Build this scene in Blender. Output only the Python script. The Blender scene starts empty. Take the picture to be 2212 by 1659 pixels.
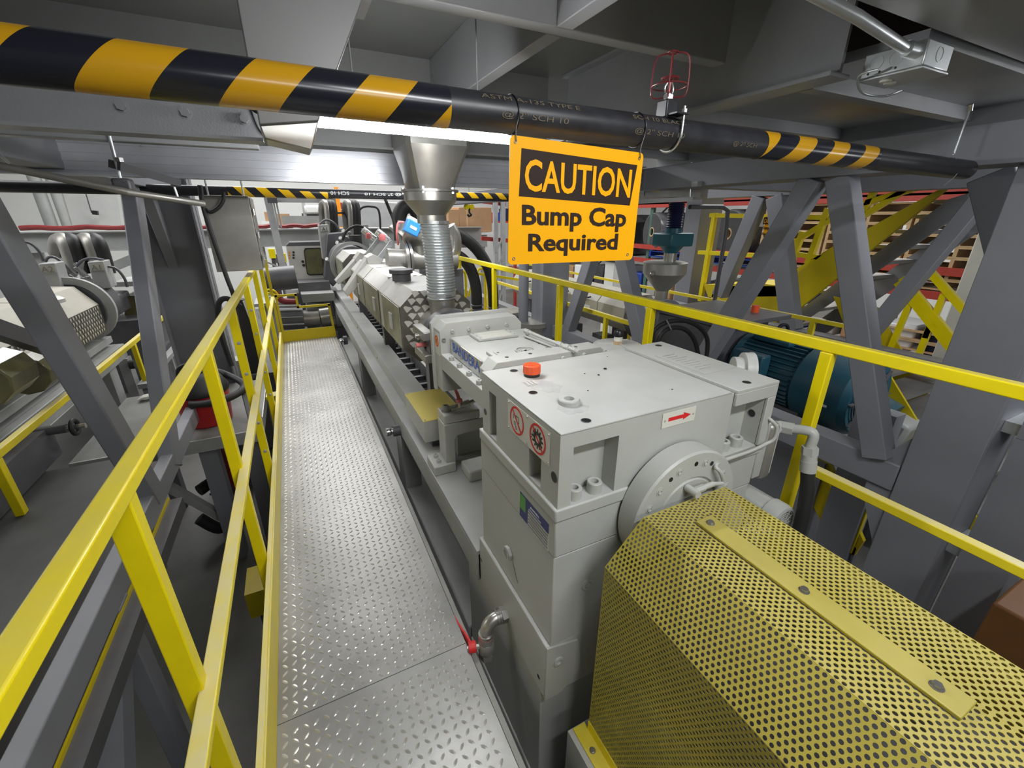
import bpy, bmesh, math, random
from mathutils import Vector, Matrix, Euler
random.seed(7)
S = bpy.context.scene
COL = S.collection
PI = math.pi

# ------------------------------------------------------------------ camera
TH = math.atan(361.5/921.5); YAW = math.atan(489/math.hypot(361.5, 921.5)); FPX = 921.5
FW = Vector((math.sin(YAW)*math.cos(TH), math.cos(YAW)*math.cos(TH), -math.sin(TH)))
RT = Vector((math.cos(YAW), -math.sin(YAW), 0)); UP = RT.cross(FW)
CAM = Vector((0, 0, 1.47))
cd = bpy.data.cameras.new('camera'); cam = bpy.data.objects.new('camera', cd); COL.objects.link(cam)
cam.matrix_world = Matrix.Translation(CAM) @ Matrix((RT, UP, -FW)).transposed().to_4x4()
cd.sensor_width = 36; cd.lens = FPX/2212*36; cd.clip_start = 0.02; cd.clip_end = 100
S.camera = cam

def P(px, py, x=None, y=None, z=None):
    """world point where the sight line of a pixel of the 2212x1659 photo meets a plane"""
    d = FW*FPX + RT*(px-1106) + UP*(829.5-py)
    if x is not None: t = (x-CAM.x)/d.x
    elif y is not None: t = (y-CAM.y)/d.y
    else: t = (z-CAM.z)/d.z
    return CAM + d*t

# ------------------------------------------------------------------ light
w = bpy.data.worlds.new('hall'); S.world = w; w.use_nodes = True
w.node_tree.nodes['Background'].inputs[0].default_value = (0.93, 0.97, 1.0, 1)
w.node_tree.nodes['Background'].inputs[1].default_value = 0.11
S.view_settings.view_transform = 'Standard'; S.view_settings.look = 'None'
S.view_settings.exposure = 0.0; S.view_settings.gamma = 1.0; S.view_settings.use_curve_mapping = False

def area(name, loc, target, size, size_y, power, color=(1, 1, 1)):
    l = bpy.data.lights.new(name, 'AREA'); l.shape = 'RECTANGLE'; l.size = size; l.size_y = size_y
    l.energy = power; l.color = color
    o = bpy.data.objects.new(name, l); COL.objects.link(o); o.location = loc
    o.rotation_euler = (Vector(target)-Vector(loc)).to_track_quat('-Z', 'Y').to_euler()
    return o
area('hall_fill_far', (1, 11, 6), (1, 9, 0), 8, 5, 900)  # added unseen area light filling the far hall from above
area('hall_fill_right', (8.5, 4.5, 6), (7, 3.5, 0), 4, 6, 650)  # added overhead fill for the rack side of the hall
area('hall_fill_left', (-5.5, 6, 5), (-3, 6, 0), 3, 6, 300)  # added overhead fill for the left side of the hall
area('fill_light_behind', (0.75, -0.35, 2.15), (0.75, 0.35, 0.4), 0.9, 0.08, 24, (0.96, 0.98, 1))  # added fill out of view, brightens the guard and gearbox tops
area('fill_light_rear', (0.5, -1.5, 2.0), (1.3, 0.8, 0.5), 1.3, 0.12, 13, (0.96, 0.98, 1))  # added fill behind the camera for the right column and gearbox front
area('tube_light_middle', (0.9, 3.3, 2.0), (0.9, 3.3, 0), 1.2, 0.08, 26, (0.96, 0.98, 1))
area('fill_light_right', (3.3, 0.1, 1.7), (3.1, 1.4, 0.2), 0.6, 0.6, 22, (0.96, 0.98, 1))  # added fill brightening the blue motor side, stands for no known lamp

# ------------------------------------------------------------------ materials
MATS = {}
def nodemat(name):
    m = bpy.data.materials.new(name); m.use_nodes = True; nt = m.node_tree
    b = nt.nodes['Principled BSDF']; return m, nt, b
def N(nt, t, **kw):
    n = nt.nodes.new(t)
    for k, v in kw.items():
        if k in n.inputs: n.inputs[k].default_value = v
        else: setattr(n, k, v)
    return n
def rgba(c): return (c[0], c[1], c[2], 1)
def paint(name, col, rough=0.45, metal=0.0, var=0.12, scale=6.0, dust=0.0, dustcol=(0.55, 0.53, 0.47), bump=0.0, bscale=120, spec=0.5):
    """painted or plain surface: large soft variation, optional dust lying on upward faces, fine bump"""
    m, nt, b = nodemat(name); L = nt.links
    tc = N(nt, 'ShaderNodeTexCoord')
    no = N(nt, 'ShaderNodeTexNoise', Scale=scale, Detail=6.0, Roughness=0.6)
    L.new(tc.outputs['Object'], no.inputs['Vector'])
    mr = N(nt, 'ShaderNodeMapRange'); mr.inputs[1].default_value = 0.3; mr.inputs[2].default_value = 0.7
    mr.inputs[3].default_value = 1-var; mr.inputs[4].default_value = 1+var*0.6
    L.new(no.outputs['Fac'], mr.inputs[0])
    mx = N(nt, 'ShaderNodeMix', data_type='RGBA', blend_type='MULTIPLY'); mx.inputs[0].default_value = 1
    mx.inputs[6].default_value = rgba(col); L.new(mr.outputs[0], mx.inputs[7])
    out = mx.outputs[2]
    if dust > 0:
        ge = N(nt, 'ShaderNodeNewGeometry'); sx = N(nt, 'ShaderNodeSeparateXYZ'); L.new(ge.outputs['Normal'], sx.inputs[0])
        m2 = N(nt, 'ShaderNodeMapRange'); m2.inputs[1].default_value = 0.6; m2.inputs[2].default_value = 0.98
        m2.inputs[3].default_value = 0; m2.inputs[4].default_value = dust; L.new(sx.outputs['Z'], m2.inputs[0])
        n2 = N(nt, 'ShaderNodeTexNoise', Scale=scale*1.7, Detail=5.0); L.new(tc.outputs['Object'], n2.inputs['Vector'])
        m3 = N(nt, 'ShaderNodeMapRange'); m3.inputs[1].default_value = 0.35; m3.inputs[2].default_value = 0.6
        m3.inputs[3].default_value = 0.55; m3.inputs[4].default_value = 1; L.new(n2.outputs['Fac'], m3.inputs[0])
        mu = N(nt, 'ShaderNodeMath', operation='MULTIPLY'); L.new(m2.outputs[0], mu.inputs[0]); L.new(m3.outputs[0], mu.inputs[1])
        md = N(nt, 'ShaderNodeMix', data_type='RGBA'); L.new(mu.outputs[0], md.inputs[0]); L.new(out, md.inputs[6])
        md.inputs[7].default_value = rgba(dustcol); out = md.outputs[2]
    L.new(out, b.inputs['Base Color'])
    b.inputs['Metallic'].default_value = metal; b.inputs['Specular IOR Level'].default_value = spec
    r2 = N(nt, 'ShaderNodeMapRange'); r2.inputs[3].default_value = max(0.03, rough-0.08); r2.inputs[4].default_value = min(1, rough+0.1)
    L.new(no.outputs['Fac'], r2.inputs[0]); L.new(r2.outputs[0], b.inputs['Roughness'])
    if bump > 0:
        n3 = N(nt, 'ShaderNodeTexNoise', Scale=bscale, Detail=3.0); L.new(tc.outputs['Object'], n3.inputs['Vector'])
        bp = N(nt, 'ShaderNodeBump', Strength=bump, Distance=0.002); L.new(n3.outputs['Fac'], bp.inputs['Height'])
        L.new(bp.outputs[0], b.inputs['Normal'])
    MATS[name] = m; return m
def stripes(name, c1, c2, vec, period, duty=0.5, rough=0.35, phase=0.0):
    m, nt, b = nodemat(name); L = nt.links
    tc = N(nt, 'ShaderNodeTexCoord'); dp = N(nt, 'ShaderNodeVectorMath', operation='DOT_PRODUCT')
    L.new(tc.outputs['Object'], dp.inputs[0]); dp.inputs[1].default_value = vec
    ph = N(nt, 'ShaderNodeMath', operation='ADD'); L.new(dp.outputs['Value'], ph.inputs[0]); ph.inputs[1].default_value = phase
    dv = N(nt, 'ShaderNodeMath', operation='DIVIDE'); L.new(ph.outputs[0], dv.inputs[0]); dv.inputs[1].default_value = period
    fr = N(nt, 'ShaderNodeMath', operation='FRACT'); L.new(dv.outputs[0], fr.inputs[0])
    lt = N(nt, 'ShaderNodeMath', operation='LESS_THAN'); L.new(fr.outputs[0], lt.inputs[0]); lt.inputs[1].default_value = duty
    mx = N(nt, 'ShaderNodeMix', data_type='RGBA'); L.new(lt.outputs[0], mx.inputs[0])
    mx.inputs[6].default_value = rgba(c1); mx.inputs[7].default_value = rgba(c2)
    L.new(mx.outputs[2], b.inputs['Base Color']); b.inputs['Roughness'].default_value = rough
    MATS[name] = m; return m
def scales(name, size, c1=(0.72, 0.70, 0.66), c2=(0.14, 0.135, 0.12)):
    """engine-turned steel: rows of bright fan shaped scales between dark ones (surface finish)"""
    m, nt, b = nodemat(name); L = nt.links
    tc = N(nt, 'ShaderNodeTexCoord'); mp = N(nt, 'ShaderNodeMapping'); L.new(tc.outputs['Generated'], mp.inputs[0])
    mp.inputs['Scale'].default_value = size
    no = N(nt, 'ShaderNodeTexNoise', Scale=1.2, Detail=1.0); L.new(mp.outputs[0], no.inputs['Vector'])
    ad = N(nt, 'ShaderNodeMixRGB', blend_type='ADD'); ad.inputs[0].default_value = 0.35
    L.new(mp.outputs[0], ad.inputs[1]); L.new(no.outputs['Color'], ad.inputs[2])
    mp2 = N(nt, 'ShaderNodeMapping'); mp2.inputs['Rotation'].default_value = (0.0, 0.0, 0.0); L.new(ad.outputs[0], mp2.inputs[0])
    ck = N(nt, 'ShaderNodeTexChecker', Scale=1.0); L.new(mp2.outputs[0], ck.inputs['Vector'])
    ck.inputs['Color1'].default_value = rgba(c1); ck.inputs['Color2'].default_value = rgba(c2)
    L.new(ck.outputs['Color'], b.inputs['Base Color']); b.inputs['Metallic'].default_value = 0.45; b.inputs['Roughness'].default_value = 0.38
    MATS[name] = m; return m

paint('machine_grey', (0.43, 0.435, 0.405), 0.42, var=0.06, scale=5, dust=0.5, dustcol=(0.60, 0.60, 0.585), bump=0.12, bscale=260)
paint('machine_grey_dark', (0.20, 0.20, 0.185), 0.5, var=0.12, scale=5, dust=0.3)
paint('frame_grey', (0.36, 0.37, 0.36), 0.4, var=0.15, scale=3, dust=0.5, dustcol=(0.52, 0.52, 0.50))
paint('structure_grey', (0.215, 0.22, 0.245), 0.5, var=0.08, scale=3, dust=0.25, dustcol=(0.35, 0.34, 0.33), bump=0.1, bscale=300)
paint('ceiling_grey', (0.26, 0.265, 0.275), 0.3, var=0.1, scale=4, bump=0.15, bscale=200)
paint('ceiling_panel', (0.17, 0.175, 0.17), 0.55, var=0.1, scale=4)
paint('beam_aluminium', (0.42, 0.43, 0.46), 0.3, metal=0.35, var=0.1, scale=6)
paint('safety_yellow', (0.82, 0.66, 0.0), 0.33, var=0.08, scale=7, dust=0.35, dustcol=(0.72, 0.63, 0.25))
paint('dusty_yellow', (0.80, 0.64, 0.02), 0.4, var=0.08, scale=7, dust=0.9, dustcol=(0.68, 0.60, 0.30))
paint('guard_yellow', (0.38, 0.31, 0.035), 0.5, var=0.25, scale=3.2, dust=0.45, dustcol=(0.50, 0.43, 0.17), bump=0.05)
paint('stair_yellow', (0.62, 0.48, 0.0), 0.45, var=0.1, scale=4)
paint('tread_steel', (0.33, 0.325, 0.31), 0.38, metal=0.5, var=0.3, scale=3.0, bump=0.2, bscale=60)
paint('worn_lug', (0.60, 0.59, 0.57), 0.3, metal=0.6, var=0.15, scale=5.0)
paint('stainless', (0.42, 0.41, 0.38), 0.3, metal=0.85, var=0.18, scale=4)
paint('stainless_dull', (0.36, 0.35, 0.32), 0.42, metal=0.6, var=0.22, scale=4)
paint('cover_steel', (0.60, 0.59, 0.55), 0.42, metal=0.25, var=0.15, scale=4)
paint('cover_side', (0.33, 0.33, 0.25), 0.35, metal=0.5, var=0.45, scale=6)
paint('galvanized', (0.62, 0.65, 0.66), 0.3, metal=0.7, var=0.12, scale=14)
paint('print_dim', (0.13, 0.105, 0.065), 0.6)
paint('chute_grey', (0.17, 0.17, 0.168), 0.38, metal=0.2, var=0.12, scale=3)
paint('chrome', (0.6, 0.6, 0.58), 0.22, metal=0.9, var=0.08)
paint('black_paint', (0.012, 0.012, 0.014), 0.35, var=0.2, scale=10)
paint('pipe_black', (0.022, 0.022, 0.026), 0.38, var=0.3, scale=20)
paint('rubber', (0.018, 0.018, 0.018), 0.55, var=0.2)
paint('red_plastic', (0.42, 0.012, 0.015), 0.4, var=0.1)
paint('pale_red', (0.75, 0.20, 0.20), 0.45, var=0.1)
paint('rack_red', (0.42, 0.045, 0.03), 0.45, var=0.12)
paint('sprinkler_red', (0.16, 0.012, 0.015), 0.35, var=0.1)
paint('hose_red', (0.22, 0.02, 0.02), 0.4, var=0.2)
paint('cap_orange', (0.80, 0.10, 0.025), 0.4, var=0.08)
paint('sign_yellow', (0.92, 0.42, 0.0), 0.5, var=0.03, spec=0.2)
paint('sign_dark', (0.03, 0.017, 0.012), 0.6, var=0.05, spec=0.2)
paint('white_paint', (0.75, 0.76, 0.74), 0.5, var=0.05)
paint('wall_white', (0.80, 0.81, 0.78), 0.6, var=0.05, scale=1)
paint('column_white', (0.66, 0.66, 0.60), 0.5, var=0.08)
paint('concrete', (0.20, 0.195, 0.18), 0.55, var=0.3, scale=1.3, bump=0.2, bscale=40)
paint('floor_dark_plate', (0.065, 0.065, 0.062), 0.6, var=0.4, scale=2.5)
paint('dusty_plate', (0.19, 0.19, 0.18), 0.5, var=0.3, scale=2.5)
paint('blue_motor', (0.018, 0.085, 0.125), 0.35, var=0.12, dust=0.3, dustcol=(0.30, 0.31, 0.30))
paint('teal', (0.012, 0.10, 0.13), 0.4, var=0.1)
paint('navy', (0.008, 0.010, 0.05), 0.5, var=0.1)
paint('pallet_blue', (0.01, 0.045, 0.30), 0.5, var=0.1)
paint('sensor_blue', (0.05, 0.30, 0.75), 0.4, var=0.05)
paint('badge_blue', (0.03, 0.10, 0.38), 0.4, var=0.05)
paint('print_blue', (0.03, 0.04, 0.17), 0.5, var=0.05)
paint('print_green', (0.10, 0.33, 0.07), 0.5, var=0.1)
paint('print_red', (0.62, 0.02, 0.02), 0.45, var=0.03)
paint('print_grey', (0.35, 0.35, 0.33), 0.5, var=0.05)
paint('print_orange', (0.85, 0.30, 0.02), 0.5, var=0.1)
paint('cardboard', (0.42, 0.25, 0.13), 0.7, var=0.1)
paint('wood', (0.55, 0.38, 0.20), 0.7, var=0.2, scale=8)
paint('film_dark', (0.045, 0.045, 0.048), 0.25, var=0.2, scale=5)
paint('film_wrap', (0.16, 0.16, 0.17), 0.2, var=0.5, scale=9)
paint('core_tan', (0.45, 0.32, 0.18), 0.7)
paint('rack_green', (0.06, 0.13, 0.10), 0.5, var=0.1)
paint('rack_grey', (0.42, 0.43, 0.43), 0.5, var=0.1)
paint('beige_cover', (0.45, 0.43, 0.36), 0.45, var=0.1, dust=0.3)
paint('dark_machine', (0.10, 0.10, 0.11), 0.4, var=0.2, dust=0.4, dustcol=(0.2, 0.19, 0.18))
paint('brown_paint', (0.17, 0.07, 0.02), 0.5, var=0.1)
paint('plate_cream', (0.62, 0.61, 0.54), 0.45, var=0.04)
paint('window_amber', (0.16, 0.15, 0.07), 0.15, var=0.6, scale=2)
paint('dark_gap', (0.02, 0.02, 0.02), 0.8)
paint('grime', (0.09, 0.085, 0.08), 0.8, var=0.4, scale=30)
stripes('hazard_pipe', (0.012, 0.013, 0.02), (0.56, 0.29, 0.008), (1, 0, -0.95), 0.166, 0.49, 0.22, 0.031)
paint('scale_bright', (0.70, 0.68, 0.62), 0.35, metal=0.4, var=0.1)
paint('scale_dark', (0.20, 0.19, 0.16), 0.35, metal=0.6, var=0.3, scale=12)
stripes('hazard_tape', (0.02, 0.02, 0.025), (0.85, 0.50, 0.01), (1, 0, 0.9), 0.14, 0.5, 0.3)
stripes('hazard_tape_back', (0.02, 0.02, 0.025), (0.85, 0.50, 0.01), (1, 0, -0.9), 0.16, 0.5, 0.3)
stripes('plate_lines', (0.62, 0.62, 0.56), (0.25, 0.25, 0.24), (0, 0, 1), 0.014, 0.3, 0.5)
scales('scale_end', (9, 1, 9)); scales('scale_side', (1, 16, 8))
m, nt, b = nodemat('tube_glow'); b.inputs['Base Color'].default_value = (1, 1, 1, 1)
b.inputs['Emission Color'].default_value = (0.97, 0.985, 1, 1); b.inputs['Emission Strength'].default_value = 170; MATS['tube_glow'] = m
m, nt, b = nodemat('stretch_film'); b.inputs['Base Color'].default_value = (0.8, 0.82, 0.85, 1); b.inputs['Roughness'].default_value = 0.15; MATS['stretch_film'] = m

# ------------------------------------------------------------------ builders
WL = {}
def tag(o, label=None, cat=None, group=None, kind=None):
    if label: o['label'] = label
    if cat: o['category'] = cat
    if group: o['group'] = group
    if kind: o['kind'] = kind
    return o
def thing(name, label, cat, loc=(0, 0, 0), group=None):
    o = bpy.data.objects.new(name, None); COL.objects.link(o); o.location = loc; o.empty_display_size = 0.1
    WL[o.name] = Vector(loc); return tag(o, label, cat, group)

class MB:
    def __init__(s): s.v = []; s.f = []
    def add(s, vs, fs):
        n = len(s.v); s.v += [Vector(v) for v in vs]; s.f += [tuple(i+n for i in f) for f in fs]; return s
    def box(s, x0, x1, y0, y1, z0, z1):
        vs = [(x, y, z) for z in (z0, z1) for y in (y0, y1) for x in (x0, x1)]
        return s.add(vs, [(0, 2, 3, 1), (4, 5, 7, 6), (0, 1, 5, 4), (2, 6, 7, 3), (0, 4, 6, 2), (1, 3, 7, 5)])
    def obox(s, c, ax, ay, az):
        c, ax, ay, az = map(Vector, (c, ax, ay, az))
        vs = [c+ax*i+ay*j+az*k for k in (-1, 1) for j in (-1, 1) for i in (-1, 1)]
        return s.add(vs, [(0, 2, 3, 1), (4, 5, 7, 6), (0, 1, 5, 4), (2, 6, 7, 3), (0, 4, 6, 2), (1, 3, 7, 5)])
    def bar(s, p0, p1, w, h, side=None):
        """square section bar from p0 to p1; w along 'side', h across it"""
        p0, p1 = Vector(p0), Vector(p1); d = (p1-p0).normalized()
        sd = Vector(side) if side else (Vector((1, 0, 0)) if abs(d.x) < 0.9 else Vector((0, 1, 0)))
        sd = (sd-d*sd.dot(d)).normalized(); u = d.cross(sd).normalized()
        return s.obox((p0+p1)/2, sd*w/2, u*h/2, (p1-p0)/2)
    def prism(s, poly, vec):
        poly = [Vector(p) for p in poly]; vec = Vector(vec); n = len(poly)
        return s.add(poly+[p+vec for p in poly], [tuple(range(n)), tuple(range(2*n-1, n-1, -1))] + [(i, i+n, (i+1) % n+n, (i+1) % n) for i in range(n)])
    def cyl(s, p0, p1, r0, r1=None, n=24, cap=True):
        p0, p1 = Vector(p0), Vector(p1); r1 = r0 if r1 is None else r1; d = (p1-p0).normalized()
        a = d.orthogonal().normalized(); c = d.cross(a); vs = []
        for p, r in ((p0, r0), (p1, r1)):
            vs += [p+a*math.cos(2*PI*i/n)*r+c*math.sin(2*PI*i/n)*r for i in range(n)]
        fs = [(i, (i+1) % n, (i+1) % n+n, i+n) for i in range(n)]
        if cap: fs += [tuple(range(n-1, -1, -1)), tuple(range(n, 2*n))]
        return s.add(vs, fs)
    def hexa(s, p0, p1, r): return s.cyl(p0, p1, r, n=6)
    def lathe(s, prof, o, axis=(0, 0, 1), n=32, cap=True):
        o = Vector(o); d = Vector(axis).normalized(); a = d.orthogonal().normalized(); c = d.cross(a); vs = []
        for r, h in prof: vs += [o+d*h+(a*math.cos(2*PI*i/n)+c*math.sin(2*PI*i/n))*max(r, 1e-5) for i in range(n)]
        fs = []
        for k in range(len(prof)-1):
            fs += [(k*n+i, k*n+(i+1) % n, (k+1)*n+(i+1) % n, (k+1)*n+i) for i in range(n)]
        if cap:
            if prof[0][0] > 1e-4: fs.append(tuple(range(n-1, -1, -1)))
            if prof[-1][0] > 1e-4: fs.append(tuple(range((len(prof)-1)*n, len(prof)*n)))
        return s.add(vs, fs)
    def tube(s, pts, r, n=12, smooth=True, cap=True):
        pts = [Vector(p) for p in pts]
        if smooth and len(pts) > 2: pts = spline(pts)
        rr = r if callable(r) else (lambda t: r); vs = []; m_ = len(pts); a = None
        for k, p in enumerate(pts):
            d = (pts[min(k+1, m_-1)]-pts[max(k-1, 0)]).normalized()
            a = d.orthogonal().normalized() if a is None else (a-d*a.dot(d)).normalized()
            c = d.cross(a); q = rr(k/(m_-1))
            vs += [p+(a*math.cos(2*PI*i/n)+c*math.sin(2*PI*i/n))*q for i in range(n)]
        fs = [(k*n+i, k*n+(i+1) % n, (k+1)*n+(i+1) % n, (k+1)*n+i) for k in range(m_-1) for i in range(n)]
        if cap: fs += [tuple(range(n-1, -1, -1)), tuple(range((m_-1)*n, m_*n))]
        return s.add(vs, fs)
    def ring(s, c, axis, R, r, n=40, k=10):
        c = Vector(c); d = Vector(axis).normalized(); a = d.orthogonal().normalized(); e = d.cross(a); vs = []
        for i in range(n):
            u = a*math.cos(2*PI*i/n)+e*math.sin(2*PI*i/n)
            vs += [c+u*(R+r*math.cos(2*PI*j/k))+d*r*math.sin(2*PI*j/k) for j in range(k)]
        return s.add(vs, [(i*k+j, ((i+1) % n)*k+j, ((i+1) % n)*k+(j+1) % k, i*k+(j+1) % k) for i in range(n) for j in range(k)])
    def flat_ring(s, c, axis, R0, R1, th, n=40):
        return s.lathe([(R0, 0), (R1, 0), (R1, th), (R0, th), (R0, 0)], c, axis, n, cap=False)
    def build(s, name, mat, parent=None, bevel=0, smooth=None, seg=2):
        off = WL.get(parent.name, Vector()) if parent else Vector()
        me = bpy.data.meshes.new(name); me.from_pydata([v-off for v in s.v], [], s.f)
        bm = bmesh.new(); bm.from_mesh(me); bmesh.ops.recalc_face_normals(bm, faces=bm.faces)
        bm.to_mesh(me); bm.free()
        me.materials.append(MATS[mat]); o = bpy.data.objects.new(name, me); COL.objects.link(o)
        if parent: o.parent = parent
        WL[o.name] = off
        if smooth is None: smooth = 35
        if smooth:
            for p in me.polygons: p.use_smooth = True
            me.set_sharp_from_angle(angle=math.radians(smooth))
        if bevel:
            bv = o.modifiers.new('bevel', 'BEVEL'); bv.width = bevel; bv.segments = seg; bv.limit_method = 'ANGLE'; bv.angle_limit = math.radians(40)
            bv.harden_normals = False
        return o
def spline(pts, k=7):
    out = []; n = len(pts)
    for i in range(n-1):
        p0, p1, p2, p3 = pts[max(i-1, 0)], pts[i], pts[i+1], pts[min(i+2, n-1)]
        for j in range(k):
            t = j/k
            out.append(0.5*((2*p1)+(-p0+p2)*t+(2*p0-5*p1+4*p2-p3)*t*t+(-p0+3*p1-3*p2+p3)*t**3))
    out.append(pts[-1]); return out
def panel(mb, us, vs, holes, fn):
    """rectangular plate with rectangular openings; fn(u0,u1,v0,v1) adds one cell"""
    U = sorted(set(list(us)+[h[0] for h in holes]+[h[1] for h in holes])); V = sorted(set(list(vs)+[h[2] for h in holes]+[h[3] for h in holes]))
    for a, b_ in zip(U, U[1:]):
        run = None
        for c, d in zip(V, V[1:]):
            mu, mv = (a+b_)/2, (c+d)/2
            hole = any(h[0] < mu < h[1] and h[2] < mv < h[3] for h in holes)
            if hole:
                if run: fn(a, b_, *run); run = None
            else: run = (run[0], d) if run else (c, d)
        if run: fn(a, b_, *run)
def text(name, body, loc, u, v, height, mat, parent, width=None, bold=0.0, th=0.0006, align='CENTER'):
    """lettering as mesh: u = reading direction, v = up direction"""
    c = bpy.data.curves.new(name, 'FONT'); c.body = body; c.size = 1; c.align_x = align; c.align_y = 'CENTER'; c.offset = bold; c.extrude = 0.5; c.resolution_u = 3
    t = bpy.data.objects.new('t', c); COL.objects.link(t); dg = bpy.context.evaluated_depsgraph_get(); dg.update()
    me = bpy.data.meshes.new_from_object(t.evaluated_get(dg)); bpy.data.objects.remove(t)
    xs = [q.co.x for q in me.vertices]; ys = [q.co.y for q in me.vertices]
    sy = height/(max(ys)-min(ys)); sx = width/(max(xs)-min(xs)) if width else sy
    mx, my = ((max(xs)+min(xs))/2 if width or align == 'CENTER' else 0), (max(ys)+min(ys))/2
    u, v, loc = Vector(u).normalized(), Vector(v).normalized(), Vector(loc); n = u.cross(v)
    off = WL.get(parent.name, Vector()) if parent else Vector()
    for q in me.vertices: q.co = loc-off+u*(q.co.x-mx)*sx+v*(q.co.y-my)*sy+n*q.co.z*th*2
    me.materials.clear(); me.materials.append(MATS[mat])
    o = bpy.data.objects.new(name, me); COL.objects.link(o)
    if parent: o.parent = parent
    WL[o.name] = off; return o
def bolt(parent, c, axis, r=0.011, h=0.014, mat='machine_grey', name='bolt'):
    """socket head cap screw with a hexagonal recess"""
    mb = MB(); d = Vector(axis).normalized()
    mb.lathe([(r, -0.004), (r, h*0.93), (r*0.92, h), (r*0.55, h), (r*0.5, h*0.35), (1e-5, h*0.35)], c, d, 18, cap=False)
    return mb.build(name, mat, parent)
def hexbolt(parent, c, axis, r=0.009, h=0.007, mat='galvanized', name='bolt'):
    mb = MB(); c = Vector(c); d = Vector(axis).normalized()
    mb.cyl(c-d*0.002, c+d*0.0015, r*1.35, n=16); mb.hexa(c, c+d*h, r); return mb.build(name, mat, parent)
def dup(root, off, label=None, group=None):
    def cp(o, par):
        c = o.copy(); COL.objects.link(c); c.parent = par; WL[c.name] = WL.get(o.name, Vector())
        for ch in o.children: cp(ch, c)
        return c
    r = cp(root, None); r.location = Vector(root.location)+Vector(off)
    if label: r['label'] = label
    if group: r['group'] = group
    return r
exec_parts = []

# ================================================================== the setting
FL = -1.3
def struct(o): o['kind'] = 'structure'; return o
struct(MB().box(-9, 14, -4, 16, FL-0.1, FL).build('floor', 'concrete'))
mb = MB().box(-9.1, -8.9, -4, 16, FL, 5.5)
for k in range(12): mb.box(-8.9, -8.82, -3+1.6*k, -2.4+1.6*k, FL, 5.5)
struct(mb.build('wall_left', 'wall_white'))
struct(MB().box(-9, 14, 15.9, 16.1, FL, 5.5).build('wall_far', 'wall_white'))
struct(MB().box(13.9, 14.1, -4, 16, FL, 5.5).build('wall_right', 'white_paint'))
DZ = 2.22
struct(MB().box(-2.4, 5.6, -1.6, 3.2, DZ, DZ+0.03).build('ceiling', 'ceiling_panel'))

# ------------------------------------------------------------------ mezzanine steelwork
def ibeam_x(mb, x0, x1, y, z0, z1, fw=0.12, t=0.012):
    mb.box(x0, x1, y-fw/2, y+fw/2, z0, z0+t); mb.box(x0, x1, y-fw/2, y+fw/2, z1-t, z1); mb.box(x0, x1, y-t/2, y+t/2, z0+t, z1-t)
def ibeam_y(mb, x, y0, y1, z0, z1, fw=0.12, t=0.012):
    mb.box(x-fw/2, x+fw/2, y0, y1, z0, z0+t); mb.box(x-fw/2, x+fw/2, y0, y1, z1-t, z1); mb.box(x-t/2, x+t/2, y0, y1, z0+t, z1-t)
j = MB().box(-0.6, 1.5, 1.31, 1.365, 1.98, DZ).build('ceiling_joist', 'ceiling_grey', bevel=0.003)
tag(j, 'grey square joist running across under the mezzanine above the tube light', 'ceiling joist')
j = MB().box(0.79, 0.845, 1.366, 2.55, 1.98, DZ).build('ceiling_joist', 'ceiling_grey', bevel=0.003)
tag(j, 'short grey joist meeting the cross joist at the bright weld, running away from the camera', 'ceiling joist')
j = MB().box(0.79, 0.845, 0.3, 1.309, 1.98, DZ).build('ceiling_joist', 'ceiling_grey', bevel=0.003)
tag(j, 'grey joist above the striped pipe, running towards the camera from the cross joist', 'ceiling joist')
mb = MB(); ibeam_y(mb, 1.60, 0.96, 2.49, 1.87, DZ, 0.10)
tag(mb.build('mezzanine_beam', 'ceiling_grey'), 'deep grey beam with a pale lit web right of the sprinkler head', 'beam')
mb = MB(); mb.box(-2.2, 1.5, 2.56, 2.60, 1.79, DZ); mb.box(-2.2, 1.5, 2.50, 2.56, 1.79, 1.80)
tag(mb.build('mezzanine_beam', 'ceiling_panel'), 'dark deep cross beam closing the joist bay behind the tube light', 'beam')
mb = MB(); ibeam_x(mb, 0.9, 4.4, 0.56, 1.948, DZ, 0.44)
tag(mb.build('mezzanine_beam', 'ceiling_grey'), 'broad grey beam crossing the top right corner behind the conduit box', 'beam')
mb = MB(); mb.box(-1.2, 2.4, 2.70, 2.712, 1.645, 1.80); mb.box(-1.2, 2.4, 2.66, 2.72, 1.637, 1.645); mb.box(-1.2, 2.4, 2.66, 2.72, 1.80, 1.808)
for k in range(4): mb.box(-1.2, 2.4, 2.694, 2.701, 1.66+0.035*k, 1.672+0.035*k)
tag(mb.build('channel_beam', 'beam_aluminium'), 'long bright aluminium channel crossing behind the steel chute', 'beam')
mb = MB(); mb.box(-1.6, -0.02, 1.50, 1.512, 1.655, 1.765); mb.box(-1.6, -0.02, 1.44, 1.50, 1.655, 1.663); mb.box(-1.6, -0.02, 1.44, 1.50, 1.757, 1.765)
b0 = mb.build('channel_beam', 'ceiling_grey'); tag(b0, 'dark grey channel with round bolts under the striped pipe, left', 'beam')
for px, py in ((262, 229), (400, 243), (528, 257)):
    c = P(px, py, y=1.5); hexbolt(b0, c, (0, -1, 0), 0.011, 0.010, 'ceiling_grey')
mb = MB(); mb.prism([P(-40, 262, y=1.9), P(300, 282, y=1.9), P(560, 312, y=1.9), P(560, 322, y=1.9), P(-40, 288, y=1.9)], (0, 0.05, 0))
tag(mb.build('duct', 'ceiling_grey', bevel=0.004), 'dark flat duct between the bolted channel and the aluminium channel', 'duct')
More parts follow.
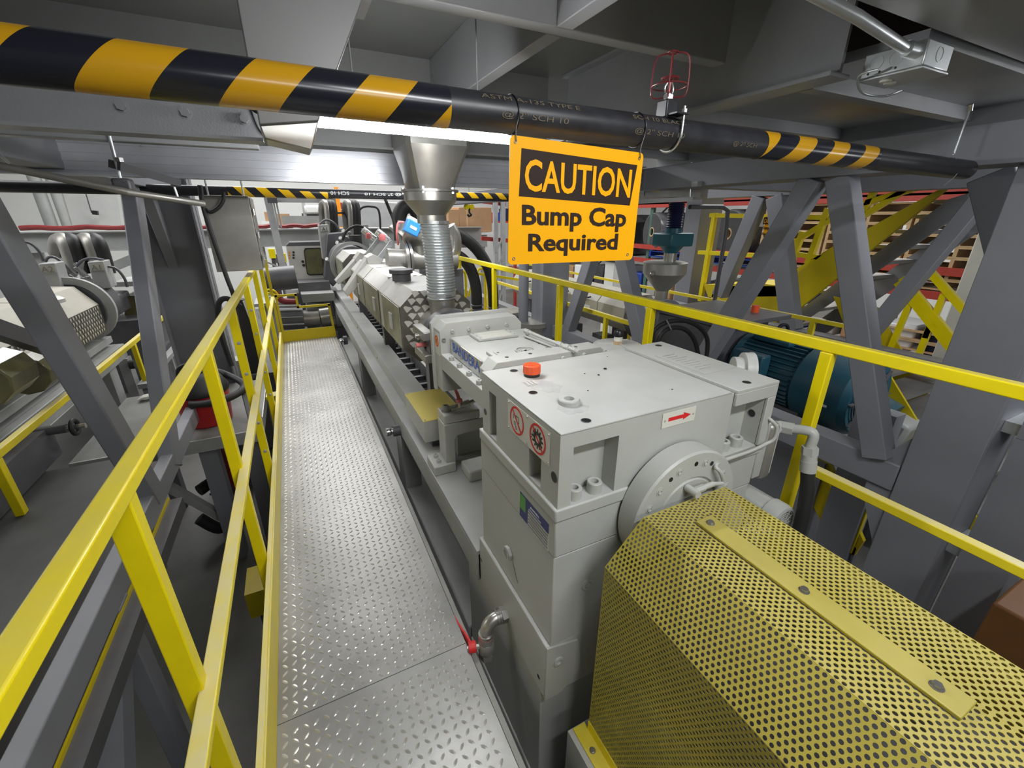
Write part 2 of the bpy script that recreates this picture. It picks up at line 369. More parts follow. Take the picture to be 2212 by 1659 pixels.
# underside of the mezzanine on the right
mb = MB(); mb.box(1.7, 4.4, 0.8, 3.1, 1.93, 1.96)
for k in range(4): mb.box(1.7, 4.4, 1.1+0.55*k, 1.15+0.55*k, 1.88, 1.93)
mb.box(2.9, 2.95, 0.8, 3.1, 1.86, 1.93)
tag(mb.build('deck_panel', 'ceiling_grey'), 'ribbed grey underside panel above the right guardrail', 'deck panel')
mb = MB(); mb.box(2.44, 2.66, 0.0, 9.0, 1.655, 1.80)
tag(mb.build('truss_top_chord', 'structure_grey', bevel=0.004), 'thick grey top chord over the near right truss', 'beam')
mb = MB(); mb.box(4.3, 4.5, 0.5, 9.0, 1.66, 1.80); mb.box(2.66, 4.3, 2.6, 2.75, 1.68, 1.8)
tag(mb.build('truss_top_chord', 'structure_grey', bevel=0.004), 'thin grey top chord of the farther right frame', 'beam')
mb = MB(); mb.box(-1.0, -0.82, -1.0, 4.86, 1.66, 1.80)
tag(mb.build('truss_top_chord', 'structure_grey', bevel=0.004), 'grey top chord above the left truss braces', 'beam')

# ------------------------------------------------------------------ walkway
wk = thing('walkway', 'diamond tread steel walkway running along the left side of the machine', 'walkway', (0.03, 0.8, 0))
X0, X1 = -0.279, 0.343
def lugs(mb, y0, y1):
    p = 0.0295; ny = int((y1-y0)/p); nx = int((X1-X0-0.03)/p)
    for i in range(nx):
        for k in range(ny):
            cx, cy = X0+0.022+p*i, y0+p*(k+0.5); s = 1 if (i+k) % 2 else -1
            a = s*math.radians(42)+0.0; u = Vector((math.sin(a), math.cos(a), 0)); v = Vector((u.y, -u.x, 0)); c = Vector((cx, cy, 0))
            edge = min(1, max(0.0, (cx-X0-0.03)/0.09)); h = 0.0005+0.0022*edge; l_, w_ = 0.0125, 0.0043
            base = [c-u*l_, c-u*l_*0.45+v*w_, c+u*l_*0.45+v*w_, c+u*l_, c+u*l_*0.45-v*w_, c-u*l_*0.45-v*w_]
            top = [c-u*l_*0.5+Vector((0, 0, h)), c+u*l_*0.5+Vector((0, 0, h))]
            mb.add(base+top, [(0, 1, 6), (1, 2, 7, 6), (2, 3, 7), (3, 4, 7), (4, 5, 6, 7), (5, 0, 6)])
for a, b_ in ((-0.75, 1.079), (1.0815, 3.52), (3.5225, 5.93)):
    mb = MB().box(X0, X1, a, b_, -0.008, 0); lugs(mb, a+0.004, b_-0.004); o = mb.build('tread_plate', 'tread_steel', wk, smooth=0); o.data.materials.append(MATS['worn_lug'])
    for p_ in o.data.polygons:
        if p_.index > 5: p_.material_index = 1
MB().box(X1-0.03, X1+0.002, -0.75, 5.93, -0.10, -0.0085).build('edge_channel', 'frame_grey', wk)
MB().box(X0, X0+0.03, -0.75, 5.93, -0.10, -0.0085).build('edge_channel', 'frame_grey', wk)
for y in (-0.6, 1.0, 2.6, 4.2, 5.8): MB().box(X0+0.03, X1-0.03, y-0.02, y+0.02, -0.09, -0.0085).build('cross_bearer', 'frame_grey', wk)
for y in (0.6, 3.0, 5.6): MB().box(0.0, 0.06, y-0.03, y+0.03, FL, -0.091).build('leg', 'frame_grey', wk)

gr = thing('guardrail', 'yellow guardrail along the left edge of the tread walkway', 'guardrail', (-0.3, 0.8, 0))
MB().box(-0.333, -0.297, -0.9, 5.93, 1.042, 1.072).build('top_rail', 'safety_yellow', gr, bevel=0.004)
MB().box(-0.316, -0.281, -0.9, 5.93, 0.552, 0.572).build('mid_rail', 'dusty_yellow', gr, bevel=0.003)
mb = MB().box(-0.286, -0.2795, -0.9, 5.92, -0.06, 0.132); mb.box(-0.304, -0.286, -0.9, 5.92, 0.124, 0.132)
mb.build('toe_board', 'dusty_yellow', gr, bevel=0.002)
for y in (-0.14, 0.80, 1.72, 4.42, 5.32):
    MB().box(-0.345, -0.305, y, y+0.035, -0.06, 1.0415).build('post', 'safety_yellow', gr, bevel=0.003)
for y in (2.54, 3.47):
    o = MB().box(-0.345, -0.305, y, y+0.035, -0.06, 1.0415).build('post', 'safety_yellow', gr, bevel=0.003)
    for z in (0.86, 0.69, 0.40, 0.22): hexbolt(o, (-0.322, y, z), (0, -1, 0), 0.007, 0.006)

eg = thing('end_gate', 'yellow stepped frame with a toe plate closing the far end of the walkway', 'guardrail', (0.02, 5.95, 0))
MB().box(-0.279, 0.335, 5.945, 5.952, -0.06, 0.135).build('toe_plate', 'stair_yellow', eg)
mb = MB()
for a, b_ in (((-0.265, 0.0), (-0.265, 0.585)), ((-0.283, 0.57), (-0.03, 0.57)), ((-0.045, 0.585), (-0.045, 0.40)), ((-0.06, 0.415), (0.33, 0.415)), ((0.315, 0.43), (0.335, 0.0))):
    mb.bar((a[0], 5.965, a[1]), (b_[0], 5.965, b_[1]), 0.026, 0.026, (0, 1, 0))
mb.build('frame', 'stair_yellow', eg)
MB().bar((-0.30, 5.965, 0.0), (-0.30, 5.965, 1.0), 0.03, 0.03, (0, 1, 0)).build('post', 'stair_yellow', eg)

gr = thing('guardrail', 'long yellow guardrail on the right side behind the gearbox', 'guardrail', (1.57, 1.6, 0.0))
MB().box(1.55, 1.585, -0.6, 4.45, 1.047, 1.085).build('top_rail', 'safety_yellow', gr, bevel=0.004)
MB().box(1.55, 1.585, -0.6, 0.77, 0.600, 0.630).build('mid_rail', 'dusty_yellow', gr, bevel=0.003)
for y in (0.74, 1.575, 2.42, 3.5, 4.4):
    o = MB().box(1.545, 1.58, y, y+0.038, -0.25, 1.0465).build('post', 'safety_yellow', gr, bevel=0.003)
    if y == 2.42:
        for z in (0.82, 0.52): hexbolt(o, (1.58, y+0.02, z), (1, 0, 0), 0.008, 0.006)
MB().box(1.55, 1.585, 0.78, 4.45, -0.02, 0.03).build('bottom_rail', 'dusty_yellow', gr)
for y in (0.74, 2.42, 4.4): MB().box(1.54, 1.59, y-0.01, y+0.05, FL, -0.2505).build('leg', 'frame_grey', gr)

# ------------------------------------------------------------------ striped overhead pipe, sprinkler, tube light and sign
PY, PZ, PR = 0.885, 1.6615, 0.0335
pp = thing('sprinkler_pipe', 'black overhead pipe with yellow and black striped tape crossing near the camera', 'pipe', (0, PY, PZ))
MB().cyl((-0.8, PY, PZ), (2.43, PY, PZ), PR, n=48).build('pipe', 'pipe_black', pp)
for a, b_ in ((-0.8, 0.30), (1.18, 1.735)):
    MB().cyl((a, PY, PZ), (b_, PY, PZ), PR+0.0008, n=48, cap=False).build('striped_tape', 'hazard_pipe', pp)
def on_pipe(s, x, ang, h, wdt):
    a = math.radians(ang); n = Vector((0, -math.cos(a), math.sin(a))); v = Vector((0, math.sin(a), math.cos(a)))
    text('printing', s, Vector((x, PY, PZ))+n*(PR+0.0006), (1, 0, 0), v, h, 'print_dim', pp, wdt, th=0.0003)
for s, x, a, h, wd in (('@ 2" SCH 10', 0.475, -12, 0.013, 0.15), ('@ 2" SCH 10', 0.80, -14, 0.013, 0.15), ('@ 2" SCH', 1.09, -18, 0.013, 0.09), ('ASTM A-135 TYPE E', 0.47, 38, 0.010, 0.22), ('SCH 10 BLACK', 0.80, 35, 0.010, 0.16)):
    on_pipe(s, x, a, h, wd)
pp.rotation_euler.y = 0.0085
for x in (0.434, 0.752):
    z = MB().ring((x, PY, PZ-0.0085*x), (1, 0.05, 0.1), PR+0.0015, 0.0014).build('zip_tie', 'black_paint')
    tag(z, 'black zip tie round the pipe at the sign corner beside the %s' % ('tube light' if x < 0.5 else 'sprinkler clamp'), 'zip tie')
# sprinkler head
sp = thing('sprinkler_head', 'upright sprinkler head in a dark red wire cage on top of the pipe', 'sprinkler', (0.842, PY, PZ+PR))
SX, SZ = 0.842, PZ+PR-0.0072; PZ0 = PZ; PZ = PZ-0.0072
MB().box(SX-0.017, SX+0.017, PY-0.017, PY+0.017, SZ-0.004, SZ+0.034).build('outlet_fitting', 'pipe_black', sp, bevel=0.003)
mb = MB().lathe([(0.009, 0), (0.009, 0.014), (0.006, 0.016)], (SX, PY, SZ+0.032)); mb.hexa((SX, PY, SZ+0.036), (SX, PY, SZ+0.044), 0.012); mb.build('threaded_body', 'chrome', sp)
mb = MB()
for s in (-1, 1): mb.tube([(SX+s*0.006, PY, SZ+0.044), (SX+s*0.013, PY, SZ+0.058), (SX+s*0.004, PY, SZ+0.074)], 0.002, 8)
mb.build('frame_arm', 'chrome', sp)
mb = MB().lathe([(0.003, 0), (0.019, 0.001), (0.021, 0.004), (0.003, 0.003)], (SX, PY, SZ+0.074), n=24, cap=False); mb.build('deflector', 'sprinkler_red', sp)
MB().cyl((SX, PY, SZ+0.047), (SX, PY, SZ+0.072), 0.0025, n=10).build('glass_bulb', 'pale_red', sp)
mb = MB()
for k in range(4):
    a = PI/4+k*PI/2; u = Vector((math.cos(a), math.sin(a), 0)); c = Vector((SX, PY, SZ))
    mb.tube([c+u*0.010+Vector((0, 0, 0.040)), c+u*0.036+Vector((0, 0, 0.042)), c+u*0.040+Vector((0, 0, 0.075)), c+u*0.034+Vector((0, 0, 0.118)), c+u*0.006+Vector((0, 0, 0.126))], 0.0016, 8)
for h, R in ((0.062, 0.039), (0.126, 0.012)): mb.ring((SX, PY, SZ+h), (0, 0, 1), R, 0.0015)
mb.build('wire_cage', 'sprinkler_red', sp)
ub = thing('pipe_clamp', 'chrome u-bolt clamp holding the sprinkler outlet on the black pipe', 'clamp', (SX+0.012, PY, PZ))
mb = MB(); x = SX+0.018
mb.tube([(x, PY-PR-0.004, PZ+PR+0.018), (x, PY-PR-0.004, PZ)]+[(x, PY-(PR+0.004)*math.cos(t), PZ-(PR+0.004)*math.sin(t)) for t in (0.5, 1, 1.57, 2.1, 2.6)]+[(x, PY+PR+0.004, PZ), (x, PY+PR+0.004, PZ+PR+0.018)], 0.003, 10)
mb.build('u_bolt', 'chrome', ub)
MB().box(x-0.03, x+0.008, PY-PR-0.012, PY+PR+0.012, PZ+PR+0.0005, PZ+PR+0.004).build('saddle_plate', 'pipe_black', ub)
for s in (-1, 1): MB().hexa((x, PY+s*(PR+0.004), PZ+PR+0.004), (x, PY+s*(PR+0.004), PZ+PR+0.012), 0.0065).build('nut', 'chrome', ub)
PZ = PZ0-0.005
# tube light
TY = 1.45
t0, t1 = P(672, 262, y=TY), P(1108, 303, y=TY)
tl = thing('tube_light', 'glowing white tube light just below the striped pipe', 'light', (t0+t1)/2)
MB().cyl(t0, t1, 0.013, n=20).build('glowing_tube', 'tube_glow', tl)
MB().bar(t0+Vector((-0.01, 0, 0.022)), t1+Vector((0.01, 0, 0.022)), 0.034, 0.014, (0, 1, 0)).build('batten', 'white_paint', tl)
for t in (0.2, 0.8):
    c = t0.lerp(t1, t); MB().cyl((c.x, c.y, c.z+0.028), (c.x, c.y, DZ), 0.0025, n=8).build('hanger_wire', 'galvanized', tl)
MB().cyl(t1, t1+Vector((0.012, 0, 0)), 0.012).build('end_cap', 'white_paint', tl)
ck = MB().tube([P(536, 226, y=1.45), P(560, 244, y=1.45), P(610, 240, y=1.45), P(640, 240, y=1.45), t0+Vector((0, 0, 0.02))], 0.004, 8).build('power_cord', 'rubber')
tag(ck, 'black cord looping below the striped pipe to the tube light', 'cord')
ck = MB().tube([P(540, 230, y=1.5), P(560, 280, y=1.5), P(590, 305, y=1.5), P(610, 318, y=1.5)], 0.0025, 8).build('power_cord', 'rubber')
tag(ck, 'thin dark cord hanging down the front of the grey chute', 'cord')

sgn = thing('caution_sign', 'yellow caution sign reading Bump Cap Required hanging from the black pipe', 'sign', (0.58, 0.845, 1.49))
SY = 0.846; A, B, Cc, D = Vector((0.414, SY, 1.6175)), Vector((0.751, SY, 1.604)), Vector((0.748, SY, 1.371)), Vector((0.408, SY, 1.3745))
def sg(u, v): return A.lerp(B, u).lerp(D.lerp(Cc, u), v)
r = 0.03; pts = []
for (cu, cv, a0) in ((1-r, r*1.35, -90), (1-r, 1-r*1.35, 0), (r, 1-r*1.35, 90), (r, r*1.35, 180)):
    for k in range(6):
        a = math.radians(a0+18*k); pts.append(sg(cu+r*math.cos(a), cv+r*1.35*math.sin(a)))
MB().prism(pts, (0, 0.002, 0)).build('panel', 'sign_yellow', sgn)
MB().prism([p-Vector((0, 0.0004, 0)) for p in (sg(0.075, 0.085), sg(0.955, 0.11), sg(0.925, 0.475), sg(0.065, 0.445))], (0, 0.0004, 0)).build('header_panel', 'sign_dark', sgn)
def stx(s, u0, u1, v0, v1, mat, nm, bold):
    a, b_ = sg(u0, (v0+v1)/2), sg(u1, (v0+v1)/2); c = (a+b_)/2-Vector((0, 0.0012, 0))
    text(nm, s, c, b_-a, (0, 0, 1), (v1-v0)*0.238, mat, sgn, (b_-a).length, bold, 0.0002)
stx('CAUTION', 0.10, 0.915, 0.155, 0.405, 'sign_yellow', 'header_lettering', 0.018)
stx('Bump Cap', 0.09, 0.905, 0.505, 0.722, 'sign_dark', 'message_lettering', 0.026)
stx('Required', 0.14, 0.85, 0.74, 0.938, 'sign_dark', 'message_lettering', 0.026)
for u, v in ((0.035, 0.045), (0.965, 0.05), (0.04, 0.95), (0.95, 0.945)):
    c = sg(u, v); MB().flat_ring(c-Vector((0, 0.0012, 0)), (0, 1, 0), 0.0022, 0.0036, 0.0012, 16).build('eyelet', 'chrome', sgn)
for u, x in ((0.035, 0.434), (0.965, 0.752)):
    c = sg(u, 0.045); zt = MB().tube([c+Vector((0, -0.004, 0)), c+Vector((0, -0.002, 0.02)), (x, PY-PR-0.002, PZ), (x, PY, PZ+PR+0.002)], 0.0011, 6).build('cable_tie', 'black_paint')
    tag(zt, 'thin black tie through the %s eyelet of the caution sign' % ('upper left' if u < 0.5 else 'upper right'), 'zip tie')

# ================================================================== main gearbox
G = 'machine_grey'
gb = thing('gearbox', 'large light grey gearbox with orange cap and prohibition plates in the foreground', 'gearbox', (0.895, 1.0, 0.0))
GX0, GX1, GY0, GY1 = 0.50, 1.29, 0.752, 1.24
mb = MB().box(GX0+0.055, GX1-0.03, GY0+0.055, GY1, 0.775, 0.985)                       # core
panel(mb, (GX0, GX1), (0.775, 0.985), [(0.540, 0.680, 0.775, 0.945), (1.105, 1.257, 0.775, 0.945)], lambda a, b_, c, d: mb.box(a, b_, GY0, GY0+0.055, c, d))
panel(mb, (GY0+0.055, GY1), (0.775, 0.985), [(0.838, 0.905, 0.785, 0.945), (1.125, 1.180, 0.785, 0.945)], lambda a, b_, c, d: mb.box(GX0, GX0+0.055, a, b_, c, d))
mb.box(GX1-0.03, GX1, GY0+0.055, GY1, 0.775, 0.985)
mb.build('upper_housing', G, gb, smooth=0)
mb = MB().box(GX0, 1.093, GY0-0.001, GY1+0.001, 0.9852, 0.991); mb.box(1.104, GX1+0.004, GY0-0.012, GY1+0.001, 0.9852, 0.996)
mb.box(1.104, GX1+0.004, GY0-0.012, GY0-0.0015, 0.945, 0.9852)
mb.box(1.257, GX1+0.004, GY0-0.012, GY0-0.0015, 0.775, 0.945)
mb.build('cover_plate', G, gb, bevel=0.002)
mb = MB().prism([(0.492, 0, 0.7745), (0.492, 0, 0.750), (0.500, 0, 0.742), (0.500, 0, 0.615), (1.285, 0, 0.615), (1.285, 0, 0.7745)], (0, 0, 0))
mb = MB().box(0.492, 1.292, GY0-0.006, GY1+0.02, 0.735, 0.7745); mb.box(0.498, 1.286, GY0, GY1+0.025, 0.6135, 0.735)
mb.build('middle_housing', G, gb, bevel=0.005)
mb = MB().box(0.500, 1.284, GY0+0.003, GY1+0.03, 0.275, 0.612)
mb.build('lower_housing', G, gb, bevel=0.004)
mb = MB().box(0.488, 1.296, GY0+0.006, GY1+0.045, 0.045, 0.2745); mb.build('base_flange', G, gb, bevel=0.004)
mb = MB().box(0.491, 1.29, GY0+0.03, GY1+0.2, -0.46, 0.0445); mb.box(0.485, 1.29, -0.3, GY1+0.2, -0.75, -0.461)
mb.build('pedestal', G, gb, bevel=0.004)
MB().box(0.53, 1.25, GY0+0.06, GY1+0.18, FL, -0.7505).build('foot', 'frame_grey', gb)
MB().box(1.297, 1.303, GY0+0.05, GY1, 0.5, 0.99).build('side_cover_plate', G, gb)
# screws in the recesses
for x, z in ((0.567, 0.775), (0.632, 0.775), (1.135, 0.775), (1.195, 0.775)): bolt(gb, (x, GY0+0.024, z), (0, 0, 1), 0.0205, 0.032)
# threaded holes in the top and the sides
def hole(c, axis, r, parent, nm='threaded_hole'):
    d = Vector(axis); c = Vector(c); mb = MB().lathe([(r*1.12, 0.0), (r*1.12, 0.0009), (r, 0.0011), (r, 0.0)], c, d, 20, cap=False)
    o = mb.build(nm, 'machine_grey_dark', parent); MB().cyl(c+d*0.0002, c+d*0.0008, r, n=20).build('bore', 'black_paint', o); return o
for x, y, z in ((0.600, 1.20, 0.991), (0.565, 1.005, 0.991), (0.596, 0.785, 0.991), (1.238, 1.20, 0.996), (1.187, 0.776, 0.996)): hole((x, y, z), (0, 0, 1), 0.0125, gb)
hole((GX0, 0.772, 0.86), (-1, 0, 0), 0.014, gb); hole((GX0, 1.215, 0.855), (-1, 0, 0), 0.011, gb); hole((1.2565, GY0+0.03, 0.875), (-1, 0, 0), 0.012, gb)
for y, z in ((0.795, 0.10), (1.27, 0.17)): hole((0.488, y, z), (-1, 0, 0), 0.008, gb)
# breather cap and lifting ring boss
bc = thing('oil_filler_cap', 'ribbed orange screw cap on the top left corner of the gearbox', 'cap', (0.629, 1.154, 0.991))
cx, cy, cz = 0.632, 1.135, 0.991
mb = MB(); vs = []
for i in range(48):
    rr = 0.0285 if i % 4 < 3 else 0.0272; vs.append((cx+rr*math.cos(i*PI/24), cy+rr*math.sin(i*PI/24), cz+0.009))
mb.prism(vs, (0, 0, 0.028)); mb.build('ribbed_cap', 'cap_orange', bc, bevel=0.002)
MB().cyl((cx, cy, cz), (cx, cy, cz+0.0088), 0.0265).build('black_base', 'black_paint', bc)
MB().flat_ring((cx, cy, cz+0.0372), (0, 0, 1), 0.010, 0.012, 0.0006).build('embossed_ring', 'cap_orange', bc)
mb = MB().lathe([(0.030, 0), (0.030, 0.012), (0.028, 0.0145), (0.0145, 0.0145), (0.013, 0.002), (1e-5, 0.002)], (0.617, 0.895, 0.991), n=32, cap=False)
mb.build('round_boss', G, gb)
# relief letters beside the cap
lp = MB().box(0.575, 0.613, 1.052, 1.095, 0.991, 0.9922).build('relief_badge', 'machine_grey', gb)
for k in range(3): MB().box(0.578+0.012*k, 0.585+0.012*k, 1.056, 1.088, 0.9922, 0.9942).build('relief_bar', 'machine_grey', lp)
# crumbs and stain on top
for px, py, r in ((1307, 798, 0.006), (1293, 811, 0.004), (1263, 808, 0.003), (1270, 845, 0.003), (1452, 842, 0.0025), (1312, 771, 0.0025)):
    c = P(px, py, z=0.9912); mb = MB(); 
    mb.lathe([(1e-5, 0), (r, r*0.3), (r*0.7, r*0.9), (1e-5, r)], c, (0.1, 0.2, 1), 7); tag(mb.build('pellet', 'black_paint'), 'tiny black crumb lying on the gearbox top', 'crumb', 'black crumbs on the gearbox top')
q4 = [P(a, b_, z=0.9963) for a, b_ in ((1414, 769), (1465, 760), (1591, 794), (1522, 809))]
dpt = MB().prism(q4, (0, 0, 0.0012)).build('engraved_plate', 'machine_grey', gb)
mb = MB()
for k in range(9):
    t = 0.1+0.09*k; a, b_ = q4[0].lerp(q4[3], t), q4[1].lerp(q4[2], t); d_ = b_-a; mb.bar(a+d_*0.15+Vector((0, 0, 0.0014)), a+d_*random.uniform(0.5, 0.9)+Vector((0, 0, 0.0014)), 0.004, 0.0004, (0, 0, 1))
mb.build('engraved_lines', 'print_grey', dpt)
paint('settled_dirt', (0.47, 0.47, 0.455), 0.55, var=0.2, scale=25)
for px, py, ra in ((1180, 835, 0.05), (1240, 880, 0.045)):
    c = P(px, py, z=0.9912); vs = [c+Vector((ra*(0.6+0.5*random.random())*math.cos(k*PI/10), 1.2*ra*(0.6+0.5*random.random())*math.sin(k*PI/10), 0)) for k in range(20)]
    MB().prism(vs, (0, 0, 0.0003)).build('dirt_patch', 'settled_dirt', gb)
gs = []
for px, py, R in ((1185, 850, 0.05), (1215, 860, 0.04), (1150, 820, 0.035)):
    c = P(px, py, z=0.9912)
# warning plate with two prohibition signs
YD, ZD = Vector((0, -1, 0)), Vector((0, 0, 1))
wp = MB().box(GX0-0.0015, GX0-0.0002, 0.797, 1.037, 0.877, 0.972).build('warning_plate', 'plate_cream', gb)
def on_left(y, z, dx=0.0018): return Vector((GX0-dx, y, z))
for yc in (0.978, 0.858):
    zc = 0.926; R = 0.043; n = (-1, 0, 0)
    MB().flat_ring(on_left(yc, zc, 0.0016), n, R-0.0065, R, 0.0006, 40).build('red_ring', 'print_red', wp)
    MB().bar(on_left(yc+R*0.68, zc+R*0.68), on_left(yc-R*0.68, zc-R*0.68), 0.0062, 0.0006, (0, 1, 1)).build('red_slash', 'print_red', wp)
mb = MB(); c = Vector((0, 0.858, 0.926))
for k in range(12):
    a = k*PI/6; mb.bar(on_left(c.y+0.019*math.cos(a), c.z+0.019*math.sin(a), 0.0016), on_left(c.y+0.029*math.cos(a), c.z+0.029*math.sin(a), 0.0016), 0.006, 0.0005, (0, -math.sin(a), math.cos(a)))
mb.flat_ring(on_left(c.y, c.z, 0.0015), (-1, 0, 0), 0.011, 0.021, 0.0006, 30)
for k in range(8):
    a = k*PI/4+0.3; mb.bar(on_left(c.y+0.024+0.006*math.cos(a), c.z-0.004+0.006*math.sin(a), 0.0016), on_left(c.y+0.024+0.012*math.cos(a), c.z-0.004+0.012*math.sin(a), 0.0016), 0.003, 0.0005, (0, -math.sin(a), math.cos(a)))
mb.build('gear_symbol', 'black_paint', wp)
mb = MB(); yo, zo = 0.978, 0.926
def ln(a, b_, w_=0.0022): mb.bar(on_left(yo+a[0], zo+a[1], 0.0016), on_left(yo+b_[0], zo+b_[1], 0.0016), w_, 0.0004, (0, 1, 0.3))
for a, b_ in (((0.022, 0.012), (0.004, 0.014)), ((0.004, 0.014), (-0.012, 0.014)), ((-0.012, 0.014), (-0.012, -0.004)), ((-0.012, -0.004), (0.002, -0.004)), ((0.002, -0.004), (0.004, 0.014)), ((0.02, 0.012), (0.02, 0.000))): ln(a, b_)
ln((-0.008, -0.012), (-0.022, -0.026), 0.004)
for q in ((0.012, -0.012), (0.004, -0.024)): mb.flat_ring(on_left(yo+q[0], zo+q[1], 0.0016), (-1, 0, 0), 0.0045, 0.0062, 0.0004, 18)
mb.build('oil_can_symbol', 'black_paint', wp)
for y in (1.03, 0.917, 0.804):
    for z in (0.965, 0.884): MB().lathe([(0.0035, 0), (0.003, 0.0015), (1e-5, 0.002)], on_left(y, z, 0.0015), (-1, 0, 0), 10).build('rivet', 'chrome', wp)
# name plate
npl = MB().box(GX0-0.0022, GX0-0.0004, 0.781, 0.957, 0.612, 0.706).build('rating_plate', 'chrome', gb)
npl.location.x = 0.0
MB().box(GX0-0.0030, GX0-0.0023, 0.786, 0.952, 0.672, 0.703).build('blue_band', 'print_blue', npl)
MB().box(GX0-0.0031, GX0-0.0024, 0.905, 0.953, 0.617, 0.671).build('blue_field', 'print_blue', npl)
MB().box(GX0-0.0036, GX0-0.0032, 0.915, 0.952, 0.648, 0.70).build('green_label', 'print_green', npl)
mb = MB()
for k in range(5): mb.box(GX0-0.0028, GX0-0.0024, 0.790, 0.900, 0.618+0.0105*k, 0.6225+0.0105*k)
mb.build('data_lines', 'machine_grey_dark', npl)
text('lettering', 'BANDERA', Vector((GX0-0.0034, 0.86, 0.690)), YD, ZD, 0.006, 'white_paint', npl, 0.05)
text('lettering', 'COSTRUZIONI MECCANICHE', Vector((GX0-0.0034, 0.86, 0.679)), YD, ZD, 0.004, 'white_paint', npl, 0.07)
# sight glass and plugs
sg_ = thing('oil_sight_glass', 'hexagonal chrome sight glass on the left face of the gearbox', 'sight glass', (GX0, 1.03, 0.404))
mb = MB().hexa((GX0, 1.03, 0.404), (GX0-0.012, 1.03, 0.404), 0.026); mb.build('hex_body', 'machine_grey', sg_, bevel=0.002)
MB().flat_ring((GX0-0.012, 1.03, 0.404), (-1, 0, 0), 0.0155, 0.0205, 0.003, 30).build('rim', 'chrome', sg_)
MB().cyl((GX0-0.0121, 1.03, 0.404), (GX0-0.0135, 1.03, 0.404), 0.015).build('glass_disc', 'stainless_dull', sg_)
MB().prism([(GX0-0.0006, 1.008, 0.385), (GX0-0.0006, 0.99, 0.360), (GX0-0.0006, 0.965, 0.325), (GX0-0.0006, 0.972, 0.328), (GX0-0.0006, 0.998, 0.365)], (0.0004, 0, 0)).build('oil_stain', 'grime', gb)
mb = MB().lathe([(0.020, 0), (0.020, 0.003), (0.011, 0.0035), (0.011, 0.001), (0.009, 0.001), (0.009, 0.003), (1e-5, 0.003)], (0.62, GY0+0.003, 0.465), (0, -1, 0), 28, cap=False); mb.build('drain_plug', G, gb)
bolt(gb, (0.53, GY0+0.006, 0.20), (0, -1, 0), 0.0175, 0.012, 'machine_grey')
MB().prism([(0.488, GY0+0.0055, 0.2745), (0.60, GY0+0.0055, 0.25), (0.62, GY0+0.0055, 0.12), (0.55, GY0+0.0055, 0.045), (0.488, GY0+0.0055, 0.045)], (0, -0.006, 0)).build('corner_lug', G, gb)
# direction arrow plate
ap = MB().box(0.824, 0.948, GY0-0.0022, GY0-0.0008, 0.931, 0.976).build('arrow_plate', 'plate_cream', gb, bevel=0.0005)
y = GY0-0.0024
MB().prism([(0.846, y, 0.949), (0.902, y, 0.949), (0.902, y, 0.943), (0.930, y, 0.9545), (0.902, y, 0.966), (0.902, y, 0.960), (0.846, y, 0.960)], (0, -0.0004, 0)).build('red_arrow', 'print_red', ap)
for x in (0.834, 0.940): MB().lathe([(0.0035, 0), (0.003, 0.0012), (1e-5, 0.0016)], (x, GY0-0.0022, 0.9535), (0, -1, 0), 10).build('rivet', 'print_grey', ap)
# round bearing cover
fx, fz = 0.893, 0.682
bcv = thing('bearing_cover', 'round grey bearing cover with screws on the front of the gearbox', 'bearing cover', (fx, GY0-0.04, fz))
mb = MB().lathe([(0.193, 0), (0.193, 0.058), (0.188, 0.064), (0.115, 0.064), (0.112, 0.058), (0.108, 0.058), (0.105, 0.064), (1e-5, 0.064)], (fx, GY0-0.0085, fz), (0, -1, 0), 72, cap=False)
mb.build('disc', G, bcv)
YF = GY0-0.0725
for a in (172, 158, 138, 110, 74, 55, 35, 14):
    c = (fx+0.158*math.cos(math.radians(a)), YF, fz+0.158*math.sin(math.radians(a)))
    mb = MB().lathe([(0.0135, 0), (0.0135, 0.001), (0.0100, 0.0012), (0.0100, 0.0004), (0.0085, 0.0004), (0.0085, 0.0030), (0.0045, 0.0030), (0.004, 0.001), (1e-5, 0.001)], c, (0, -1, 0), 20, cap=False); mb.build('screw', G, bcv)
for a in (122, 88, 64):
    c = Vector((fx+0.158*math.cos(math.radians(a)), YF, fz+0.158*math.sin(math.radians(a)))); MB().cyl(c, c+Vector((0, -0.0007, 0)), 0.007).build('screw_hole', 'black_paint', bcv)
# oil line on the bearing cover and along the gearbox
ol = thing('oil_line', 'bent grey steel oil tube running from the bearing cover to the pump', 'pipe', (1.1, 0.7, 0.7))
c0 = P(1497, 1062, y=0.655)
MB().cyl(c0+Vector((0, 0.022, 0)), c0+Vector((0, -0.018, 0)), 0.011).build('banjo_fitting', G, ol)
mb = MB(); e1 = P(1540, 1045, y=0.655); mb.hexa(c0, c0.lerp(e1, 0.55), 0.010); mb.cyl(c0.lerp(e1, 0.5), e1, 0.0075); mb.build('union_nut', G, ol)
pts = [e1, P(1562, 1042, y=0.66), P(1556, 1020, y=0.66), P(1546, 1008, y=0.672), P(1560, 996, y=0.69), P(1620, 975, y=0.72), P(1652, 960, y=0.728), P(1672, 948, y=0.72), P(1678, 925, y=0.72), P(1668, 910, y=0.73), P(1655, 900, y=0.75)]
MB().tube(pts, 0.0058, 12).build('bent_tube', G, ol)

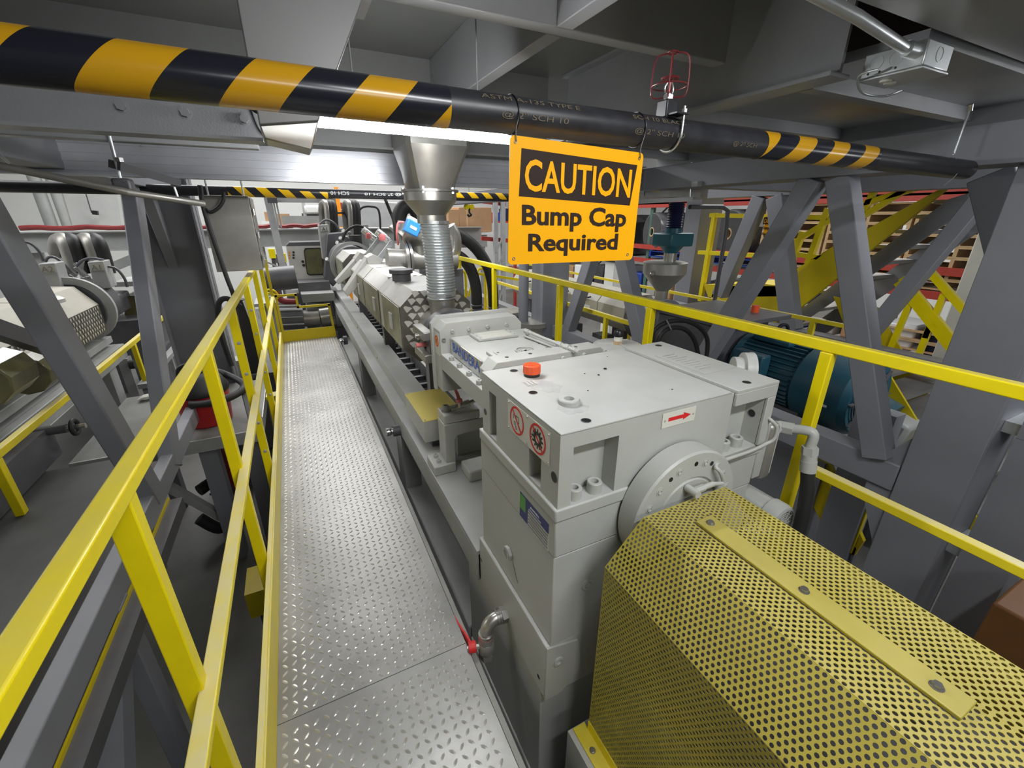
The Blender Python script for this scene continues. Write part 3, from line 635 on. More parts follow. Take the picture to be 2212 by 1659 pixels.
# ------------------------------------------------------------------ drain elbow and ball valve with the red lever
dv = thing('drain_valve', 'chrome elbow and ball valve with a red lever low on the gearbox side', 'valve', (0.47, 1.03, 0.15))
p0 = P(1093, 1325, x=0.489)
mb = MB().hexa(p0, p0+Vector((-0.022, 0, 0)), 0.030); mb.build('hex_nipple', 'stainless', dv, bevel=0.001)
vc = p0+Vector((-0.082, -0.004, -0.060))
mb = MB().tube([p0+Vector((-0.020, 0, 0)), p0+Vector((-0.048, 0, -0.002)), p0+Vector((-0.072, -0.002, -0.018)), p0+Vector((-0.081, -0.004, -0.050))], 0.0235, 24)
for k in range(2): mb.cyl(p0+Vector((-0.024-0.010*k, 0, 0)), p0+Vector((-0.031-0.010*k, 0, 0)), 0.027)
mb.cyl(vc+Vector((0, 0, 0.012)), vc+Vector((0, 0, 0)), 0.028)
mb.build('elbow', 'stainless', dv)
MB().ring(vc+Vector((0, 0, -0.001)), (0, 0, 1), 0.025, 0.003).build('copper_washer', 'pale_red', dv)
mb = MB().hexa(vc+Vector((0, 0, -0.002)), vc+Vector((0, 0, -0.030)), 0.029); mb.lathe([(0.026, -0.03), (0.031, -0.04), (0.031, -0.075), (0.027, -0.083)], vc, n=24); mb.hexa(vc+Vector((0, 0, -0.083)), vc+Vector((0, 0, -0.108)), 0.030)
mb.build('valve_body', 'stainless_dull', dv)
ha = vc+Vector((-0.052, 0.012, -0.045))
MB().cyl(vc+Vector((-0.02, 0, -0.045)), ha, 0.010).build('stem', 'chrome', dv)
lv = MB().cyl(ha+Vector((0.014, -0.004, 0)), ha+Vector((-0.012, 0.003, 0)), 0.020)
tip = P(981, 1335, x=ha.x-0.01); mid = ha.lerp(tip, 0.42)
for q0, q1, hw in ((ha, mid, 0.017), (mid, tip, 0.011)):
    dd = (q1-q0).normalized(); sd = dd.cross(Vector((1, 0, 0))).normalized(); lv.obox(q0.lerp(q1, 0.5), (q1-q0)*0.52, Vector((0.0035, 0, 0)), sd*hw)
lv.build('lever', 'print_red', dv, bevel=0.0015)
MB().cyl(ha+Vector((-0.012, 0.003, 0)), ha+Vector((-0.018, 0.004, 0)), 0.007).build('lever_nut', 'chrome', dv)

# ------------------------------------------------------------------ perforated belt guard
bg = thing('belt_guard', 'yellow perforated sheet metal guard in front of the gearbox', 'guard', (0.855, 0.2, 0.4))
pitch = 0.0122
def perf(mb, o, u, v, lu, lv_, pu, r=0.0040, ph=0.0, square=False):
    """sheet from o spanning u*lu by v*lv with staggered round holes, real openings"""
    o, u, v = Vector(o), Vector(u).normalized(), Vector(v).normalized()
    rowh = pu*0.5 if not square else pu*0.5
    nu = max(1, round(lu/pu)); a = lu/nu; nv = max(1, round(lv_/(a*0.866))); b_ = lv_/nv; K = 8
    for j_ in range(nv):
        sh = 0.5*a if j_ % 2 else 0.0; cols = nu if not sh else nu+1
        for i in range(cols):
            x0, x1 = i*a-sh, (i+1)*a-sh; cu, cv = (x0+x1)/2, (j_+0.5)*b_
            x0, x1 = max(0, x0), min(lu, x1)
            if cu-r < 0.001 or cu+r > lu-0.001:
                mb.add([o+u*x0+v*(j_*b_), o+u*x1+v*(j_*b_), o+u*x1+v*((j_+1)*b_), o+u*x0+v*((j_+1)*b_)], [(0, 1, 2, 3)]); continue
            out = [(x1, cv), (x1, (j_+1)*b_), (cu, (j_+1)*b_), (x0, (j_+1)*b_), (x0, cv), (x0, j_*b_), (cu, j_*b_), (x1, j_*b_)]
            inn = [(cu+r*math.cos(2*PI*k/K), cv+r*math.sin(2*PI*k/K)) for k in range(K)]
            mb.add([o+u*q[0]+v*q[1] for q in out+inn], [(k, (k+1) % K, K+(k+1) % K, K+k) for k in range(K)])
GE, GN = 0.655, -0.30; LY = GE-GN
prof = [(0.590, -0.02), (0.590, 0.632), (0.700, 0.748), (0.862, 0.748), (1.005, 0.748), (1.118, 0.632), (1.118, -0.02)]
names = ['side_sheet', 'shoulder_sheet', 'top_sheet', 'top_sheet', 'shoulder_sheet', 'side_sheet']
for k in range(6):
    a, b_ = prof[k], prof[k+1]; mb = MB(); v = Vector((b_[0]-a[0], 0, b_[1]-a[1]))
    perf(mb, (a[0], GN, a[1]), (0, 1, 0), v, LY, v.length, pitch if k != 4 else 0.0132)
    o = mb.build(names[k], 'guard_yellow', bg, smooth=0)
    sm = o.modifiers.new('thickness', 'SOLIDIFY'); sm.thickness = 0.0016; sm.offset = 0
mb = MB().box(0.546, 0.589, GN, GE+0.02, -0.022, -0.018); mb.box(0.586, 0.589, GN, GE, -0.018, 0.02); mb.build('mounting_angle', 'safety_yellow', bg)
for y in (0.60, 0.2): hexbolt(bg, (0.565, y, -0.018), (0, 0, 1), 0.007, 0.005, 'stainless')
bs = MB().box(0.800, 0.856, 0.072, 0.578, 0.7505, 0.758).build('strap', 'guard_yellow', bg, bevel=0.002)
for y in (0.555, 0.325, 0.112): hexbolt(bs, (0.826, y, 0.758), (0, 0, 1), 0.0075, 0.007, 'stainless')
# unseen pulley, enlarged as a dark block behind the guard holes
pu = thing('light_block_pulley', 'unseen belt pulley enlarged to darken the inside of the perforated guard', 'pulley', (0.86, 0.45, 0.35))
MB().lathe([(0.03, 0.0), (0.22, 0.0), (0.245, 0.01), (0.245, 0.70), (0.22, 0.71), (0.03, 0.71)], (0.86, 0.62, 0.42), (0, -1, 0), 40).build('wheel', 'dark_machine', pu)
MB().cyl((0.86, 0.66, 0.42), (0.86, -0.25, 0.42), 0.03).build('shaft', 'stainless_dull', pu)
tag(MB().box(0.53, 1.14, -0.30, 0.68, -0.455, -0.025).build('guard_base_frame', 'machine_grey'), 'grey base frame carrying the perforated guard', 'base frame')

# ------------------------------------------------------------------ oil pump, hose and pump motor right of the gearbox
pm = thing('oil_pump', 'dusty grey oil pump bolted to the right side of the gearbox', 'pump', (1.36, 0.86, 0.72))
MB().box(1.304, 1.345, 0.76, 0.92, 0.62, 0.83).build('mounting_flange', 'machine_grey', pm, bevel=0.004)
MB().box(1.345, 1.40, 0.755, 0.91, 0.60, 0.82).build('pump_body', 'stainless_dull', pm, bevel=0.02, seg=4)
MB().box(1.401, 1.412, 0.765, 0.90, 0.61, 0.81).build('end_plate', 'machine_grey', pm, bevel=0.012, seg=3)
MB().cyl((1.412, 0.80, 0.76), (1.455, 0.80, 0.775), 0.022).build('outlet_neck', 'machine_grey', pm)
hs = thing('hydraulic_hose', 'black hydraulic hose with grey crimped fitting hanging from the pump outlet', 'hose', (1.48, 0.74, 0.6))
e0 = Vector((1.455, 0.80, 0.775)); e1 = P(1755, 935, x=1.49); e2 = P(1750, 965, x=1.49)
mb = MB().hexa(e0, e0.lerp(e1, 0.45), 0.023); mb.build('union_nut', 'machine_grey', hs)
MB().tube([e0.lerp(e1, 0.4), e1, e2], 0.0165, 16).build('elbow', 'machine_grey', hs)
e3 = P(1745, 1018, x=1.49); mb = MB().hexa(e2, e2.lerp(e3, 0.3), 0.026); mb.cyl(e2.lerp(e3, 0.3), e2.lerp(e3, 0.55), 0.0235); mb.cyl(e2.lerp(e3, 0.55), e3, 0.025); mb.build('crimped_ferrule', 'machine_grey', hs)
MB().tube([e3.lerp(e2, 0.1), P(1742, 1070, x=1.49), P(1725, 1150, x=1.48), P(1700, 1230, x=1.45)], 0.022, 20).build('rubber_hose', 'rubber', hs)
mt = thing('pump_motor', 'small grey electric motor with a fan grille below the oil pump', 'motor', (1.40, 0.8, 0.52))
mc = P(1688, 1128, y=0.70); mr_ = 0.068
MB().cyl(mc+Vector((0, 0.24, 0)), mc+Vector((0, 0.045, 0)), mr_*0.96, n=8).build('motor_body', 'machine_grey', mt, bevel=0.01)
MB().lathe([(mr_, 0), (mr_, 0.04), (mr_*0.93, 0.055), (mr_*0.80, 0.058), (mr_*0.80, 0.05), (1e-5, 0.05)], mc+Vector((0, 0.05, 0)), (0, -1, 0), 36, cap=False).build('fan_cowl', 'machine_grey', mt)
gq = mc+Vector((0, -0.006, 0)); mb = MB()
for k in range(5): mb.ring(gq, (0, 1, 0), 0.010+0.010*k, 0.0013, 28, 6)
for k in range(10):
    a = k*PI/5; mb.tube([gq+Vector((0.008*math.cos(a), 0, 0.008*math.sin(a))), gq+Vector((0.053*math.cos(a+0.5), 0, 0.053*math.sin(a+0.5)))], 0.0013, 6)
mb.build('fan_grille', 'machine_grey', mt)
MB().box(1.305, 1.50, 0.70, 0.96, 0.40, 0.42).build('motor_bracket', 'machine_grey', pm)
MB().box(1.305, 1.50, 0.30, 0.68, 0.02, 0.03).build('step_plate', 'tread_steel', pm)
rc = thing('round_flange_cap', 'round white dusty flange cap at the right rear of the gearbox top', 'cap', (1.33, 1.0, 0.95))
c = P(1615, 800, x=1.36); MB().lathe([(1e-5, -0.05), (0.045, -0.05), (0.045, -0.02), (0.062, -0.02), (0.062, 0.0), (0.064, 0.004), (0.064, 0.012), (1e-5, 0.014)], c, (0.8, -0.6, 0.0), 36).build('disc', 'machine_grey', rc)
# filter pot
fp = thing('filter_pot', 'round light grey filter pot with a taped brass fitting, right of the thrust housing', 'filter', (1.19, 1.42, 0.85))
c = P(1334, 748, y=1.43); c.z = 0.93
MB().lathe([(0.10, -0.20), (0.10, -0.05), (0.107, -0.045), (0.107, -0.02), (0.110, -0.018), (0.110, 0.006), (0.104, 0.012), (0.03, 0.014), (1e-5, 0.014)], c, n=48).build('pot_body', 'machine_grey', fp)
mb = MB()
for k in range(3):
    a = k*2*PI/3+0.4; mb.bar(c+Vector((0.02*math.cos(a), 0.02*math.sin(a), 0.017)), c+Vector((0.09*math.cos(a), 0.09*math.sin(a), 0.015)), 0.012, 0.007, (-math.sin(a), math.cos(a), 0))
mb.build('lid_ribs', 'machine_grey', fp)
MB().hexa(c+Vector((0, 0, 0.014)), c+Vector((0, 0, 0.03)), 0.021).build('brass_nut', 'core_tan', fp)
MB().cyl(c+Vector((0, 0, 0.03)), c+Vector((0, 0, 0.05)), 0.019).build('taped_neck', 'plate_cream', fp)
MB().lathe([(0.021, 0), (0.021, 0.02), (0.017, 0.026), (1e-5, 0.028)], c+Vector((0, 0, 0.05)), n=20).build('black_plug', 'black_paint', fp)
MB().cyl(c+Vector((0, 0, -0.9)), c+Vector((0, 0, -0.2)), 0.05).build('support_post', 'frame_grey', fp)

# ------------------------------------------------------------------ thrust housing (second gearbox block)
th = thing('thrust_housing', 'dusty grey thrust bearing housing with a blue lettered side plate behind the gearbox', 'gearbox housing', (0.78, 1.6, 0.6))
MB().box(0.585, 0.985, 1.268, 1.832, 0.80, 0.955).build('body', G, th, bevel=0.008, seg=3)
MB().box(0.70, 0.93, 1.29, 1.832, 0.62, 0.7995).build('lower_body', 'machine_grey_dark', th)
[MB().box(a, a+0.044, 1.262, 1.832, 0.805, 0.88).build('side_ledge', G, th, bevel=0.002) for a in (0.54, 0.986)]
for y in (1.72, 1.615, 1.505, 1.40):
    bolt(th, (0.553, y, 0.88), (0, 0, 1), 0.0115, 0.018)
ff = MB().prism([(0.54, 1.834, 0.69), (0.54, 1.834, 0.985), (0.572, 1.834, 1.022), (0.925, 1.834, 1.022), (0.957, 1.834, 0.985), (0.957, 1.834, 0.69)], (0, 0.095, 0)).build('end_flange', G, th, bevel=0.002)
for x, z in ((0.60, 1.00), (0.68, 1.003), (0.775, 1.003), (0.875, 1.003)): bolt(ff, (x, 1.834, z-0.02), (0, -1, 0), 0.009, 0.006)
for z in (0.945, 0.865): bolt(ff, (0.557, 1.834, z), (0, -1, 0), 0.0095, 0.004, 'machine_grey_dark')
MB().prism([(0.53, 1.93, 0.67), (0.53, 1.93, 1.0), (0.56, 1.93, 1.035), (0.93, 1.93, 1.035), (0.965, 1.93, 1.0), (0.965, 1.93, 0.67)], (0, 0.03, 0)).build('adapter_plate', G, th)
nf = MB().prism([(0.565, 1.335, 0.80), (0.565, 1.335, 0.94), (0.60, 1.335, 0.978), (1.06, 1.335, 0.978), (1.11, 1.335, 0.935), (1.11, 1.335, 0.80)], (0, 0.085, 0)).build('near_flange', G, th, bevel=0.002)
for x in (0.88, 0.98, 1.08): bolt(nf, (x, 1.334, 0.955), (0, -1, 0), 0.010, 0.010)
for x in (0.66, 0.76, 0.97): hole((x, 1.38, 0.978), (0, 0, 1), 0.007, nf)
cp = MB().box(0.672, 0.868, 1.69, 1.805, 0.9555, 0.969).build('inspection_cover', G, th, bevel=0.003)
MB().box(0.70, 0.84, 1.70, 1.795, 0.969, 0.9696).build('pale_panel', 'plate_cream', cp)
for x in (0.685, 0.855):
    for y in (1.705, 1.747, 1.79): MB().lathe([(0.005, 0), (0.005, 0.0006), (1e-5, 0.0006)], (x, y, 0.969), n=12).build('screw', 'machine_grey_dark', cp)
em = thing('cast_emblem', 'round cast emblem with a toothed rim on top of the thrust housing', 'emblem', (0.79, 1.48, 0.955))
ex, ey = P(1134, 757, z=0.957).xy
MB().flat_ring((ex, ey, 0.9565), (0, 0, 1), 0.036, 0.042, 0.005).build('outer_ring', G, em); MB().flat_ring((ex, ey, 0.9565), (0, 0, 1), 0.023, 0.0265, 0.004).build('inner_ring', G, em)
MB().cyl((ex, ey, 0.955), (ex, ey, 0.9565), 0.042).build('disc', G, em)
mb = MB()
for k in range(20):
    a = k*PI/10; mb.box(ex+0.033*math.cos(a)-0.002, ex+0.033*math.cos(a)+0.002, ey+0.033*math.sin(a)-0.002, ey+0.033*math.sin(a)+0.002, 0.9562, 0.958)
mb.build('rim_marks', G, em)
text('relief_letters', 'MI', Vector((ex, ey, 0.958)), (1, 0.15, 0), (-0.15, 1, 0), 0.022, G, em, 0.026, 0.01, 0.001)
mb = MB().box(0.632, 0.652, 1.40, 1.515, 0.9555, 0.968); mb.box(0.665, 0.69, 1.41, 1.52, 0.9555, 0.960); mb.build('guide_strip', G, th, bevel=0.001)
for y in (1.50, 1.44): hole((0.678, y, 0.960), (0, 0, 1), 0.005, th)
for px, py in ((1165, 742), (1182, 752)): hole(tuple(P(px, py, z=0.955)), (0, 0, 1), 0.006, th)
# blue lettered plate
bp_ = MB().box(0.579, 0.5845, 1.438, 1.785, 0.884, 0.955).build('letter_plate', 'chrome', th)
text('plate_lettering', 'BANDERA', Vector((0.5785, 1.612, 0.927)), YD, ZD, 0.042, 'badge_blue', bp_, 0.315, 0.0)
# red warning sticker on the flange
st = MB().box(0.5385, 0.5398, 1.85, 1.915, 0.865, 0.97).build('warning_sticker', 'plate_cream', th)
c = Vector((0.5383, 1.883, 0.93))
MB().flat_ring(c, (-1, 0, 0), 0.021, 0.027, 0.0006, 30).build('red_ring', 'print_red', st); MB().cyl(c, c+Vector((-0.0003, 0, 0)), 0.021).build('orange_field', 'print_orange', st)
MB().bar(c+Vector((-0.0006, 0.012, -0.012)), c+Vector((-0.0006, -0.006, 0.012)), 0.006, 0.0004, (0, 1, 1)).build('black_figure', 'print_blue', st)
# tie rods right of the emblem
tr = thing('lubrication_line', 'pair of grey lubrication tubes with nuts on the thrust housing top right', 'pipe', (0.95, 1.6, 0.96))
a, b_ = P(1138, 716, z=0.985), P(1204, 742, z=0.985)
MB().tube([a, b_], 0.0065, 12).build('tube', G, tr); MB().tube([a+Vector((-0.012, 0, -0.02)), P(1200, 752, z=0.962)], 0.0045, 12).build('tube', G, tr)
d = (b_-a).normalized()
for q, l_, r_ in ((a-d*0.012, 0.03, 0.013), (b_, 0.03, 0.013), (b_+d*0.05, 0.028, 0.014), (b_+d*0.10, 0.02, 0.011)): MB().hexa(q, q+d*l_, r_).build('union_nut', G, tr, bevel=0.001)
MB().tube([b_, b_+d*0.14], 0.008, 12).build('tube', G, tr)
for q in (a, b_): MB().cyl((q.x, q.y, 0.955), q, 0.008).build('stub', G, tr)

# ------------------------------------------------------------------ machine frame
fr = thing('machine_frame', 'long grey double-rail steel frame carrying the extruder beside the walkway', 'machine frame', (0.72, 4.4, 0))
mb = MB().box(0.478, 1.12, 1.29, 2.62, 0.180, 0.200); mb.box(0.478, 0.486, 1.29, 8.0, 0.045, 0.180); mb.box(0.478, 0.60, 2.62, 8.0, 0.176, 0.184); mb.box(0.478, 0.55, 1.44, 8.0, 0.045, 0.053)
mb.build('side_channel', 'frame_grey', fr, bevel=0.002)
MB().box(0.93, 1.12, 2.62, 8.0, 0.045, 0.184).build('side_channel', 'frame_grey', fr, bevel=0.002)
mb = MB().box(0.560, 0.710, 2.56, 8.0, 0.275, 0.29); mb.box(0.560, 0.572, 2.56, 8.0, 0.1845, 0.275); mb.box(0.698, 0.710, 2.56, 8.0, 0.1845, 0.275)
mb.build('slide_rail', 'frame_grey', fr, bevel=0.002)
for y in (2.7, 4.0, 5.3, 6.6): hexbolt(fr, (0.56, y, 0.235), (-1, 0, 0), 0.010, 0.008, 'frame_grey')
for y0, y1 in ((2.75, 2.95), (4.7, 4.9), (7.6, 7.8)): MB().box(0.481, 0.60, y0, y1, -0.4195, 0.0445).build('leg', 'frame_grey', fr)
MB().box(0.485, 1.05, 1.46, 8.0, -0.60, -0.42).build('lower_rail', 'frame_grey', fr, bevel=0.01)
MB().box(0.353, 0.371, -0.7, 5.9, -0.12, -0.035).build('edge_lip', 'machine_grey_dark', fr)
for y in (1.5, 4.0, 7.0): MB().box(0.55, 0.95, y, y+0.2, FL, -0.601).build('foot', 'dark_machine', fr)
MB().box(0.60, 1.0, 1.6, 7.9, -0.02, -0.01).build('drip_tray', 'dark_machine', fr)
cb = MB()
for k in range(26): cb.box(0.72, 1.10, 2.7+0.2*k, 2.74+0.2*k, 0.05, 0.09)
cb.build('rung_tray', 'dark_machine', fr)
va = thing('frame_coupling', 'black pipe coupling with a chrome collar on the side of the frame, nearer one', 'coupling', (0.45, 2.7, 0.0))
for k, (px, py, yy) in enumerate(((855, 930, 2.3), (745, 735, 4.8))):
    if k == 0: t_ = va
    else: t_ = thing('frame_coupling', 'black flanged coupling on the frame side near the far end of the walkway', 'coupling', P(px, py, x=0.44))
    c = P(px, py, x=0.45)
    mb = MB().cyl(c+Vector((0.03, 0, 0)), c+Vector((-0.02, 0, 0)), 0.04 if k == 0 else 0.06); mb.build('flange', 'dark_machine', t_)
    MB().lathe([(0.020, 0), (0.020, 0.012), (0.028, 0.02), (0.028, 0.045), (0.012, 0.05)], c+Vector((-0.02, 0, 0)), (-1, 0, 0), 20).build('collar', 'chrome', t_)

# yellow topped box and cast bracket
yb = thing('junction_box', 'grey box with a yellow lid standing on the frame next to the thrust housing', 'box', (0.60, 2.3, 0.2))
MB().box(0.500, 0.74, 2.115, 2.555, 0.28, 0.412).build('box_body', G, yb, bevel=0.004)
MB().box(0.498, 0.742, 2.113, 2.557, 0.4125, 0.416).build('lid', 'sign_yellow', yb).data.materials[0] = paint('lid_yellow', (0.72, 0.60, 0.16), 0.45, var=0.05)
for x, y in ((0.51, 2.54), (0.512, 2.128)): hexbolt(yb, (x, y, 0.416), (0, 0, 1), 0.004, 0.003)
MB().box(0.56, 0.70, 2.2, 2.5, 0.2005, 0.2795).build('box_foot', 'dark_machine', yb)
br = thing('support_bracket', 'grey cast bracket with a big socket screw bolted to the frame by the yellow lid', 'bracket', (0.56, 1.95, 0.2))
mb = MB().box(0.482, 0.60, 1.885, 2.03, 0.2005, 0.255); mb.build('foot', G, br, bevel=0.006, seg=3)
MB().prism([(0.553, 1.90, 0.20), (0.553, 1.90, 0.478), (0.82, 1.90, 0.478), (0.82, 1.90, 0.42), (0.62, 1.90, 0.405), (0.605, 1.90, 0.38), (0.605, 1.90, 0.20)], (0, 0.115, 0)).build('arm', G, br, bevel=0.003)
MB().box(0.556, 0.75, 1.90, 2.02, 0.480, 0.528).build('clamp_block', G, br, bevel=0.006, seg=3)
bolt(br, (0.585, 1.96, 0.530), (0, 0, 1), 0.017, 0.030, 'stainless_dull'); MB().cyl((0.585, 1.96, 0.528), (0.585, 1.96, 0.531), 0.025).build('washer', 'stainless_dull', br)
for y in (1.985, 1.93): bolt(br, (0.52, y, 0.255), (0, 0, 1), 0.013, 0.018)
cv = thing('ball_valve', 'small chrome ball valve with a pale red lever above the cast bracket', 'valve', (0.68, 1.9, 0.56))
a, b_ = P(973, 884, y=1.93), P(1018, 868, y=1.93); d = (b_-a).normalized()
mb = MB().hexa(a, a+d*0.025, 0.018); mb.cyl(a+d*0.025, a+d*0.075, 0.015); mb.hexa(a+d*0.075, a+d*0.105, 0.019); mb.cyl(a+d*0.105, a+d*0.17, 0.010); mb.build('valve_body', 'chrome', cv)
q = P(992, 868, y=1.92); MB().cyl(q+Vector((0, 0, -0.03)), q+Vector((0, 0, 0.0)), 0.009).build('stem', 'chrome', cv)
e = P(978, 835, y=2.02); m1 = q.lerp(e, 0.35)+Vector((0, 0, 0.01))
mb = MB().cyl(q, q+Vector((0, 0, 0.016)), 0.018, 0.016); mb.obox(q.lerp(m1, 0.5)+Vector((0, 0, 0.012)), (m1-q)*0.5, (0.009, 0, 0), (0, 0, 0.003)); mb.obox(m1.lerp(e, 0.5)+Vector((0, 0, 0.011)), (e-m1)*0.5, (0.008, 0, 0), (0, 0, 0.003)); mb.build('lever', 'pale_red', cv, bevel=0.001)
mb = MB().box(0.625, 0.80, 1.75, 1.885, 0.2005, 0.262); tag(mb.build('bevelled_block', G, None, bevel=0.01), 'low grey block with sloped edges on the frame beside the cast bracket', 'block')
mb = MB().box(0.66, 0.92, 2.03, 2.11, 0.2005, 0.34); tag(mb.build('support_block', G, None, bevel=0.004), 'grey block under the thrust housing behind the cast bracket', 'block')

# ================================================================== extruder barrel, chute and vent equipment
bx = 0.725
def octo(y, s=1.0, dx=0, dz=0): return [(bx+dx+(q[0]-bx)*s, y, 0.85+dz+(q[1]-0.85)*s) for q in ((0.600, 1.065), (0.510, 0.980), (0.507, 0.730), (0.597, 0.637), (0.853, 0.637), (0.943, 0.730), (0.943, 0.980), (0.850, 1.065))]
eb = thing('extruder_barrel', 'eight-sided steel barrel cover with a scaled pattern end, running away behind the hose', 'extruder barrel', (bx, 4.0, 0.85))
def fans(nm, parent, o, u, v, nu, nv, pu, pv, r, inside, sx=1.0):
    """bright fan shaped scales of the engine turned sheet"""
    mb = MB(); o, u, v = Vector(o), Vector(u).normalized(), Vector(v).normalized(); rnd = random.Random(3)
    for i in range(nu):
        for j_ in range(nv):
            a, b_ = (i+0.5*(j_ % 2))*pu+rnd.uniform(-.1, .1)*pu, j_*pv
            if not inside(a, b_): continue
            t0 = math.radians(42+rnd.uniform(-10, 10)); t1 = t0+math.radians(82); q = o+u*a+v*b_
            mb.add([q]+[q+(u*math.cos(t0+(t1-t0)*k/6)*sx+v*math.sin(t0+(t1-t0)*k/6))*r*rnd.uniform(0.93, 1.05) for k in range(7)], [tuple(range(8))])
    return mb.build(nm, 'scale_bright', parent, smooth=0)
def cover(y0, y1, nm='barrel_cover'):
    mb = MB(); a = octo(y0); n = 8; mb.add([Vector(q) for q in a]+[Vector(q)+Vector((0, y1-y0, 0)) for q in a], [(i, i+n, (i+1) % n+n, (i+1) % n) for i in range(8)]+[tuple(range(8, 16))])
    return mb.build(nm, 'cover_steel', eb, smooth=0)
for y0, y1 in ((2.50, 3.05), (3.19, 3.88), (3.90, 4.7), (5.45, 6.3)):
    o = cover(y0, y1)
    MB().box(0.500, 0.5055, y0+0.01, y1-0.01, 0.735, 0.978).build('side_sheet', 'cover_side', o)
    es = MB().prism(octo(y0-0.004), (0, 0.0035, 0)).build('end_sheet', 'scale_dark', o)
    es.data.materials[0] = MATS['scale_dark']
    if y0 < 3.5: fans('scale_pattern', o, (bx-0.24, y0-0.0048, 0.60), (1, 0, 0), (0, 0, 1), 9, 12, 0.058, 0.043, 0.040, lambda a, b_: abs(a-0.24) < 0.195 and 0.035 < b_ < 0.435 and abs(a-0.24)+abs(b_-0.24) < 0.32)
cover(3.052, 3.188, 'inner_cover').scale = (1, 1, 1)
for k, (px, py) in enumerate(((1023, 0), (0, 0))):
    pass
for yy in (2.72, 3.34, 4.15): MB().box(0.492, 0.4995, yy, yy+0.075, 0.80, 0.90).build('label_plate', 'cover_steel', eb)
MB().cyl((bx+0.01, 1.965, 0.83), (bx, 2.495, 0.83), 0.13, n=40).build('feed_barrel', 'stainless_dull', eb)
mb = MB()
for y in (2.08, 2.20): mb.lathe([(0.13, 0), (0.168, 0), (0.168, 0.075), (0.13, 0.075)], (bx, y, 0.83), (0, 1, 0), 40)
mb.build('clamp_ring', 'dark_machine', eb)
for z in (0.90, 0.78): MB().box(bx-0.20, bx-0.15, 2.07, 2.29, z-0.02, z+0.025).build('clamp_lug', 'stainless_dull', eb, bevel=0.004)
for z in (0.84, 0.89): MB().cyl((bx-0.22, 2.16, z), (bx-0.15, 2.16, z), 0.012).build('clamp_bolt', 'pale_red' if z < 0.85 else 'chrome', eb)
for y in (2.6, 4.2, 5.9): MB().box(0.68, 0.78, y, y+0.08, 0.092, 0.66).build('barrel_foot', 'dark_machine', eb)
# end ring and round barrel further on
mb = MB().lathe([(0.26, 0), (0.30, 0), (0.30, 0.03), (0.26, 0.03), (0.26, 0)], (bx, 6.31, 0.86), (0, 1, 0), 48, cap=False); mb.build('end_ring', 'frame_grey', eb)
MB().cyl((bx, 6.3, 0.86), (bx, 7.3, 0.86), 0.24, n=40).build('die_adapter', 'dark_machine', eb)
MB().cyl((bx, 4.705, 0.86), (bx, 5.445, 0.86), 0.17, n=32).build('bare_barrel', 'dark_machine', eb)
vp = thing('vent_cap', 'dark ribbed round cap on top of the barrel cover beside the flexible hose', 'cap', (bx, 3.1, 1.07))
c = P(868, 606, z=1.066); MB().lathe([(0.062, 0.0), (0.062, 0.045), (0.058, 0.05), (0.078, 0.05), (0.078, 0.075), (1e-5, 0.08)], (c.x, c.y, 1.066), n=36).build('cap_body', 'dark_machine', vp)

# chute, spiral hose and throat
ch = thing('feed_chute', 'stainless hopper chute narrowing from square to round above the flexible hose', 'chute', (0.72, 2.38, 1.6))
ay = 2.38
cB, cT, cF = P(954, 645, y=ay), P(937, 478, y=ay), P(929, 414, y=ay)
def loft(mb, A_, B_):
    n = len(A_); mb.add(A_+B_, [(i, (i+1) % n, (i+1) % n+n, i+n) for i in range(n)])
def circ(c, r, n=32): return [c+Vector((r*math.cos(2*PI*(i+0.5)/n-3*PI/4), r*math.sin(2*PI*(i+0.5)/n-3*PI/4), 0)) for i in range(n)]
def sq(c, h, n=32, hy=None):
    hy = hy or h; out = []
    for i in range(n):
        k, t = divmod(i, n//4); t = (t+0.5)/(n//4)*2-1
        out.append(c+[Vector((t*h, -hy, 0)), Vector((h, t*hy, 0)), Vector((-t*h, hy, 0)), Vector((-h, -t*hy, 0))][k])
    return out
cS = Vector((cF.x+0.015, ay, 1.79))
mb = MB(); loft(mb, circ(cF+Vector((0, 0, 0.008)), 0.125), sq(cS, 0.158)); loft(mb, sq(cS, 0.158), sq(cS+Vector((0, 0, 0.07)), 0.158)); mb.box(cS.x-0.17, cS.x+0.17, ay-0.165, 2.4995, 1.86, 1.868)
mb.build('square_to_round', 'stainless', ch, smooth=25)
MB().lathe([(0.10, 0), (0.148, 0), (0.148, 0.010), (0.10, 0.010)], cF+Vector((0, 0, -0.003)), n=48, cap=False).build('flange', 'stainless', ch)
for a in (20, 95, 165, 240, 310):
    q = cF+Vector((0.137*math.cos(math.radians(a)), 0.137*math.sin(math.radians(a)), 0.007)); mb = MB().hexa(q, q+Vector((0, 0, 0.010)), 0.009); mb.hexa(q-Vector((0, 0, 0.02)), q-Vector((0, 0, 0.011)), 0.009); mb.build('flange_bolt', 'galvanized', ch)
MB().lathe([(0.077, cT.z-cF.z-0.01), (0.077, cT.z-cF.z+0.03), (0.135, -0.045), (0.137, -0.004)], cF, n=48, cap=False).build('cone', 'stainless', ch)
fh = thing('flexible_hose', 'silver spiral wound flexible hose between the steel cone and the feed throat', 'hose', (0.72, ay, 1.25))
pts = [cT.lerp(cB, t)+Vector((0.008*math.sin(t*PI), 0, 0)) for t in [i/324 for i in range(325)]]
rings = 27; mb = MB(); nn = 28; vs = []; L_ = len(pts)
for k, p in enumerate(pts):
    t = k/(L_-1); rr = 0.0725+0.0035*t + 0.0058*(abs(math.sin(t*PI*rings))**0.7)
    vs += [p+Vector((rr*math.cos(2*PI*i/nn), rr*math.sin(2*PI*i/nn), 0)) for i in range(nn)]
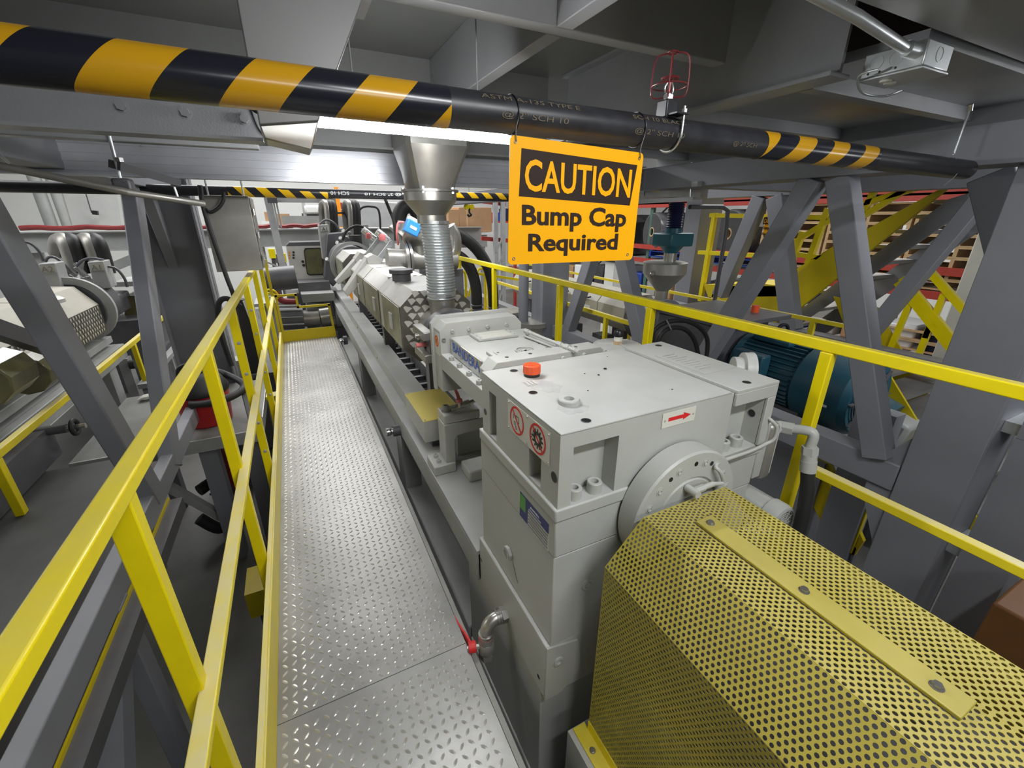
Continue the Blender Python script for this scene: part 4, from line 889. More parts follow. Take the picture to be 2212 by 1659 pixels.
mb.add(vs, [(k*nn+i, k*nn+(i+1) % nn, (k+1)*nn+(i+1) % nn, (k+1)*nn+i) for k in range(L_-1) for i in range(nn)])
mb.build('corrugated_tube', 'galvanized', fh, smooth=60)
for q in (cT+Vector((0, 0, -0.012)), cB+Vector((0, 0, 0.02))):
    MB().flat_ring(q, (0, 0, 1), 0.076, 0.082, 0.014).build('hose_clamp', 'galvanized', fh)
    MB().box(q.x+0.0, q.x+0.03, q.y-0.092, q.y-0.08, q.z+0.001, q.z+0.013).build('clamp_screw', 'chrome', fh)
ft = thing('feed_throat', 'steel throat spout where the flexible hose enters the barrel', 'chute', (0.72, ay, 1.0))
mb = MB().lathe([(0.074, 0.012), (0.074, -0.03), (0.068, -0.10), (0.085, -0.16), (0.09, -0.20)], cB, n=36, cap=False); mb.build('spout', 'stainless', ft)

def gate(px0, label):
    g_ = thing('slide_gate', label, 'slide gate', P(*px0[0], y=px0[-1])); return g_
for (poly, y0, rod, label) in (
    ([(751, 641), (744, 630), (792, 557), (806, 549), (829, 560), (818, 578), (800, 594)], 4.25, [(818, 560), (848, 521)], 'nearer of two slanting wedge shaped steel slides over the barrel'),
    ([(731, 615), (725, 608), (767, 560), (778, 545), (801, 556), (792, 570), (775, 583)], 4.9, [(792, 550), (818, 517)], 'farther of two slanting wedge shaped steel slides over the barrel')):
    g_ = thing('slide_gate', label, 'slide gate', P(*poly[0], y=y0))
    low = [poly[0], poly[1], poly[2], poly[-1]]; up = [poly[2], poly[3], poly[4], poly[5], poly[6]]
    MB().prism([P(a, b_, y=y0) for a, b_ in low], (0, 0.16, 0)).build('wedge_cover', 'cover_steel', g_, bevel=0.004)
    MB().prism([P(a, b_, y=y0-0.02) for a, b_ in up], (0, 0.20, 0)).build('wide_cover', 'cover_steel', g_, bevel=0.004)
    for dy in (0.0, 0.12): MB().bar(P(*rod[0], y=y0+dy), P(*rod[1], y=y0+dy), 0.04, 0.035).build('slide_rail', 'galvanized', g_)
    c = P(rod[1][0]-8, rod[1][1]-2, y=y0-0.02); d = P(rod[1][0]-34, rod[1][1]-22, y=y0-0.02)
    MB().cyl(c, d, 0.035, n=20).build('air_cylinder', 'chrome', g_)
    MB().lathe([(0.028, 0), (0.03, 0.03), (0.018, 0.05), (1e-5, 0.055)], P(rod[1][0]-22, rod[1][1]-3, y=y0-0.06), (0, -0.3, 1), 16).build('red_knob', 'pale_red', g_)
# vent manifold behind the hose
vm = thing('vent_manifold', 'steel vent pipe with bolted flanges and an elbow behind the flexible hose', 'pipe', (1.2, 4.2, 1.2))
yv = 4.0
MB().tube([P(836, 558, y=yv), P(925, 562, y=yv), P(985, 562, y=yv)], 0.085, 24, smooth=False).build('horizontal_pipe', 'stainless_dull', vm)
for px in (875, 883):
    c = P(px, 560, y=yv); MB().cyl(c-Vector((0.012, 0, 0)), c+Vector((0.012, 0, 0)), 0.155, n=32).build('flange', 'stainless', vm)
c = P(900, 525, y=yv); MB().cyl(c+Vector((0.03, 0.02, 0.03)), c-Vector((0.02, 0.04, 0.0)), 0.125, n=32).build('blind_flange', 'stainless', vm)
MB().tube([P(905, 530, y=yv), P(912, 560, y=yv), P(930, 570, y=yv)], 0.075, 20).build('branch', 'stainless', vm)
MB().tube([P(968, 490, y=yv), P(980, 515, y=yv), P(978, 545, y=yv), P(960, 560, y=yv)], 0.07, 20).build('elbow', 'stainless', vm)
c = P(868, 515, y=yv+0.3); MB().cyl(c, c+Vector((0.02, 0, 0.02)), 0.15, n=28).build('angled_flange', 'stainless_dull', vm)
MB().cyl(P(868, 520, y=4.3), P(872, 478, y=4.3), 0.055).build('riser', 'stainless_dull', vm)
MB().box(1.10, 1.45, 4.0, 4.3, 0.4, 1.0).build('manifold_stand', 'dark_machine', vm)
sb = thing('pressure_sensor', 'bright blue transmitter head with a pink cable left of the flexible hose', 'sensor', P(890, 492, y=3.9))
c = P(890, 492, y=3.9); u_ = (P(905, 500, y=3.9)-c).normalized(); v_ = Vector((0, 1, 0)).cross(u_)
MB().obox(c, u_*0.062, (0, 0.05, 0), v_*0.055).build('blue_head', 'sensor_blue', sb, bevel=0.008)
MB().obox(c+v_*(-0.058 if v_.z < 0 else 0.058), u_*0.058, (0, 0.045, 0), v_*0.02).build('white_lid', 'white_paint', sb, bevel=0.006)
MB().obox(c+Vector((0, -0.052, 0)), u_*0.03, (0, 0.002, 0), v_*0.012).build('white_label', 'white_paint', sb)
MB().tube([P(872, 480, y=3.9), P(860, 482, y=3.9), P(857, 505, y=3.9), P(860, 528, y=4.0)], 0.009, 8).build('pink_cable', 'pale_red', sb)
k_ = MB().tube([P(905, 472, y=4.9), P(893, 448, y=4.9), P(872, 448, y=4.9), P(862, 470, y=4.9), P(868, 490, y=4.9)], 0.075, 16).build('suction_hose', 'rubber'); tag(k_, 'thick black hose looping up just left of the steel cone', 'hose')
k_ = MB().tube([P(830, 425, y=4.2), P(842, 455, y=4.2), P(851, 480, y=4.2), P(855, 520, y=4.2)], 0.014, 8).build('air_line', 'rubber'); tag(k_, 'black air line curving down from the far overhead pipe', 'hose')
for pts, lb in (([(975, 500), (1010, 520), (1035, 545), (1055, 580), (1064, 620), (1066, 660)], 'outer of two thick black hoses curving down right of the flexible hose'),
                ([(975, 545), (1000, 560), (1018, 585), (1028, 620), (1030, 655)], 'inner of two thick black hoses curving down right of the flexible hose')):
    h_ = thing('suction_hose', lb, 'hose', P(*pts[0], y=4.6)); q = [P(a, b_, y=4.6) for a, b_ in pts]
    MB().tube(q, 0.062, 18).build('hose_body', 'rubber', h_); d = (q[-1]-q[-2]).normalized()
    for k in range(3): MB().ring(q[-1]+d*(0.02+0.05*k), d, 0.062, 0.010, 24, 8).build('hose_clamp', 'dark_machine', h_)
    MB().cyl(q[-1]-d*0.05, q[-1]+d*0.17, 0.058).build('hose_tail', 'rubber', h_)
for k, (px, py, yy) in enumerate(((1068, 690, 4.6), (1031, 680, 4.6), (1150, 690, 4.2), (1095, 668, 4.9))):
    c = P(px, py, y=yy); c.z -= 0.02
    t_ = MB().lathe([(0.16, -0.6), (0.16, -0.05), (0.18, -0.05), (0.18, 0.0), (0.15, 0.01), (1e-5, 0.015)], c, n=32).build('vacuum_pot', 'stainless_dull')
    tag(t_, ['round lidded steel pot under the outer thick black hose', 'round lidded steel pot under the inner thick black hose', 'round lidded pot partly behind the vertical grey pipes', 'farthest round lidded pot beyond the thick black hoses'][k], 'pot')
# yellow ladder loops beyond the barrel
lg = thing('ladder_rail', 'yellow looped ladder handrails beyond the barrel right of the flexible hose', 'handrail', P(1000, 640, y=5.4))
for pts in ([(983, 622), (990, 595), (1000, 586), (1006, 600), (1006, 665)], [(1028, 600), (1034, 582), (1045, 582), (1048, 600), (1048, 690)], [(1012, 640), (1024, 600)]):
    MB().tube([P(a, b_, y=5.3) for a, b_ in pts], 0.017, 10, smooth=len(pts) > 2).build('loop', 'safety_yellow', lg)
MB().bar(P(1057, 595, y=5.2), P(1057, 700, y=5.2), 0.05, 0.05).build('post', 'safety_yellow', lg)
MB().bar(P(1025, 590, y=5.2), P(1120, 604, y=5.2), 0.035, 0.03).build('top_bar', 'safety_yellow', lg)
MB().bar(P(1015, 668, y=5.2), P(1130, 712, y=5.2), 0.05, 0.04).build('lower_bar', 'safety_yellow', lg)

# ------------------------------------------------------------------ die head, cutter cabinet and everything past the end gate
cbn = thing('cutter_cabinet', 'stainless cabinet with a rounded amber window beyond the end gate', 'cabinet', P(660, 570, y=8.2))
Y = 8.2
MB().prism([P(617, 532, y=Y), P(697, 530, y=Y), P(707, 602, y=Y), P(632, 608, y=Y)], (0, 0.5, 0)).build('cabinet_body', 'cover_steel', cbn, bevel=0.01)
w0 = [P(a, b_, y=Y-0.012) for a, b_ in ((659, 536), (690, 535), (696, 538), (701, 590), (697, 594), (668, 595), (663, 592), (656, 542))]
MB().prism(w0, (0, 0.008, 0)).build('window_gasket', 'black_paint', cbn)
cc = sum(w0, Vector())/8; MB().prism([cc+(q-cc)*0.9-Vector((0, 0.004, 0)) for q in w0], (0, 0.003, 0)).build('window_pane', 'window_amber', cbn)
for px, py in ((654, 565), (656, 573)): c = P(px, py, y=Y-0.003); MB().cyl(c, c-Vector((0, 0.02, 0)), 0.022).build('latch', 'black_paint', cbn)
mb = MB()
for r_ in range(3):
    c = P(625, 545+6*r_, y=Y-0.002); mb.prism([c+Vector((-0.02, 0, -0.017)), c+Vector((0.02, 0, -0.017)), c+Vector((0, 0, 0.018))], (0, -0.002, 0))
mb.build('hazard_triangles', 'print_orange', cbn)
mb = MB()
for r_ in range(3): mb.cyl(P(634, 545+6*r_, y=Y-0.002), P(634, 545+6*r_, y=Y-0.005), 0.018)
mb.build('hazard_discs', 'black_paint', cbn)
MB().bar(P(578, 567, y=7.6), P(641, 592, y=7.6), 0.022, 0.022).build('long_handle', 'chrome', cbn)
MB().box(-0.2, 0.62, Y+0.02, Y+0.48, -0.2, 0.25).build('stand', 'dark_machine', cbn)
MB().prism([P(625, 524, y=Y), P(700, 522, y=Y), P(697, 530, y=Y), P(617, 532, y=Y)], (0, 0.5, 0)).build('roof', 'dark_machine', cbn)
dh = thing('control_box', 'tall grey control box marked A1 beside the cutter cabinet', 'control box', P(700, 520, y=8.0))
mb = MB().prism([P(688, 486, y=8.0), P(710, 485, y=8.0), P(716, 560, y=8.0), P(697, 560, y=8.0)], (0, 0.3, 0)); mb.build('box_body', 'dark_machine', dh, bevel=0.01).data.materials[0] = MATS['frame_grey']
lbp = MB().prism([P(692, 491, y=7.985), P(709, 490, y=7.985), P(710, 499, y=7.985), P(693, 500, y=7.985)], (0, 0.01, 0)).build('label', 'cover_steel', dh)
text('lettering', 'A1', P(701, 495, y=7.98), (1, 0, 0), (0, 0, 1), 0.055, 'black_paint', lbp)
k2 = MB().prism([P(776, 486, y=8.4), P(795, 486, y=8.4), P(798, 540, y=8.4), P(780, 540, y=8.4)], (0, 0.3, 0)).build('control_box', 'frame_grey'); tag(k2, 'grey control box right of the furry cable bundles', 'control box')
for k, (px, lab) in enumerate(((708, 'left of two dusty bundles of hoses hanging over the die'), (758, 'right of two dusty bundles of hoses hanging over the die'))):
    t_ = thing('hose_bundle', lab, 'hoses', P(px, 470, y=8.6))
    for j_ in range(3):
        o_ = (j_-1)*7; MB().tube([P(px+o_-2, 505, y=8.8), P(px+o_-5, 470, y=8.7), P(px+o_-6, 445, y=8.6), P(px+o_, 438, y=8.5), P(px+o_+6, 450, y=8.4), P(px+o_+9, 505, y=8.4), P(px+o_+8, 540, y=8.4)], 0.055, 10).build('hose', 'stainless_dull' if j_ == 0 else 'rubber', t_)
k3 = MB().lathe([(0.09, 0), (0.09, -0.6), (0.03, -0.75)], P(767, 508, y=7.2), n=20).build('black_canister', 'rubber'); tag(k3, 'slim black canister standing above the round end of the barrel', 'canister')
for k, (pts, yy, r_) in enumerate((([(740, 520), (748, 500), (770, 488), (795, 495), (800, 505)], 7.6, 0.02), ([(690, 485), (705, 475), (725, 485), (735, 505), (730, 520)], 8.1, 0.018), ([(770, 470), (780, 450), (800, 446), (818, 455), (822, 500)], 9.2, 0.02), ([(735, 500), (715, 540), (705, 560)], 8.0, 0.012), ([(728, 460), (745, 462), (752, 480), (755, 505)], 8.6, 0.015))):
    t_ = MB().tube([P(a, b_, y=yy) for a, b_ in pts], r_, 8).build('cable', 'rubber' if k % 2 == 0 else 'dark_machine')
    tag(t_, ['black cable arching from the black canister to the slide cylinders', 'dusty cable arching over the box marked A1', 'thin grey cable hoop in front of the big grey tank', 'dark cable hanging down beside the box marked A1', 'short grey cable hoop between the two hose bundles'][k], 'cable')
dm = thing('die_block', 'dark die block with black and chrome fittings between the cutter cabinet and the barrel', 'die', P(720, 570, y=7.9))
MB().prism([P(706, 505, y=7.9), P(760, 500, y=7.9), P(770, 560, y=7.9), P(720, 620, y=7.9), P(700, 600, y=7.9)], (0, 0.5, 0)).build('block_body', 'dark_machine', dm, bevel=0.02)
for px, py in ((713, 565), (742, 520), (756, 515), (735, 530), (748, 505)): c = P(px, py, y=7.8); MB().cyl(c, c+Vector((-0.05, -0.06, 0.05)), 0.03).build('fitting', 'chrome', dm)
ms = thing('machine_base', 'dark stepped machine base under the cutter cabinet', 'machine base', P(680, 640, y=7.6))
MB().prism([P(640, 612, y=7.7), P(712, 608, y=7.7), P(716, 636, y=7.7), P(648, 640, y=7.7)], (0, 0.9, 0)).build('upper_block', 'dark_machine', ms)
MB().prism([P(650, 636, y=7.4), P(722, 632, y=7.4), P(724, 650, y=7.4), P(655, 655, y=7.4)], (0, 1.0, 0)).build('middle_block', 'frame_grey', ms, bevel=0.01)
MB().prism([P(662, 655, y=7.6), P(700, 655, y=7.6), P(706, 712, y=7.6), P(664, 714, y=7.6)], (0, 0.4, 0)).build('pedestal', 'frame_grey', ms)
MB().box(-0.2, 0.7, 7.5, 8.5, FL, -0.25).build('base_plinth', 'dark_machine', ms)
em_ = thing('drive_motor', 'dark ribbed motor lying beyond the end gate', 'motor', P(630, 690, y=7.4))
c = P(604, 690, y=7.4); d = P(656, 688, y=7.4); mb = MB().cyl(c, d, 0.20, n=32)
mb.build('motor_body', 'dark_machine', em_); mb = MB()
for k in range(12):
    a = k*PI/6+0.2; u = Vector((0, math.cos(a), math.sin(a))); mb.obox((c+d)/2+u*0.205, (d-c)*0.48, u*0.02, Vector((0, -u.z, u.y))*0.006)
mb.build('cooling_ribs', 'frame_grey', em_)
MB().cyl(d, P(690, 686, y=7.4), 0.13, n=28).build('coupling', 'stainless_dull', em_); MB().cyl(P(692, 685, y=7.4), P(712, 682, y=7.4), 0.16, n=28).build('end_drum', 'stainless', em_)
MB().box(-0.4, 0.45, 7.2, 7.6, FL, -0.25).build('motor_stand', 'dark_machine', em_)
# clutter low behind: pale parts on a bench
bn = thing('bench', 'low bench crowded with pale parts beyond the walkway rail', 'bench', P(620, 640, y=8.8))
c = P(618, 648, y=8.8); MB().box(c.x-0.5, c.x+0.4, 8.6, 9.3, c.z-0.05, c.z).build('bench_top', 'frame_grey', bn); MB().box(c.x-0.45, c.x+0.35, 8.7, 9.2, FL, c.z-0.051).build('cabinet', 'frame_grey', bn)
for k in range(9):
    a_ = random.uniform(-0.45, 0.3); t_ = MB().box(c.x+a_, c.x+a_+random.uniform(0.04, 0.12), 8.62+0.05*k, 8.68+0.05*k, c.z+0.001, c.z+random.uniform(0.04, 0.12)).build('small_part', ['white_paint', 'print_red', 'dark_machine', 'safety_yellow', 'frame_grey'][k % 5])
    tag(t_, 'small part in the clutter on the low bench beyond the walkway', 'part', 'parts on the bench')
hr = MB().tube([P(590, 620, y=7.8), P(600, 640, y=7.8), P(612, 650, y=7.8), P(640, 652, y=7.8)], 0.05, 12).build('red_hose', 'hose_red'); tag(hr, 'dark red hose sagging behind the far end of the walkway', 'hose')
for k, pts in enumerate(([(570, 634), (590, 634), (600, 646)], [(572, 626), (592, 628), (604, 642)])):
    t_ = MB().tube([P(a, b_, y=7.0) for a, b_ in pts], 0.014, 8).build('yellow_handrail', 'safety_yellow'); tag(t_, 'thin yellow handrail curving down past the far walkway end, %s one' % ('lower' if k == 0 else 'upper'), 'handrail')
k4 = MB().cyl(P(572, 605, y=7.3), P(640, 598, y=7.3), 0.17, n=28).build('drum_motor', 'dark_machine'); tag(k4, 'dark horizontal drum left of the cutter cabinet', 'motor')
for k, (px, py, c_) in enumerate(((588, 548, 'safety_yellow'), (604, 545, 'safety_yellow'), (612, 562, 'safety_yellow'), (600, 566, 'dark_machine'), (586, 568, 'white_paint'))):
    q = P(px, py, y=11.5); t_ = MB().box(q.x-0.07, q.x+0.06, 11.5+0.3*k, 11.7+0.3*k, q.z-0.1, q.z+0.1).build('machine_module', c_); tag(t_, ['yellow module left in the gap under the far grey beam', 'yellow module right in the gap under the far grey beam', 'lowest yellow module under the far grey beam', 'black module under the far grey beam', 'pale module under the far grey beam'][k], 'machine module')
    MB().box(q.x-0.04, q.x+0.04, 11.55+0.3*k, 11.65+0.3*k, FL, q.z-0.101).build('module_leg', 'dark_machine', t_)

# ------------------------------------------------------------------ far beam, pipes and background wall line
fb = thing('conveyor_beam', 'long grey i-beam crossing the far background with red hose on top', 'beam', (0, 10.2, 1.0))
mb = MB(); q0, q1 = P(0, 505, y=10.2), P(0, 540, y=10.2)
mb.box(-9, 4.2, 10.19, 10.2, 0.93, 1.22); mb.box(-9, 4.2, 10.08, 10.3, 1.22, 1.24); mb.box(-9, 4.2, 10.08, 10.3, 0.915, 0.93); mb.build('i_beam', 'frame_grey', fb)
MB().box(-9, 3.2, 10.1, 10.28, 1.2405, 1.25).build('pale_top_strip', 'white_paint', fb)
for x in (-6, -3.9, -0.6, 2.9): MB().box(x, x+0.12, 10.21, 10.33, FL, 0.93).build('leg', 'frame_grey', fb)
for k, (x0, x1) in enumerate(((-3.9, -1.0), (-0.75, 0.9))):
    pts = [Vector((x0+(x1-x0)*i/14, 10.15, 1.295+0.012*math.sin(i*1.9))) for i in range(15)]; t_ = MB().tube(pts, 0.04, 10).build('red_hose', 'hose_red'); tag(t_, 'dark red hose lying on the far grey beam, %s stretch' % ('left' if k == 0 else 'right'), 'hose')
xq = P(58, 560, y=10.6).x; rp = MB().box(xq-0.13, xq+0.13, 10.6, 10.7, FL, 1.2).build('red_post', 'hose_red'); tag(rp, 'dark red post under the far beam at the left', 'post')
ap_ = thing('downpipe', 'grey double downpipe on the white left wall', 'pipe', P(100, 440, y=13.5))
xq = P(94, 440, y=13.5).x
for dx in (0, 0.24): MB().cyl((xq+dx, 13.5, FL), (xq+dx, 13.5, 4.5), 0.07 if dx else 0.11).build('pipe', 'frame_grey', ap_)
wd = struct(MB().prism([P(130, 396, y=15.88), P(248, 406, y=15.88), P(262, 490, y=15.88), P(158, 490, y=15.88)], (0, -0.02, 0)).build('door_1', 'white_paint'))
t_ = MB().bar(P(180, 400, y=15.6), P(198, 460, y=15.6), 0.02, 0.02).build('thin_cord', 'dark_machine'); tag(t_, 'thin cord with a dark tag hanging in front of the white wall', 'cord')
MB().bar(P(200, 459, y=15.6), P(212, 460, y=15.6), 0.1, 0.1).build('dark_tag', 'black_paint', t_)
gf = thing('gantry_frame', 'tall grey gantry frame standing at the far end above the beam', 'gantry', P(660, 450, y=9.7))
for a, b_ in (((577, 424), (603, 490)), ((716, 424), (722, 470))): MB().bar(P(*a, y=9.7), Vector((P(*b_, y=9.7).x, 9.7, FL)), 0.12, 0.12).build('post', 'rack_grey', gf)
MB().bar(P(575, 428, y=9.7), P(722, 430, y=9.7), 0.1, 0.14).build('crossbar', 'rack_grey', gf)
for px in (590, 596): MB().bar(P(px, 432, y=9.6), P(px+12, 492, y=9.6), 0.03, 0.03).build('guide_rod', 'galvanized', gf)
for px, lb in ((588, 'left'), (708, 'right')): MB().obox(P(px, 431, y=9.55), (0.08, 0, 0), (0, 0.05, 0), (0, 0, 0.06)).build('pulley_block', 'dark_machine', gf)
bg2 = MB().bar(P(610, 478, y=11), P(760, 478, y=11), 0.2, 0.22).build('crossbeam', 'frame_grey'); tag(bg2, 'grey crossbeam behind the hose bundles above the far beam', 'beam')
MB().box(P(620, 480, y=11).x, P(620, 480, y=11).x+0.1, 11.11, 11.2, FL, 1.3).build('leg', 'frame_grey', bg2)
tk = MB().prism([P(770, 432, y=12.5), P(872, 438, y=12.5), P(878, 498, y=12.5), P(772, 500, y=12.5)], (0, 1.0, 0)).build('tank', 'rack_grey', bevel=0.03); tag(tk, 'large plain pale grey tank in the far background left of the chute', 'tank')
MB().box(P(790, 480, y=12.5).x, P(850, 480, y=12.5).x, 12.6, 13.3, FL, 1.2).build('tank_stand', 'frame_grey', tk)
for k, (a, c_) in enumerate(((('600', 462, 625, 490), 'cardboard'), (('574', 458, 584, 478), 'cardboard'))):
    x0, y0, x1, y1 = int(a[0]), a[1], a[2], a[3]; A_, B_ = P(x0, y1, y=13.5), P(x1, y0, y=13.5); t_ = MB().box(A_.x, B_.x, 13.5, 13.9, A_.z, B_.z).build('cardboard_box', c_); tag(t_, ['larger cardboard box behind the left gantry post', 'small cardboard box left of the gantry post'][k], 'box')
    MB().box(A_.x-0.1, B_.x+0.1, 13.45, 14.0, FL, A_.z-0.001).build('plinth', 'white_paint', t_)
# shelf with white sacks
sh = thing('storage_rack', 'steel rack holding white sacks between the gantry posts', 'rack', P(675, 450, y=13))
for px in (657, 693): MB().bar(P(px-4, 425, y=13), Vector((P(px, 470, y=13).x, 13, FL)), 0.08, 0.08).build('upright', 'rack_grey', sh)
for py in (433, 465, 470): MB().bar(P(652, py, y=13), P(696, py, y=13), 0.05, 0.09).build('shelf', 'rack_red' if py == 433 else 'dark_machine', sh)
t_ = MB().prism([P(656, 443, y=12.9), P(692, 443, y=12.9), P(690, 462, y=12.9), P(659, 463, y=12.9)], (0, 0.5, 0)).build('sack', 'white_paint', bevel=0.05); tag(t_, 'white sack on the steel rack between the gantry posts', 'sack')
for k, (a, b_) in enumerate((((695, 441), (742, 445)), ((695, 459), (752, 461)))): t_ = MB().bar(P(*a, y=13.4), P(*b_, y=13.4), 0.1, 0.16).build('rack_beam', 'rack_red'); tag(t_, '%s red rack beam behind the hose bundles' % ('upper' if k == 0 else 'lower'), 'rack beam')
xq = P(731, 440, y=13.2).x; ap2 = MB().box(xq-0.05, xq+0.05, 13.2, 13.3, FL, 2.2).build('orange_post', 'print_orange'); tag(ap2, 'orange post behind the right gantry post', 'post')
# cardboard boxes right of the chute
for k, (x0, y0, x1, y1, yy, lb) in enumerate(((970, 452, 991, 500, 10.4, 'narrow upright cardboard box just right of the steel cone'), (993, 448, 1062, 502, 10.4, 'wide brown cardboard box right of the steel cone'))):
    A_, B_ = P(x0, y1, y=yy), P(x1, y0, y=yy); t_ = MB().box(A_.x, B_.x, yy, yy+0.8, A_.z, B_.z).build('cardboard_box', 'cardboard', bevel=0.01); tag(t_, lb, 'box')
    if k == 1:
        MB().box(A_.x+0.18, A_.x+0.22, yy-0.004, yy-0.001, A_.z+0.05, B_.z-0.03).build('tape', 'wood', t_)
pt = thing('packing_table', 'grey table under the two cardboard boxes', 'table', P(1010, 520, y=10.3))
A_, B_ = P(972, 503, y=10.35), P(1065, 503, y=10.35)
MB().box(A_.x, B_.x+0.1, 10.35, 11.3, A_.z-0.06, A_.z-0.001).build('table_top', 'white_paint', pt); MB().box(A_.x, B_.x-0.15, 10.38, 11.2, A_.z-0.35, A_.z-0.0601).build('apron', 'frame_grey', pt)
for x in (A_.x+0.05, B_.x-0.3): MB().box(x, x+0.1, 10.4, 10.5, FL, A_.z-0.3501).build('leg', 'frame_grey', pt)
hk = thing('hoist_hook', 'small yellow hoist hook hanging before the wide cardboard box', 'hook', P(1014, 455, y=7))
MB().cyl(P(1014, 447, y=7)+Vector((0, 0, 0.3)), P(1014, 447, y=7), 0.008).build('chain', 'galvanized', hk)
for dx in (-6, 4): MB().cyl(P(1014+dx, 447, y=7)+Vector((0, -0.03, 0)), P(1014+dx, 447, y=7)+Vector((0, 0.03, 0)), 0.04).build('yellow_cheek', 'safety_yellow', hk)
MB().tube([P(1014, 450, y=7), P(1014, 458, y=7), P(1018, 464, y=7), P(1013, 467, y=7), P(1010, 463, y=7)], 0.016, 8).build('hook', 'black_paint', hk)
# far overhead pipes
fp2 = thing('overhead_pipe', 'far black overhead pipe with printed lettering and striped tape above the walkway', 'pipe', (0, 4, 1.64))
za, zb = P(560, 412, y=4.0), P(1098, 430, y=4.0)
MB().cyl((-1.6, 4.0, 1.645), (3.4, 4.0, 1.635), 0.035, n=32).build('pipe', 'pipe_black', fp2)
for a, b_ in ((-0.35, 0.33), (1.36, 2.6)): MB().cyl((a, 4.0, 1.643), (b_, 4.0, 1.637), 0.0362, n=32, cap=False).build('striped_tape', 'hazard_tape', fp2)
for s, x in (('SCH 10', 0.42), ('@ 2" SCH 10', 0.76), ('@ 2" SCH 10', 1.2)): text('printing', s, Vector((x, 3.9635, 1.645)), (-1, 0, 0), (0, 0, -1), 0.026, 'white_paint', fp2, 0.14 if len(s) < 7 else 0.3, 0.01)
fp3 = thing('striped_bar', 'flat bar wrapped in striped tape just above the far overhead pipe', 'bar', (0, 3.5, 1.7))
MB().box(-0.42, 0.37, 3.49, 3.53, 1.695, 1.728).build('striped_tape', 'hazard_tape_back', fp3); MB().box(-0.55, 0.5, 3.535, 3.60, 1.70, 1.74).build('bar', 'dark_machine', fp3)
dr = MB().box(-1.6, 2.4, 2.80, 3.30, 1.80, 1.83).build('cable_tray', 'dark_machine'); tag(dr, 'dark shelf plate seen below the aluminium channel', 'tray')
# conduit box top right
cb_ = thing('conduit_box', 'grey electrical conduit box with round knockouts hanging in the top right corner', 'electrical box', P(1950, 150, z=1.88))
MB().box(1.655, 1.80, 0.775, 0.93, 1.862, 1.925).build('box_body', 'galvanized', cb_, bevel=0.004)
MB().box(1.652, 1.803, 0.772, 0.933, 1.855, 1.8618).build('lid', 'galvanized', cb_, bevel=0.002)
for y in (0.895, 0.845): MB().flat_ring((1.655, y, 1.897), (-1, 0, 0), 0.016, 0.019, 0.001, 28).build('knockout', 'galvanized', cb_)
for z_ in (0.0,): MB().flat_ring((1.73, 0.775, 1.897), (0, -1, 0), 0.016, 0.019, 0.001, 28).build('knockout', 'galvanized', cb_)
for x, y in ((1.70, 0.88), (1.735, 0.885)): MB().cyl((x, y, 1.8548), (x, y, 1.850), 0.015).build('lid_disc', 'white_paint', cb_)
for y in (0.91, 0.88, 0.84): MB().cyl((1.6548, y, 1.872), (1.6538, y, 1.872), 0.003).build('screw_hole', 'black_paint', cb_)
cdt = thing('conduit', 'grey steel conduit running diagonally into the conduit box', 'conduit', (1.3, 0.7, 1.95))
a = P(1965, 92, z=1.90); a = Vector((1.60, 0.80, 1.90)); MB().tube([P(1735, -25, z=1.915), P(1850, 35, z=1.905), a], 0.0135, 16, smooth=False).build('tube', 'galvanized', cdt)
MB().cyl(a-Vector((0.0, 0, 0)), Vector((1.6545, 0.80, 1.90)), 0.019).build('connector', 'galvanized', cdt)
t_ = MB().tube([P(1895, 150, z=1.87), P(1855, 165, z=1.86), P(1862, 200, z=1.85), P(1910, 208, z=1.85), P(1950, 195, z=1.86)], 0.0035, 8).build('flex_cable', 'galvanized'); tag(t_, 'thin grey cable looping out of the conduit box', 'cable')

# ================================================================== left side: hanging chute, truss, cabinet, platform, neighbour line
lc = thing('hanging_chute', 'big tapered grey sheet steel chute hanging behind the striped pipe, upper left', 'chute', (0.05, 1.35, 1.9))
top = [P(500, -60, y=1.25), P(800, -45, y=1.25)]; bl, brr = P(560, 270, y=1.25), P(688, 262, y=1.25); nb, nr = P(572, 300, y=1.25), P(674, 325, y=1.25)
def pr(mb, a, b_, c, d, dy0, dy1): mb.add([a, b_, c, d]+[Vector((q.x, q.y+e, q.z)) for q, e in ((a, dy1), (b_, dy1), (c, dy0), (d, dy0))], [(0, 1, 2, 3), (7, 6, 5, 4), (0, 4, 5, 1), (1, 5, 6, 2), (2, 6, 7, 3), (3, 7, 4, 0)])
mb = MB(); tl_, tr_ = top; pr(mb, tl_, tr_, brr, bl, 0.16, 0.22); mb.build('upper_shell', 'chute_grey', lc, bevel=0.003)
mb = MB(); pr(mb, bl, brr, nr, nb, 0.10, 0.16); mb.build('lower_shell', 'stainless', lc, bevel=0.003)
MB().box(tl_.x-0.02, tr_.x+0.02, 1.24, 1.48, max(tl_.z, tr_.z), DZ).build('top_flange', 'ceiling_grey', lc)

